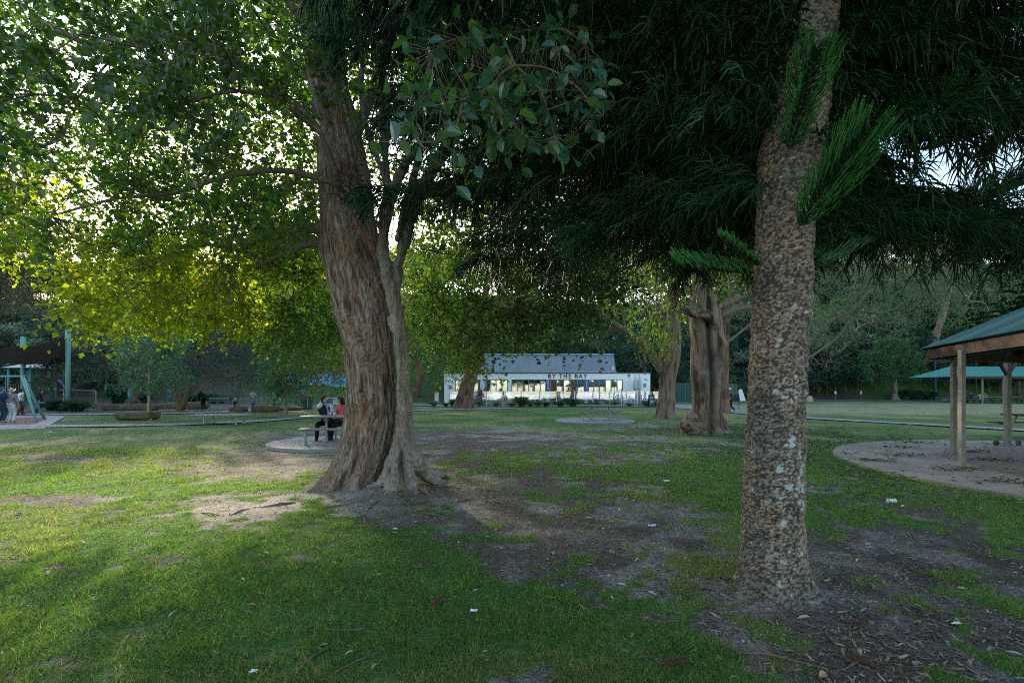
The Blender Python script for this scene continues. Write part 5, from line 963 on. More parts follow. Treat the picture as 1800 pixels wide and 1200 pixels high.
for i, x in enumerate(tx):
    lb = NTH[i] + ' white topped terrace table from the left, behind the cafe windbreak'
    t = tb if i == 0 else dup(tb); t.location = (x, 48.0 + .3 * (i % 2), .05); t.rotation_euler = (0, 0, R(random.uniform(-6, 6))); t['label'] = lb; t['group'] = 'terrace tables of the cafe'
    for sgn in (-1, 1):
        c = chp if n == 0 else dup(chp); c.location = (x + sgn * .62, 48.0 + .3 * (i % 2) + random.uniform(-.1, .1), .05); c.rotation_euler = (0, 0, R(90 * sgn + random.uniform(-15, 15)))
        c['label'] = ('black chair on the left side of the ' if sgn < 0 else 'black chair on the right side of the ') + NTH[i] + ' terrace table'; c['group'] = 'black terrace chairs'; n += 1
# closed umbrellas
for px, lb in ((848, 'closed white umbrella behind the leaning brown tree'), (1117, 'closed cream umbrella before the right end of the cafe wall'), (1124, 'furled umbrella with a dark pole beside the cream one')):
    d = 48.9; x = cx(px, d); t = thing('umbrella', lb, 'umbrella', (x, d, .05)); mb = MB(); mb.tube([(x, d, .05), (x, d, cz(658, d))], .025, 8); mb.build('pole', M_frame if px == 1124 else M_white, t)
    mb = MB(); mb.tube([(x, d, z) for z in (cz(686, d), cz(680, d), cz(670, d), cz(663, d), cz(659.5, d))], [.17, .24, .20, .10, .03], 9); mb.build('canopy', mat('canvas', (.55, .53, .50) if px != 848 else (.72, .72, .70), .9, noise=(5, .75, .4, .6)), t, smooth=True); mb = MB(); mb.box((x - .3, d - .3, .05), (x + .3, d + .3, .13)); mb.build('base', M_frame, t)
# people at the cafe
GRY = (.22, .22, .24)
person('customer in black seated with a black cap at a terrace table near the cafe door', (cx(977, 48.6), 48.5, .05), R(-80), 1.7, hip=(0, 0, .5), feet=((-.1, .45, 0), (.1, .45, 0)), hands=((-.15, .35, .78), (.15, .35, .78)), top=(.03, .03, .035), hair=((.03, .02, .02), 0), hat=(.02, .02, .02), knee=((0, 1, .6),) * 2)
person('standing waiter in black with a pale cap in front of the cafe doorway', (cx(1003, 49), 49.2, .05), R(200), 1.75, top=(.06, .07, .09), hair=((.1, .07, .05), 0), hat=(.4, .4, .4), hands=((-.2, .2, 1.0), (.2, .2, 1.0)))
person('customer in dark clothes seated right of the blue banner', (cx(1056, 48.4), 48.3, .05), R(70), 1.7, hip=(0, 0, .5), feet=((-.1, .45, 0), (.1, .45, 0)), hands=((-.15, .35, .78), (.15, .35, .78)), top=(.05, .08, .10), hair=((.04, .03, .02), .1), knee=((0, 1, .6),) * 2)
person('customer in teal seated at the right part of the terrace', (cx(1084, 48.4), 48.4, .05), R(-70), 1.66, hip=(0, 0, .5), feet=((-.1, .45, 0), (.1, .45, 0)), hands=((-.15, .35, .78), (.15, .35, .78)), top=(.06, .14, .15), hair=((.05, .03, .02), .1), knee=((0, 1, .6),) * 2)
person('person in white standing inside the terrace behind the forked leaning trunk', (cx(879, 48), 48.9, .05), R(150), 1.7, top=(.10, .10, .12), hair=((.05, .03, .02), .05))
# tussocks along the terrace
def tussock(name, label, loc, r, h, col, n=420, group=None, seed=0):
    g = np.random.default_rng(seed); a = g.random(n) * 6.283; p = np.stack([np.cos(a), np.sin(a), 0 * a], 1) * (r * .3 * g.random((n, 1))); o = np.stack([np.cos(a), np.sin(a), 0 * a], 1); ln_ = h * (.6 + .6 * g.random(n)); P1 = p + o * (r * .35 * g.random((n, 1))) + np.stack([0 * a, 0 * a, ln_ * .7], 1); P2 = P1 + o * (r * (.2 + .6 * g.random((n, 1)))) + np.stack([0 * a, 0 * a, ln_ * (.25 - .5 * g.random(n))], 1)
    wd = max(.008, r * .03); mb = MB(); V, F = sticks(p, P1, wd, wd * .9); c = np.array(col) * (.6 + .9 * g.random((n, 1))); mb.add(V, F, np.repeat(c, 6, 0)); V, F = sticks(P1, P2, wd * .9, wd * .2); mb.add(V, F, np.repeat(c * 1.2, 6, 0))
    o = mb.build(name, M_leaff); o.location = tuple(loc); return tag(o, label, 'plant', group)
for i, (px, r, h, c) in enumerate(((763, .5, .6, 0), (783, .35, .4, 1), (795, .4, .75, 2), (842, .4, .6, 0), (872, .35, .4, 1), (900, .45, .4, 0), (917, .8, 1.0, 2), (932, .4, .45, 1), (946, .6, .7, 0), (960, .5, .5, 2), (985, .6, .55, 2), (1008, .8, .8, 2), (1030, .5, .4, 1), (1050, .55, .55, 0), (1081, .6, .6, 0), (1108, .4, .4, 1), (1137, .6, .65, 0), (1152, .5, .5, 2))):
    d = 45.4; tussock('tussock_plant', NTH[i] + ' grassy tussock from the left along the cafe windbreak', (cx(px, d), d + .3 * (i % 2), 0), r, h, ((.16, .20, .13), (.10, .15, .09), (.05, .10, .04))[c], 380, 'tussocks along the cafe front', i)
mb = MB(); x = cx(766, 47); t = thing('gate_post', 'white post with a red edge at the left end of the cafe', 'post', (x, 47, 0)); mb.box((x - .1, 46.9, 0), (x + .28, 47.0, 1.35)); mb.build('panel', M_white, t); mb = MB(); mb.box((x - .17, 46.88, 0), (x - .10, 47.02, 1.3)); mb.build('edge', mat('red_paint', (.35, .05, .04), .6), t)
x = cx(1146.5, 44); t = thing('menu_board', 'black A frame menu board chalked with white lines left of the stout forked tree', 'sign', (x, 44, 0)); mb = MB(); mb.bar((x, 44.0, .05), (x, 44.25, 1.15), .55, .03, up=(0, 1, 0)); mb.build('front_board', M_black, t); mb = MB(); mb.bar((x, 44.5, .05), (x, 44.27, 1.15), .55, .03, up=(0, 1, 0)); mb.build('rear_board', M_black, t)
mb = MB()
for k in range(6): zz = .95 - k * .12; mb.box((x - .18, 44.02 + (zz - .6) * .227 + .045 - .03, zz), (x + .18 - .08 * (k % 3), 44.03 + (zz - .6) * .227 + .04 - .03, zz + .03))
mb.build('chalk_writing', M_white, t)
# walkers with a white board
d = 33.0
person('walker in an olive jacket, white cap and black leggings stepping left on the path', (cx(1285, 34.5), 34.5, .03), R(88), 1.68, top=(.13, .14, .09), bottom=('trousers', (.02, .02, .022)), hair=((.1, .07, .04), .05), hat=(.75, .75, .75), shoe=(.6, .6, .6), **{**STEP, 'hands': ((-.24, .1, .95), (.24, .12, .95))})
person('child walking beside the olive jacketed walker carrying a white board', (cx(1299, 35), 35.0, .03), R(90), 1.45, top=(.03, .08, .09), bottom=('shorts', (.10, .25, .25)), hair=((.12, .08, .04), .05), shoe=(.5, .5, .5), **STEP)
t = thing('bodyboard', 'white board with dark edges tilted behind the two walkers', 'board', (cx(1301, 34.6), 34.6, .8)); mb = MB(); V = np.array([(0, 0, 0), (.30, 0, .02), (.42, 0, 0), (.16, 0, .78), (.05, 0, .88), (-.12, 0, .74)]) * [1, 1, 1]; me = bpy.data.meshes.new('deck'); me.from_pydata([tuple(v) for v in V] + [(v[0], .04, v[2]) for v in V], [], [[0, 1, 2, 3, 4, 5], [11, 10, 9, 8, 7, 6]] + [[i, (i + 1) % 6 + 0, (i + 1) % 6 + 6, i + 6] for i in range(6)]); me.materials.append(M_white)
o = bpy.data.objects.new('deck', me); COL.objects.link(o); o.parent = t; mb = MB(); mb.bar((0, .02, -.04), (.5, .02, -.04), .05, .05); mb.bar((-.13, .02, .74), (0, .02, 0), .05, .03); o = mb.build('edge', M_black); o.parent = t

# ================================================================ shelter on the right
SC = np.array([14.0, 8.3]); RE = 5.35; ZE, ZA = 2.62, 5.1; a0 = math.atan2(12 - SC[1], 10.15 - SC[0]); SH = thing('picnic_shelter', 'open timber shelter with a green corrugated roof on square posts', 'shelter', (SC[0], SC[1], .05))
M_green = mat('green_roofing', (.010, .085, .062), .45, noise=(3, .7, .35, .7), metal=.1); M_timber = mat('dark_timber', (.065, .038, .028), .75, noise=(9, .55, .35, .65), stretch=(1, 1, 6), bump=(20, .3, .01)); M_post = mat('grey_green_post', (.22, .21, .185), .7, noise=(7, .7, .35, .7))
cor = [np.array([SC[0] + RE * math.cos(a0 + k * math.pi / 4), SC[1] + RE * math.sin(a0 + k * math.pi / 4)]) for k in range(8)]; rfm = MB(); fas = MB()
for k in range(8):
    A_, B_ = cor[k], cor[(k + 1) % 8]; W = np.linalg.norm(B_ - A_); pitch = .078; n = int(W / pitch) * 6; u = np.linspace(0, 1, n + 1); E0 = np.array([*A_, ZE]) + (np.array([*B_, ZE]) - np.array([*A_, ZE])) * u[:, None]; ap = np.array([*SC, ZA]); m_ = (np.array([*A_, ZE]) + np.array([*B_, ZE])) / 2; run = ap - m_
    t_ = 1 - np.abs(2 * u - 1); wv = np.sin(u * W / pitch * 2 * math.pi) * .011; nn = nrm(np.cross(np.array([*(B_ - A_), 0]), run)); nn = nn * np.sign(nn[2]); E1 = E0 + run * t_[:, None]; V = np.concatenate([E0 + nn * wv[:, None], E1 + nn * wv[:, None]]); i = np.arange(n); rfm.add(V, np.stack([i, i + 1, i + n + 2, i + n + 1], 1)); rfm.add(V - nn * .003, np.stack([i, i + n + 1, i + n + 2, i + 1], 1))
rfm.build('roof', M_green, SH, smooth=True)
q_ = lambda P_, f_: SC + (P_ - SC) * f_
for k in range(8): A_, B_ = q_(cor[k], .975), q_(cor[(k + 1) % 8], .975); fas.bar((*A_, ZE - .15), (*B_, ZE - .15), .05, .22)
fas.build('fascia', M_timber, SH); bm_ = MB()
for k in range(8): A_, B_ = q_(cor[k], .93), q_(cor[(k + 1) % 8], .93); bm_.bar((*A_, ZE - .17), (*B_, ZE - .17), .12, .20)
for k in range(8): A_ = q_(cor[k], .95); bm_.bar((*A_, ZE - .06), (*q_(cor[k], .02), ZA - .14), .07, .14)
bm_.build('beam', M_timber, SH)
for (px, py) in ((1690.5, 821), (1676, 796), (1771, 781)):
    P_ = G(px, py, .05); w_ = .043 if py > 790 else .058; mb = MB(); mb.box((P_[0] - w_, P_[1] - w_, .05), (P_[0] + w_, P_[1] + w_, ZE - .22)); p_ = mb.build('post', M_post, SH); mb = MB(); mb.box((P_[0] - w_ - .02, P_[1] - w_ - .02, .05), (P_[0] + w_ + .02, P_[1] + w_ + .02, .09)); mb.build('foot_plate', M_post, SH)
for k in (1, 2, 4, 5, 6):
    P_ = q_(cor[k], .90); mb = MB(); mb.box((P_[0] - .08, P_[1] - .08, .05), (P_[0] + .08, P_[1] + .08, ZE - .22)) if not (np.hypot(*(P_ - G(1771, 781)[:2])) < 1.5 or P_[0] < 11) else None
    if mb.n: mb.build('post', M_post, SH)
mb = MB(); P_ = G(1771, 781, .05)
for s_ in (-1, 1): mb.bar((P_[0], P_[1], ZE - .62), (P_[0] + s_ * .45, P_[1] + s_ * .2, ZE - .25), .06, .06)
mb.build('brace', M_timber, SH)
# scooter lying by the post
P_ = G(1752, 783, .055); t = thing('kick_scooter', 'small scooter lying flat beside the rear shelter post', 'scooter', P_); mb = MB()
for x in (0, .62):
    wv_ = MB(); wv_.tube([(x, 0, .09 - .016), (x, .03, .09 - .016)], .075, 14); wv_.tube([(x, -.004, .075), (x, .034, .075)], .03, 10); o = wv_.build('wheel', M_black, smooth=False); o.parent = t
mb.box((.08, -.05, .06), (.55, .06, .08)); mb.bar((.0, .015, .09), (.12, .015, .08), .03, .02); o = mb.build('deck', M_frame); o.parent = t; mb = MB(); mb.bar((.6, 0, .1), (1.05, .3, .04), .025, .025); mb.bar((.98, .42, .04), (1.12, .18, .04), .025, .025); o = mb.build('handlebar', M_galv); o.parent = t
# distant shelter with tables and people
d = 59; M_teal = mat('teal_roofing', (.045, .23, .19), .5, noise=(3, .75, .35, .7)); FS = thing('picnic_shelter', 'distant teal roofed shelter over tables seen beneath the near green roof', 'shelter', (cx(1745, d), d, 0)); zr_, zp = cz(662, d), cz(643, d); mb = MB(); x0, x1 = cx(1658, d), cx(1850, d)
mb.add(*corr((x0, d - 2.2, zr_), (x1, d - 2.2, zr_), (x0 + 2.2, d + 1.5, zp), (x1 - 2.2, d + 1.5, zp), .3, .03)); mb.add(*corr((x0, d + 5.2, zr_), (x1, d + 5.2, zr_), (x0 + 2.2, d + 1.5, zp), (x1 - 2.2, d + 1.5, zp), .3, .03)); mb.add(np.array([(x0, d - 2.2, zr_), (x0, d + 5.2, zr_), (x0 + 2.2, d + 1.5, zp)]), np.array([[0, 1, 2]])); mb.build('roof', M_teal, FS)
mb = MB(); mb.box((x0, d - 2.25, zr_ - .28), (x1, d - 2.15, zr_ - .03)); mb.build('fascia', M_timber, FS)
for px in (1666, 1700, 1735, 1772, 1806): mb = MB(); mb.tube([(cx(px, d), d - 1.9, 0), (cx(px, d), d - 1.9, zr_ - .2)], .10, 8); mb.build('post', M_post, FS)
for i, px in enumerate((1682, 1712, 1745, 1788)):
    x = cx(px, d); t = thing('picnic_table', NTH[i] + ' picnic table from the left under the distant teal shelter', 'table', (x, d, 0), 0, 'tables under the distant shelter'); mb = MB(); mb.box((x - .9, d - .35, .72), (x + .9, d + .35, .78)); mb.build('table_top', M_alu, t); mb = MB(); mb.box((x - .9, d - .95, .42), (x + .9, d - .65, .46)); mb.box((x - .9, d + .65, .42), (x + .9, d + .95, .46)); mb.build('seat', M_alu, t); 
    for s_ in (-.56, .56): mb = MB(); mb.box((x + s_ - .03, d - .85, .36), (x + s_ + .03, d + .85, .42)); mb.bar((x + s_, d - .25, .72), (x + s_, d - .6, 0), .05, .05); mb.bar((x + s_, d + .25, .72), (x + s_, d + .6, 0), .05, .05); mb.build('leg_frame', M_black, t)
for i, (px, lb, c_) in enumerate(((1701, 'person in dark blue seated left of the pair under the distant shelter', (.03, .05, .10)), (1716, 'person in a black and white top seated centrally under the distant shelter', (.5, .5, .5)), (1724, 'person in tan seated right of the pair under the distant shelter', (.40, .30, .22)), (1797, 'person in black seated at the far right under the distant shelter', (.03, .03, .03)))):
    person(lb, (cx(px, d), d - .5, 0), R((80, -60, 100, 60)[i]), 1.7, hip=(0, 0, .5), feet=((-.1, .42, 0), (.1, .42, 0)), hands=((-.15, .3, .78), (.15, .3, .78)), top=c_, hair=((.04, .03, .02), .05), knee=((0, 1, .6),) * 2)
# ================================================================ playground and small things
M_pgreen = mat('pale_green_paint', (.16, .34, .29), .5, noise=(5, .8, .35, .7)); M_pteal = mat('teal_post_paint', (.06, .24, .24), .5, noise=(5, .75, .35, .7)); M_cable = mat('steel_cable', (.3, .32, .33), .4, metal=.6)
# swing frame
a, b_, c_ = G(64, 741), G(78, 738), D(38, 659, 24.5); t = thing('swing_frame', 'pale green A frame of the swings on the red rubber at the left edge', 'swing', (c_[0], c_[1], 0)); top = np.array([c_[0], 25.4, 2.35]); a, b_ = np.array([-23.6 + .0, 24.6, .04]), np.array([-23.1, 26.3, .04])
a = G(64, 741, .04); b_ = G(79, 737.5, .04); top = D(39.5, 661, (a[1] + b_[1]) / 2)
for p in (a, b_): mb = MB(); mb.tube([p, top], .065, 10); mb.build('leg', M_pgreen, t, smooth=True)
L2 = top + np.array([-3.6, .3, 0]); mb = MB(); mb.tube([top + [.15, 0, 0], L2], .05, 10); mb.build('crossbar', M_pgreen, t, smooth=True)
for p in (a, b_): mb = MB(); q = p + np.array([-3.6, .3, 0]); mb.tube([q, L2], .065, 10); mb.build('leg', M_pgreen, t, smooth=True)
for x in (-1.2, -2.5):
    mb = MB(); p = top + [x, .1, 0]
    for s in (-.25, .25): mb.tube([p + [s, 0, 0], p + [s, 0, -1.75]], .012, 5)
    mb.build('chain', M_cable, t); mb = MB(); mb.box(p + [-.27, -.1, -1.80], p + [.27, .1, -1.76]); mb.build('seat', M_black, t)
# shade sail and its posts
d = 31.0
posts = [(119.5, 721, 579, 3.9, 'pale green round post holding the right corner of the shade sail'), (40.5, 716, 593, 3.4, 'pale green round post behind the swing holding the left side of the shade sail')]
tops = []
for px, pb, pt, wpx, lb in posts:
    P = G(px, pb); dd = P[1]; t = thing('sail_post', lb, 'post', P); z1 = CAMH - (pt - HZ) * dd / FPX; mb = MB(); mb.tube([P, P + [0, 0, z1]], wpx * 1.25 / FPX * dd / 1.25, 12); mb.build('post', M_pgreen, t, smooth=True); mb = MB(); mb.tube([P + [0, 0, z1], P + [0, 0, z1 + .06]], [wpx * 1.1 / FPX * dd, .05], 12); mb.build('cap', M_pgreen, t); tops.append(P + [0, 0, z1])
n = 14; C4 = [D(118, 591, tops[0][1]), D(-90, 618, 33), D(40, 634, 46), D(108, 622, 52)]; C4 = [D(118, 590, tops[0][1]), D(-60, 606, 30), D(28, 633, 44), D(118, 622, 50)]
u, v = np.meshgrid(np.linspace(0, 1, n), np.linspace(0, 1, n)); u, v = u.ravel()[:, None], v.ravel()[:, None]; V = C4[0] * (1 - u) * (1 - v) + C4[1] * u * (1 - v) + C4[2] * u * v + C4[3] * (1 - u) * v; V[:, 2] -= (.9 * (u * (1 - u) * 4) * (1 - .0 * v) * .6 + .5 * (v * (1 - v) * 4))[:, 0]
i = (np.arange(n - 1)[:, None] * n + np.arange(n - 1)[None]).ravel(); t = thing('shade_sail', 'dark brown fabric shade sail stretched above the playground', 'shade sail', (V[:, 0].mean(), V[:, 1].mean(), 5)); mkobj('fabric', V, {4: np.stack([i, i + 1, i + n + 1, i + n], 1)}, None, mat('sail_cloth', (.055, .042, .035), .9, noise=(2, 1.5, .4, .6), trans=((1, 1, 1), .2)), t, smooth=True)
mb = MB(); mb.tube([C4[0], tops[0]], .02, 5); mb.tube([C4[2], tops[1]], .02, 5); mb.build('cable', M_cable, t)
# play tower
P = G(43, 712); d = P[1]; t = thing('play_tower', 'play tower with a grey hipped roof behind the swings', 'playground tower', P); zr0, zr1 = cz(647, d), cz(639.5, d); xa, xb = cx(24, d), cx(78, d); xm0, xm1 = cx(38, d), cx(68, d); yy0, yy1 = d - 1.3, d + 1.3
V = [(xa, yy0, zr0), (xb, yy0, zr0), (xb, yy1, zr0), (xa, yy1, zr0), (xm0, d, zr1), (xm1, d, zr1)]; mb = MB(); mb.add(V, [np.array([[0, 1, 5, 4], [2, 3, 4, 5]]), np.array([[1, 2, 5], [3, 0, 4]])]); mb.build('roof', mat('grey_plastic_roof', (.20, .22, .26), .5, noise=(4, .8, .4, .6)), t)
for x in (xa + .5, xb - .5):
    for y in (yy0 + .3, yy1 - .3): mb = MB(); mb.tube([(x, y, 0), (x, y, zr0)], .09, 10); mb.build('post', M_pteal, t, smooth=True)
mb = MB(); mb.box((xa + .4, yy0 + .2, 1.3), (xb - .4, yy1 - .2, 1.4)); mb.build('platform', M_timber, t); mb = MB()
for k in range(9): x = xa + .55 + k * (xb - xa - 1.1) / 8; mb.box((x - .03, yy0 + .22, 1.4), (x + .03, yy0 + .26, 2.2))
mb.build('railing', mat('red_brown_panels', (.20, .06, .04), .6), t); mb = MB(); mb.tube([(xb - .5, yy0, 1.9), (xb + 3.3, yy0 + .4, 1.55), (xb + 6.0, yy0 + .6, 1.5)], .035, 8); mb.tube([(xb + 6.0, yy0 + .6, 1.5), (xb + 6.0, yy0 + .6, 0)], .05, 8); mb.tube([(xb + 2.9, yy0 + .35, 1.6), (xb + 2.9, yy0 + .35, 0)], .05, 8); mb.build('rope_bridge', M_cable, t)
P = G(104, 712); t = thing('climbing_bars', 'blue slanted bars of the climbing frame left of the tall sail post', 'climbing frame', P); d = P[1]
for k in range(4): mb = MB(); mb.tube([D(97 + k * 2.4, 660 + k * 2, d), D(118 + k * 2, 684 + k * 5, d - .3 * k)], .06, 8); mb.build('bar', mat('blue_paint', (.04, .10, .38), .5), t, smooth=True)
for px in (98, 116): mb = MB(); mb.tube([D(px, 662 + (px > 100) * 18, d), G(px, 712)], .07, 8); mb.build('leg', M_pteal, t, smooth=True)
# slide at the left edge
t = thing('slide', 'grey metal slide chute behind the man in white', 'slide', G(10, 716)); mb = MB(); d = 42.0; V = [D(28, 682, d), D(8, 696, d), D(8, 699, d - .5), D(28, 685, d - .5)]; mb.quad(*V); mb.build('chute', M_cable, t); mb = MB(); mb.tube([D(28, 684, d - .2), G(28, 716)], .04, 6); mb.build('leg', M_pteal, t)
# row of teal posts around the playground
for i, (px, pt, pb, r) in enumerate(((228.5, 674, 713, .16), (297, 672, 712, .15), (399.5, 661, 700, .17), (452, 672, 702, .16), (527, 670, 718, .13), (521, 668, 712, .14), (466, 676, 708, .06), (186, 676, 706, .12))):
    P = G(px, pb); d = P[1]; t = thing('teal_post', ('teal post with a pale blue sticker among the tree stems', 'teal post right of the thick dark stem', 'bright teal post standing left of the pink toddler', 'teal post with a white cap behind the seated woman in beige', 'tall teal post left of the rubbish bin', 'teal post close behind the rubbish bin post', 'slim teal post by the benches', 'dull teal post right of the tall sail post')[i], 'post', P); z1 = CAMH - (pt - HZ) * d / FPX
    mb = MB(); mb.tube([P, P + [0, 0, z1]], r, 12); mb.build('shaft', M_pteal, t, smooth=True); mb = MB(); mb.tube([P + [0, 0, z1], P + [0, 0, z1 + .07]], [r * 1.05, .06], 12); mb.build('cap', M_white if i == 3 else M_pteal, t)
    if i == 0: mb = MB(); mb.box((P[0] - .1, P[1] - r - .01, 1.0), (P[0] + .1, P[1] - r + .04, 1.4)); mb.build('sticker', mat('blue_sticker', (.15, .4, .65), .5), t)
# pool style fence and other fences
def railfence(label, x0, x1, y, h, step, m, seg=3.0, name='railing_fence'):
    t = thing(name, label, 'fence', (x0, y, 0)); mb = MB(); x = x0
    while x < x1: mb.box((x - .012, y - .012, .08), (x + .012, y + .012, h - .05)); x += step
    mb.build('bars', m, t); mb = MB(); mb.box((x0, y - .02, h - .05), (x1, y + .02, h)); mb.box((x0, y - .019, .05), (x1, y + .019, .09)); mb.build('rail', m, t); x = x0
    while x <= x1: mb = MB(); mb.box((x - .03, y - .03, 0), (x + .03, y + .03, h + .03)); mb.build('post', m, t); x += seg
M_fence = mat('dark_green_metal', (.05, .09, .085), .5, noise=(4, .8, .4, .6)); M_fence2 = mat('grey_green_metal', (.10, .17, .16), .5, noise=(4, .8, .4, .6))
railfence('dark metal railing fence behind the playground, left of the massive trunk', cx(134, 54), cx(430, 54), 54, 1.25, .11, M_fence); railfence('pale grey railing fence below the blue mural', cx(505, 58), cx(690, 58), 58, 1.5, .12, M_fence2)
t = thing('panel_fence', 'dark green slatted metal fence between the stout forked and gnarled trees', 'fence', (cx(1186, 60), 60, 0)); mb = MB(); x = cx(1184, 60)
while x < cx(1226, 60): mb.box((x, 60, .1), (x + .16, 60.03, 2.35)); x += .2
mb.build('slats', mat('dark_teal_metal', (.02, .075, .075), .5), t); mb = MB(); mb.box((cx(1184, 60), 59.97, 2.35), (cx(1227, 60), 60.05, 2.42)); mb.box((cx(1184, 60), 59.97, .05), (cx(1227, 60), 60.05, .1)); mb.build('rail', M_fence2, t)
for px in (1184, 1205, 1227): mb = MB(); mb.box((cx(px, 60) - .04, 59.95, 0), (cx(px, 60) + .04, 60.06, 2.5)); mb.build('post', M_fence2, t)
t = thing('panel_fence', 'grey green slatted fence just right of the gnarled tree behind the walkers', 'fence', (cx(1284, 66), 66, 0)); mb = MB(); x = cx(1276, 66)
while x < cx(1294, 66): mb.box((x, 66, .1), (x + .1, 66.03, 2.4)); x += .17
mb.build('slats', M_fence2, t)
# blue mural wall
d = 66; mu = bpy.data.materials.new('mural_paint'); mu.use_nodes = True; N = mu.node_tree.nodes; L = mu.node_tree.links; n1 = N.new('ShaderNodeTexNoise'); n1.inputs['Scale'].default_value = 1.3; n1.inputs['Detail'].default_value = 5; tc = N.new('ShaderNodeTexCoord'); L.new(tc.outputs['Object'], n1.inputs[0]); rp = N.new('ShaderNodeValToRGB'); L.new(n1.outputs[0], rp.inputs[0]); e = rp.color_ramp.elements
e[0].position = .38; e[0].color = (.01, .08, .35, 1); e[1].position = .66; e[1].color = (.55, .75, .85, 1); q = e.new(.47); q.color = (.02, .22, .62, 1); q = e.new(.55); q.color = (.03, .42, .75, 1); L.new(rp.outputs[0], N['Principled BSDF'].inputs['Base Color'])
t = thing('mural_wall', 'low building wall painted with a bright blue sea mural behind the massive trunk', 'mural wall', (cx(580, d), d, 0)); mb = MB(); mb.box((cx(498, d), d, 1.2), (cx(668, d), d + .3, cz(656, d))); mb.build('mural', mu, t); mb = MB(); mb.box((cx(496, d), d - .05, 1.02), (cx(668, d), d + .3, 1.2)); mb.build('ledge', M_white, t); mb = MB(); mb.box((cx(498, d), d + .02, -.2), (cx(668, d), d + .28, 1.02)); mb.build('wall', mat('red_brown_wall', (.13, .07, .05), .8, noise=(3, .7, .4, .6)), t); mb = MB(); mb.box((cx(494, d), d - .3, cz(656, d)), (cx(672, d), d + 3, cz(654, d))); mb.build('roof', M_zinc, t)
P = G(530, 716); 
# blue panel sign with pale motif near the bin
d = 46; t = thing('info_panel', 'small blue panel sign with a white swirl above the rubbish bin', 'sign', (cx(532.5, d), d, 0)); mb = MB(); mb.box((cx(529, d), d, cz(696, d)), (cx(536, d), d + .05, cz(681, d))); mb.build('panel', mat('blue_panel', (.03, .16, .34), .5), t); mb = MB(); mb.tube(catmull([(cx(531, d), d - .02, cz(692, d)), (cx(534, d), d - .02, cz(690, d)), (cx(531.5, d), d - .02, cz(687, d)), (cx(534, d), d - .02, cz(684, d))], 5), .03, 6); mb.build('swirl', M_white, t); mb = MB(); mb.tube([(cx(532.5, d), d + .03, 0), (cx(532.5, d), d + .03, cz(694, d))], .03, 6); mb.build('pole', M_galv, t)
# rubbish bin
P = G(537.5, 719.5); x, d = P[0], P[1]; t = thing('rubbish_bin', 'dark green wheeled rubbish bin with a red lid in a frame beside the teal post', 'bin', P); mb = MB(); mb.box((x - .42, d - .35, .02), (x + .42, d + .35, 1.02)); mb.build('bin_body', mat('dark_green_plastic', (.02, .05, .05), .5, noise=(5, 1.6, .4, .7)), t); mb = MB(); mb.box((x - .46, d - .4, 1.02), (x + .46, d + .4, 1.1)); mb.box((x - .3, d - .42, 1.1), (x + .3, d + .3, 1.17)); mb.build('lid', mat('red_brown_lid', (.28, .09, .05), .5), t); mb = MB(); mb.box((x + .28, d - .37, .1), (x + .34, d - .35, .95)); mb.box((x - .34, d - .37, .1), (x - .28, d - .35, .95)); mb.build('frame', M_galv, t)
# sandstone
M_sstone = mat('sandstone', (.17, .145, .095), .9, noise=(3.5, .55, .38, .65), bump=(9, .8, .05)); M_sst2 = mat('dark_sandstone', (.085, .065, .04), .9, noise=(3.5, 1.7, .4, .65), bump=(9, .8, .05))
def boulder(label, px, py, w, h, dpt, seed, m=M_sstone, name='sandstone_boulder', sq=1.0):
    P = G(px, py); k = 40; th, ph = np.meshgrid(np.arange(k) * 2 * math.pi / k, np.linspace(-1, 1, 22)); e = .45 * sq + (1 - sq) * 1.0; zz = np.sign(ph) * np.abs(ph); rr = (1 - np.abs(ph) ** 4) ** .5
    sx = np.sign(np.cos(th)) * np.abs(np.cos(th)) ** e; sy = np.sign(np.sin(th)) * np.abs(np.sin(th)) ** e; V = np.stack([sx * rr * w / 2, sy * rr * dpt / 2, (zz + .85) * h / 1.85], -1).reshape(-1, 3); V += nrm(V - [0, 0, h / 2]) * ((fbm(V * (2.2 / max(h, .4)) + seed, 4, seed)[:, None] - .5) * h * .45)
    n_ = 22; i = np.arange(n_ - 1)[:, None] * k; j = np.arange(k)[None]; j2 = (j + 1) % k; o = mkobj(name, V, {4: np.stack([i + j, i + j2, i + k + j2, i + k + j], -1).reshape(-1, 4)}, None, m, smooth=True); o.location = tuple(P + [0, dpt / 2, 0]); o.rotation_euler = (0, 0, R((seed * 37) % 17 - 8)); return tag(o, label, 'boulder')
boulder('long flat mossy boulder at the foot of the pale stemmed young tree', 228, 738.5, 2.0, .50, 1.1, 2, M_sst2)
boulder('long low sandstone block left of the dark spreading stems', 222, 722, 4.0, .55, .9, 4, M_sst2, 'sandstone_block'); boulder('sandstone block directly right of the thick dark stems', 338, 719.5, 1.9, .62, .8, 5, M_sstone, 'sandstone_block'); boulder('pale sandstone block between the sail post shrubs and the long block', 176, 718, 1.9, .4, .9, 6, M_sstone, 'sandstone_block')
boulder('rounded mossy boulder in the middle of the playground edge', 414, 724, 1.1, .42, .8, 7, M_sst2); boulder('wide dark mossy block left of the small round young tree', 462, 724, 2.0, .50, .9, 8, M_sst2, 'sandstone_block'); boulder('low dark block between the round young tree and the bin post', 505, 721.5, 1.9, .32, .8, 9, M_sst2, 'sandstone_block')
boulder('pale flat slab beside the tall pale green sail post', 160, 713, 1.6, .25, .8, 10, M_sstone, 'sandstone_block'); boulder('sandstone block among the stems at the left of the dark spreading tree', 292, 719, 2.0, .55, .8, 12, M_sstone, 'sandstone_block')
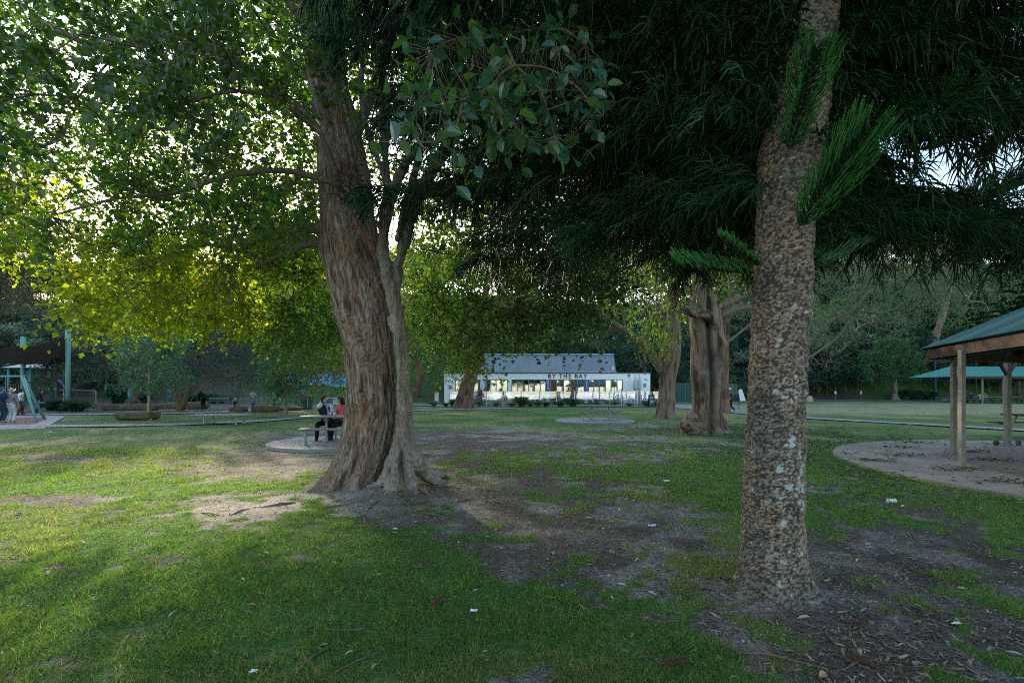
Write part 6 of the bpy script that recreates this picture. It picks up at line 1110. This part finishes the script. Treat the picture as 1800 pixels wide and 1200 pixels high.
boulder('pale round ball shaped boulder beside the road right of the conifer', 1425.5, 707.5, .92, .80, .9, 11, mat('pale_stone', (.40, .38, .33), .8, noise=(6, .8, .4, .6)), 'round_boulder', 0.0); boulder('grey rounded boulder at the left edge of the distant shelter', 1652, 702, 1.9, 1.1, 1.5, 13, mat('grey_stone', (.30, .32, .31), .8, noise=(4, .7, .4, .6)), 'round_boulder', 0.0)
# plants on the left and right
for i, (px, py, r, h, c, lb) in enumerate(((108, 723, 1.0, .9, (.03, .06, .03), 'dark strappy plants at the foot of the tall sail post'), (135, 724, .9, .8, (.035, .07, .03), 'dark strappy clump just right of the sail post'), (92, 722, .8, .8, (.02, .045, .025), 'dark shrub just left of the sail post'), (208, 712, 1.2, 1.9, (.03, .10, .04), 'fan leaved green plant behind the long sandstone block'), (255, 710, 1.0, 1.3, (.08, .13, .08), 'grey green tufted plant behind the pale stemmed young tree'), (372, 710, 1.2, 1.2, (.04, .12, .04), 'leafy green shrub right of the black clad figure'), (392, 709, 1.0, 1.0, (.05, .13, .04), 'green shrub left of the bright teal post'), (340, 712, 1.0, 1.2, (.03, .10, .045), 'green shrub behind the sandstone block'),
    (1590, 703, 1.6, 1.9, (.035, .10, .035), 'tall green grass clump right of the small round crowned tree'), (1612, 703, 1.6, 1.7, (.035, .10, .035), 'wide green grass clump at the foot of the leaning gum'), (1630, 703, 1.4, 1.5, (.02, .07, .03), 'dark grass clump left of the grey boulder'), (1312, 706, 1.2, 1.3, (.03, .08, .03), 'dark shrub behind the walkers'), (1262, 708, .8, .9, (.04, .10, .03), 'green shrub beyond the gnarled tree'))):
    tussock('clump_plant', lb, G(px, py), r, h, c, 620, None, 50 + i)
# people in the playground
def pp(px, py, *a, **k): P = G(px, py, .04); return person(k.pop('lb'), tuple(P), *a, **k)
pp(19, 741, R(15), 1.62, lb='elderly man seen from behind in a grey shirt, white trousers and pale cap', top=(.28, .25, .22), bottom=('trousers', (.62, .64, .66)), hair=((.4, .4, .4), 0), hat=(.55, .52, .45), shoe=(.6, .6, .6), hands=((-.3, .15, .95), (.27, .1, .85)), lean=(-.04, .07), sk=SKIN2)
pp(2, 741.5, R(-10), 1.66, lb='man in a navy jacket and blue cap cut by the left edge', top=(.03, .04, .10), bottom=('trousers', (.03, .06, .08)), hair=((.1, .1, .1), 0), hat=(.05, .10, .30), shoe=(.4, .4, .4), hands=((-.26, .2, 1.0), (.27, .15, 1.0)), sleeve=.5)
pp(34, 729, R(-30), 1.62, lb='man in a white shirt and maroon trousers walking away behind the grey shirted man', top=(.75, .76, .78), bottom=('trousers', (.12, .03, .035)), hair=((.03, .02, .02), 0), hands=((-.34, .1, 1.0), (.38, .05, 1.05)), feet=((-.09, .15, 0), (.09, -.12, 0)), lean=(.02, .1), sleeve=.5, sk=SKIN2)
pp(72, 720.5, R(80), 1.25, lb='child in a light blue top crouching by the swing frame', hip=(0, -.1, .5), lean=(0, .3), feet=((-.12, .1, 0), (.12, .1, 0)), hands=((-.2, .4, .35), (.2, .4, .35)), top=(.18, .42, .75), bottom=('trousers', (.03, .03, .06)), knee=((-.3, 1, .3), (.3, 1, .3)))
pp(62, 726, R(-60), 1.6, lb='person in a dark coat bending beside the swing frame', top=(.03, .03, .045), bottom=('trousers', (.05, .05, .08)), lean=(0, .25), hands=((-.2, .4, .7), (.2, .4, .7)), hair=((.03, .02, .02), .1))
pp(358, 719, R(60), 1.7, lb='figure in a long black coat bending forward left of the shrubs', hip=(0, -.08, .88), lean=(0, .55), top=(.012, .012, .015), bottom=('trousers', (.012, .012, .015)), hands=((-.15, .45, .6), (.15, .45, .6)), hair=((.02, .015, .01), .1))
pp(414, 715, R(70), .98, lb='toddler in a pink top and black trousers walking right', top=(.75, .32, .36), bottom=('trousers', (.02, .02, .02)), hair=((.05, .03, .02), .04), feet=((-.09, .1, 0), (.09, -.1, 0)), hands=((-.3, .2, .85), (.4, .25, .95)))
pp(444, 713, R(-110), 1.66, lb='woman with long brown hair in a beige top and blue jeans by the benches', top=(.42, .36, .30), bottom=('trousers', (.07, .13, .30)), hair=((.07, .035, .02), .25), hands=((-.2, .3, 1.0), (.3, .3, .95)), hip=(0, 0, .8), female=True)
pp(480.5, 712.5, R(-80), 1.55, lb='person in a pale green grey coat left of the man in navy', top=(.28, .36, .34), bottom=('trousers', (.04, .06, .08)), hair=((.04, .03, .02), .05))
pp(492, 711.5, R(170), 1.78, lb='tall man in dark navy standing behind the green toy', top=(.015, .03, .06), bottom=('trousers', (.02, .02, .035)), hair=((.02, .015, .01), 0))
t = thing('ride_on_toy', 'bright green child seat beside the man in navy', 'toy', G(487, 713)); V, F, N = fused([((-.25, 0, .25), .14, (.2, 0, .3), .16), ((.2, 0, .3), .13, (.3, 0, .8), .10), ((-.25, 0, .25), .1, (-.3, 0, .55), .06)], .03); o = mkobj('shell', V, F, None, mat('lime_plastic', (.12, .62, .06), .4), smooth=True); o.parent = t
for x in (-.25, .25): mb = MB(); mb.tube([(x, -.2, .1), (x, .2, .1)], .10, 12); o = mb.build('wheel', M_black); o.parent = t
def park_bench(px, py, lb, w=1.8, rz=0):
    P = G(px, py); t = thing('park_bench', lb, 'bench', P, R(rz)); mb = MB()
    for k in range(3): mb.box((-w / 2, -.2 + k * .14, .43), (w / 2, -.08 + k * .14, .46))
    o = mb.build('seat', M_alu); o.parent = t; mb = MB()
    for k in range(2): mb.box((-w / 2, .25, .58 + k * .15), (w / 2, .28, .69 + k * .15))
    o = mb.build('backrest', M_alu); o.parent = t
    for x in (-w / 2 + .1, w / 2 - .1): mb = MB(); mb.box((x - .025, -.18, 0), (x + .025, -.13, .43)); mb.box((x - .025, .22, 0), (x + .025, .27, .85)); mb.box((x - .025, -.18, .40), (x + .025, .27, .43)); mb.box((x - .025, -.18, .63), (x + .025, .22, .66)); o = mb.build('side_frame', M_galv); o.parent = t
park_bench(444, 715, 'metal park bench behind the long haired woman', 2.4, 10); park_bench(382, 712, 'grey bench among the green shrubs', 2.2, -5); park_bench(468, 710, 'metal chair shaped bench near the teal posts', 1.2, 60)
t = thing('picnic_table', 'pale concrete table inside the fence left of the massive trunk', 'table', G(592, 711)); mb = MB(); mb.box((-1.0, -.4, .7), (1.0, .4, .78)); o = mb.build('table_top', M_white); o.parent = t; mb = MB(); mb.box((-.3, -.3, 0), (.3, .3, .7)); o = mb.build('pedestal', M_white); o.parent = t
# right side: sign post, bollards, lamp post
P = G(1458, 700.5); x, d = P[0], P[1]; t = thing('sign_post', 'brown post with a small white and blue sign beside the road', 'sign', P); mb = MB(); mb.tube([P, P + [0, 0, 3.0]], .08, 8); mb.build('post', mat('brown_post', (.20, .10, .06), .7), t); mb = MB(); mb.box((x - .25, d - .12, 2.5), (x + .25, d - .09, 3.6)); mb.build('plate', mat('pale_blue_sign', (.35, .55, .62), .5), t); mb = MB(); mb.box((x - .18, d - .14, 3.0), (x + .18, d - .12, 3.4)); mb.build('symbol', M_white, t)
for px, lb in ((1468.5, 'white topped bollard beside the signed post'), (1513.5, 'white topped bollard alone left of the round crowned tree')):
    P = G(px, 702.5); t = thing('bollard', lb, 'bollard', P, 0, 'white topped bollards along the road'); mb = MB(); mb.tube([P, P + [0, 0, .95]], .13, 10); mb.build('shaft', mat('bollard_timber', (.12, .10, .09), .8), t); mb = MB(); mb.tube([P + [0, 0, .95], P + [0, 0, 1.35], P + [0, 0, 1.42]], [.15, .15, .05], 10); mb.build('cap', M_white, t)
P = G(1643.5, 703); t = thing('lamp_post', 'dark blue lamp post rising behind the near shelter roof', 'lamp post', P); mb = MB(); mb.tube([P, P + [0, 0, 7.5]], [.22, .16], 12); mb.build('pole', mat('navy_paint', (.02, .04, .09), .4), t); mb = MB(); mb.box(P + [-.3, -.9, 7.5], P + [.3, .3, 7.65]); mb.build('lamp_head', M_frame, t)
P = D(716, 705, 32); x, d = P[0], 32; t = thing('sign_post', 'small grey notice plate with lines of text just right of the fig roots', 'sign', (x, d, 0)); mb = MB(); mb.tube([(x, d, 0), (x, d, cz(612, d))], .035, 8); mb.build('post', M_galv, t); mb = MB(); mb.box((x - .25, d - .06, cz(640, d)), (x + .22, d - .03, cz(616, d))); mb.build('plate', mat('grey_sign', (.35, .38, .38), .5), t); mb = MB()
for k in range(7): zz = cz(637 - k * 3.0, d); mb.box((x - .20, d - .07, zz), (x + .17, d - .062, zz + .045))
mb.build('text_lines', M_ink, t)
t = thing('backpack', 'blue bag on the ground left of the distant shelter', 'bag', G(1664, 706)); V, F, N = fused([((-.5, 0, .2), .18, (.4, 0, .15), .15), ((-.1, 0, .25), .2, (.1, 0, .3), .15)], .05); o = mkobj('bag_body', V, F, None, mat('blue_fabric', (.05, .18, .35), .8), smooth=True); o.parent = t
# table under the near shelter, cut by the right edge
P = G(1815, 768, .055); t = thing('picnic_table', 'timber picnic table under the near shelter at the right edge', 'table', (P[0] + .25, P[1], .055)); mb = MB(); mb.box((-.9, -.4, .7), (.9, .4, .76)); o = mb.build('table_top', M_timber); o.parent = t; mb = MB(); mb.box((-.9, -.85, .42), (.9, -.58, .46)); mb.box((-.9, .58, .42), (.9, .85, .46)); o = mb.build('seat', M_timber); o.parent = t; 
for s_ in (-.55, .55): mb = MB(); mb.box((s_ - .03, -.8, .36), (s_ + .03, .8, .42)); mb.bar((s_, -.2, .7), (s_, -.55, 0), .05, .05); mb.bar((s_, .2, .7), (s_, .55, 0), .05, .05); o = mb.build('leg_frame', M_galv); o.parent = t

# ================================================================ grass, litter, roots
g = np.random.default_rng(101)
def rnd_ground(n, dmax, dmin=1.9, half=1.12, power=1.0):
    y = dmin + (dmax - dmin) * g.random(n) ** power; x = (g.random(n) * 2 - 1) * y * half; return x, y
x, y = rnd_ground(760000, 13.5, power=1.35); dm = dirt_mask(x, y); k = (g.random(len(x)) > dm * .93) & (fbm(np.stack([x * 7, y * 7, x * 0], 1), 2, 5) + .25 * g.random(len(x)) > .46)
k &= (((x - 13.2) ** 2 + (y - 8.95) ** 2) > 6.1 ** 2) & (np.hypot(x - 2.13, y - 3.72) > .36) & (np.hypot(x + 2.1, y - 7.85) > .75) & (np.hypot(x + 5.1, y - 14.3) > 1.95)
x, y, dm = x[k], y[k], dm[k]; z = ground_z(x, y); n = len(x); S = (.022 + .034 * g.random(n) ** 1.3 + .028 * (fbm(np.stack([x * 3, y * 3, x * 0], 1), 2, 15) > .56)) * (1 - .3 * dm); P = np.stack([x, y, z - .003], 1); Y = np.stack([g.normal(0, .75, n), g.normal(0, .75, n), .75 + 0 * x], 1); C, _ = ground_col(x, y); dry = g.random((n, 1)) < (.13 + .24 * sst(.46, .6, fbm(np.stack([x, y, x * 0], 1) * .5, 4, 3))[:, None] + dm[:, None] * .35)
Cg = np.where(dry, np.array([[.24, .21, .12]]), np.array([[.072, .142, .038]])) * (.35 + 1.2 * g.random((n, 1))); Cg[:, 0] *= 1 + .5 * g.random(n)
BL = (np.array([[-.5, 0, 0], [.5, 0, 0], [.35, .55, .10], [-.35, .55, .10], [0, 1, .35]]), None)
wd = np.maximum(.0030, y * .00055) / S; TV = np.array([[-.5, 0, 0], [.5, 0, 0], [0, 1, .15]]); V, F, q = scatter((TV, np.array([[0, 1, 2]])), P, Y, rdir(n, g) * .6 + [0, -.3, .4], S, wd)
M_blade = mat('grass_blades', attr=True, rough=.6, spec=.25, trans=((2.1, 2.9, .9), .5)); mb = MB(); mb.add(V, F, np.repeat(Cg, q, 0)); tag(mb.build('grass', M_blade), kind='stuff')
# litter of bark bits, needles and crumbs on the bare soil
x, y = rnd_ground(110000, 16, power=1.2); dm = dirt_mask(x, y); k = (g.random(len(x)) < .06 + .85 * dm) & (np.hypot(x - 2.13, y - 3.72) > .33) & (((x - 13.2) ** 2 + (y - 8.95) ** 2) > 6.1 ** 2); x, y = x[k], y[k]; n = len(x); P = np.stack([x, y, ground_z(x, y) + .004], 1); a = g.random(n) * 6.28; near_p = np.exp(-((x - 2.3) ** 2 + (y - 3.7) ** 2) / 4)
Y = np.stack([np.cos(a), np.sin(a), g.normal(.02, .12, n)], 1); S = .012 + .038 * g.random(n) ** 2 + .035 * near_p * g.random(n) ** 2; pal = np.array([[.18, .11, .07], [.13, .085, .06], [.32, .27, .19], [.24, .16, .10], [.09, .065, .05]]); C = pal[g.integers(0, 5, n)] * (.6 + .7 * g.random((n, 1)))
V, F, q = scatter(CARD, P, Y, rdir(n, g) * .25 + [0, 0, 1], S, .10 + .28 * g.random(n)); mb = MB(); mb.add(V, F, np.repeat(C, q, 0)); M_lit = mat('litter', attr=True, rough=.8, spec=.2); tag(mb.build('leaf_litter', M_lit), kind='stuff')
# fallen leaves
x, y = rnd_ground(2300, 24, power=.9); n = len(x); P = np.stack([x, y, ground_z(x, y) + .018], 1); a = g.random(n) * 6.28; Y = np.stack([np.cos(a), np.sin(a), g.normal(0, .15, n)], 1); pal = np.array([[.42, .40, .30], [.30, .33, .22], [.20, .26, .16], [.34, .20, .09], [.50, .50, .42], [.12, .20, .10]]); C = pal[g.integers(0, 6, n)] * (.5 + .8 * g.random((n, 1)))
V, F, q = scatter(LEAF8, P, Y, rdir(n, g) * .45 + [0, 0, 1], .03 + .055 * g.random(n) ** 1.5 + .0015 * y, .22 + .35 * g.random(n) ** 2); mb = MB(); mb.add(V, F, np.repeat(C, q, 0)); tag(mb.build('fallen_leaves', M_lit), kind='stuff')
# green leafy debris under the trees on the right
x = np.concatenate([g.normal(9.5, 2.6, 9000), g.normal(7.2, 1.8, 6000)]); y = np.concatenate([g.normal(17, 2.6, 9000), g.normal(11.0, 2.8, 6000)]); k = (np.hypot(x - 13.2, y - 8.95) > 6.1) & (y > 6) & (fbm(np.stack([x, y, x * 0], 1) * .9, 3, 44) > .42); x, y = x[k], y[k]; n = len(x); P = np.stack([x, y, ground_z(x, y) + .02 + .06 * g.random(n)], 1)
Y = rdir(n, g) * [1, 1, .35]; C = np.array([[.085, .125, .07]]) * (.4 + 1.4 * g.random((n, 1))); V, F, q = scatter(LEAF, P, Y, rdir(n, g) * .6 + [0, 0, 1], .07 + .07 * g.random(n), .28); mb = MB(); mb.add(V, F, np.repeat(C, q, 0)); tag(mb.build('windblown_foliage', M_leaff), kind='stuff')
cc = [(7.9, 10.6), (9.2, 11.4), (8.6, 9.4), (10.3, 13.0), (11.5, 12.0), (9.6, 8.3), (8.2, 8.1), (11.8, 14.2), (10.6, 10.6), (7.6, 11.6)]; x = np.concatenate([g.normal(a_, .28, 60) for a_, b2 in cc] + [g.uniform(7.3, 14, 350)]); y = np.concatenate([g.normal(b2, .12, 60) for a_, b2 in cc] + [g.uniform(6, 14.6, 350)]); k = np.hypot(x - 13.2, y - 8.95) < 5.9; x, y = x[k], y[k]; n = len(x)
P = np.stack([x, y, .062 + .03 * g.random(n)], 1); V, F, q = scatter(LEAF, P, rdir(n, g) * [1, 1, .25], rdir(n, g) * .5 + [0, 0, 1], .06 + .08 * g.random(n), .3); mb = MB(); mb.add(V, F, np.repeat(np.array([[.06, .085, .04]]) * (.5 + 1.2 * g.random((n, 1))), q, 0)); tag(mb.build('paving_leaf_debris', M_leaff), kind='stuff')
# sticks and exposed roots
mb = MB(); M_root = mat('root_wood', (.20, .13, .085), .85, noise=(20, .6, .4, .6))
for i in range(80):
    px = g.choice([g.uniform(480, 900), g.uniform(1150, 1800), g.uniform(600, 1300)]); py = g.uniform(850, 1190) if i % 3 else g.uniform(850, 930); p = G(px, py); a = g.random() * 3.14; L = g.uniform(.12, .5); q = [p + np.array([math.cos(a + w_) * L * s, math.sin(a + w_) * L * s, 0]) for s, w_ in ((0, 0), (.35, g.normal(0, .15)), (.7, g.normal(0, .15)), (1, g.normal(0, .2)))]
    q = catmull(np.array(q), 3); q[:, 2] = ground_z(q[:, 0], q[:, 1]) + .008; mb.tube(q, np.linspace(.005, .002, len(q)) * g.uniform(.6, 1.6), 5)
tag(mb.build('twig_litter', M_root), kind='stuff')
for i, (pts, r, lb) in enumerate((([(560, 898), (620, 888), (668, 880), (700, 872)], .022, 'long exposed root left of the fig foot'), ([(735, 868), (790, 885), (840, 878), (880, 893)], .020, 'exposed root running right from the fig'), ([(700, 880), (735, 900), (790, 912), (850, 930)], .016, 'thin root pointing to the lower right of the fig'), ([(665, 885), (640, 905), (650, 925)], .014, 'short root in front of the fig foot'), ([(760, 862), (830, 862), (905, 868)], .015, 'low root right of the fig base'), ([(520, 885), (440, 893), (400, 905), (350, 900)], .014, 'pale root crossing the sunlit soil patch'))):
    q = catmull(np.array([G(*p) for p in pts]), 6); q[:, 2] = ground_z(q[:, 0], q[:, 1]) + .002 + .012 * np.sin(np.arange(len(q)) * .9); mb = MB(); mb.tube(q, np.linspace(r, r * .4, len(q)), 8); tag(mb.build('exposed_root', M_root, smooth=True), lb, 'root')
for px0, py0, px1, py1, r, lb in ((1296, 1148, 1455, 1182, .008, 'long bent brown stick in the grass at the lower right'), (1228, 1038, 1275, 1050, .005, 'thin pale stick left of the conifer foot'), (1000, 915, 1060, 921, .005, 'thin grey stick on bare soil'), (1460, 985, 1500, 978, .006, 'short pale stick right of the conifer'), (1600, 1000, 1670, 1025, .007, 'dark stick on bare soil at the right')):
    a_, b2 = G(px0, py0), G(px1, py1); q = catmull(np.array([a_, a_ * .6 + b2 * .4 + [0, .04, 0], b2]), 6); q[:, 2] = ground_z(q[:, 0], q[:, 1]) + .012; mb = MB(); mb.tube(q, np.linspace(r, r * .6, len(q)), 6); tag(mb.build('stick', M_root, smooth=True), lb, 'stick')
def scrap(px, py, s, lb, crumple=.5):
    p = G(px, py); V, F = tube([(0, 0, -.3), (0, 0, 0), (0, 0, .3)], [.6, 1, .7], 9); mbs = MB(); gg = np.random.default_rng(int(px)); k = 8; U, W = np.meshgrid(np.linspace(-1, 1, k), np.linspace(-1, 1, k)); V = np.stack([U.ravel(), W.ravel() * .6, crumple * (gg.random(k * k) + .2)], 1) + gg.normal(0, .12, (k * k, 3)); i = (np.arange(k - 1)[:, None] * k + np.arange(k - 1)[None]).ravel(); o = mkobj('paper_scrap', V * s, {4: np.stack([i, i + 1, i + k + 1, i + k], 1)}, None, M_paper); o.location = tuple(p + [0, 0, .03]); tag(o, lb, 'litter')
scrap(1567, 888, .055, 'crumpled white tissue on the grass left of the shelter paving', 1.0); scrap(1172, 849, .05, 'flat white paper scrap left of the conifer'); scrap(867, 793, .05, 'small white scrap on soil right of the fig'); scrap(1147, 929, .04, 'thin white scrap on bare soil'); scrap(88, 762, .09, 'white scrap on the lawn below the red rubber')
scrap(833, 1081, .025, 'small white scrap in the near grass'); scrap(445, 1190, .02, 'tiny pale petal like scrap at the bottom edge')
# feathery dead frond at the bottom
g = np.random.default_rng(12)
for px, py, rz, lb in ((1545, 1180, 2.4, 'brown dead conifer frond at the bottom right edge'), (1490, 1112, .4, 'brown dead conifer frond below the conifer foot'), (1160, 1172, .1, 'rusty dead frond lying in the near grass'), (758, 1072, 1.2, 'rusty brown leaf cluster in the middle of the near grass')):
    w_, n_ = comb_frond(g, .15, .035); V, F, C = n_.arrays(); p = G(px, py); o = mkobj('dead_frond', V, F, np.array([.13, .07, .04])[None] * (.3 + 1.1 * g.random((len(V), 1))), M_lit); o.location = tuple(p + [0, 0, .02]); o.rotation_euler = (.2, 0, rz); tag(o, lb, 'frond')
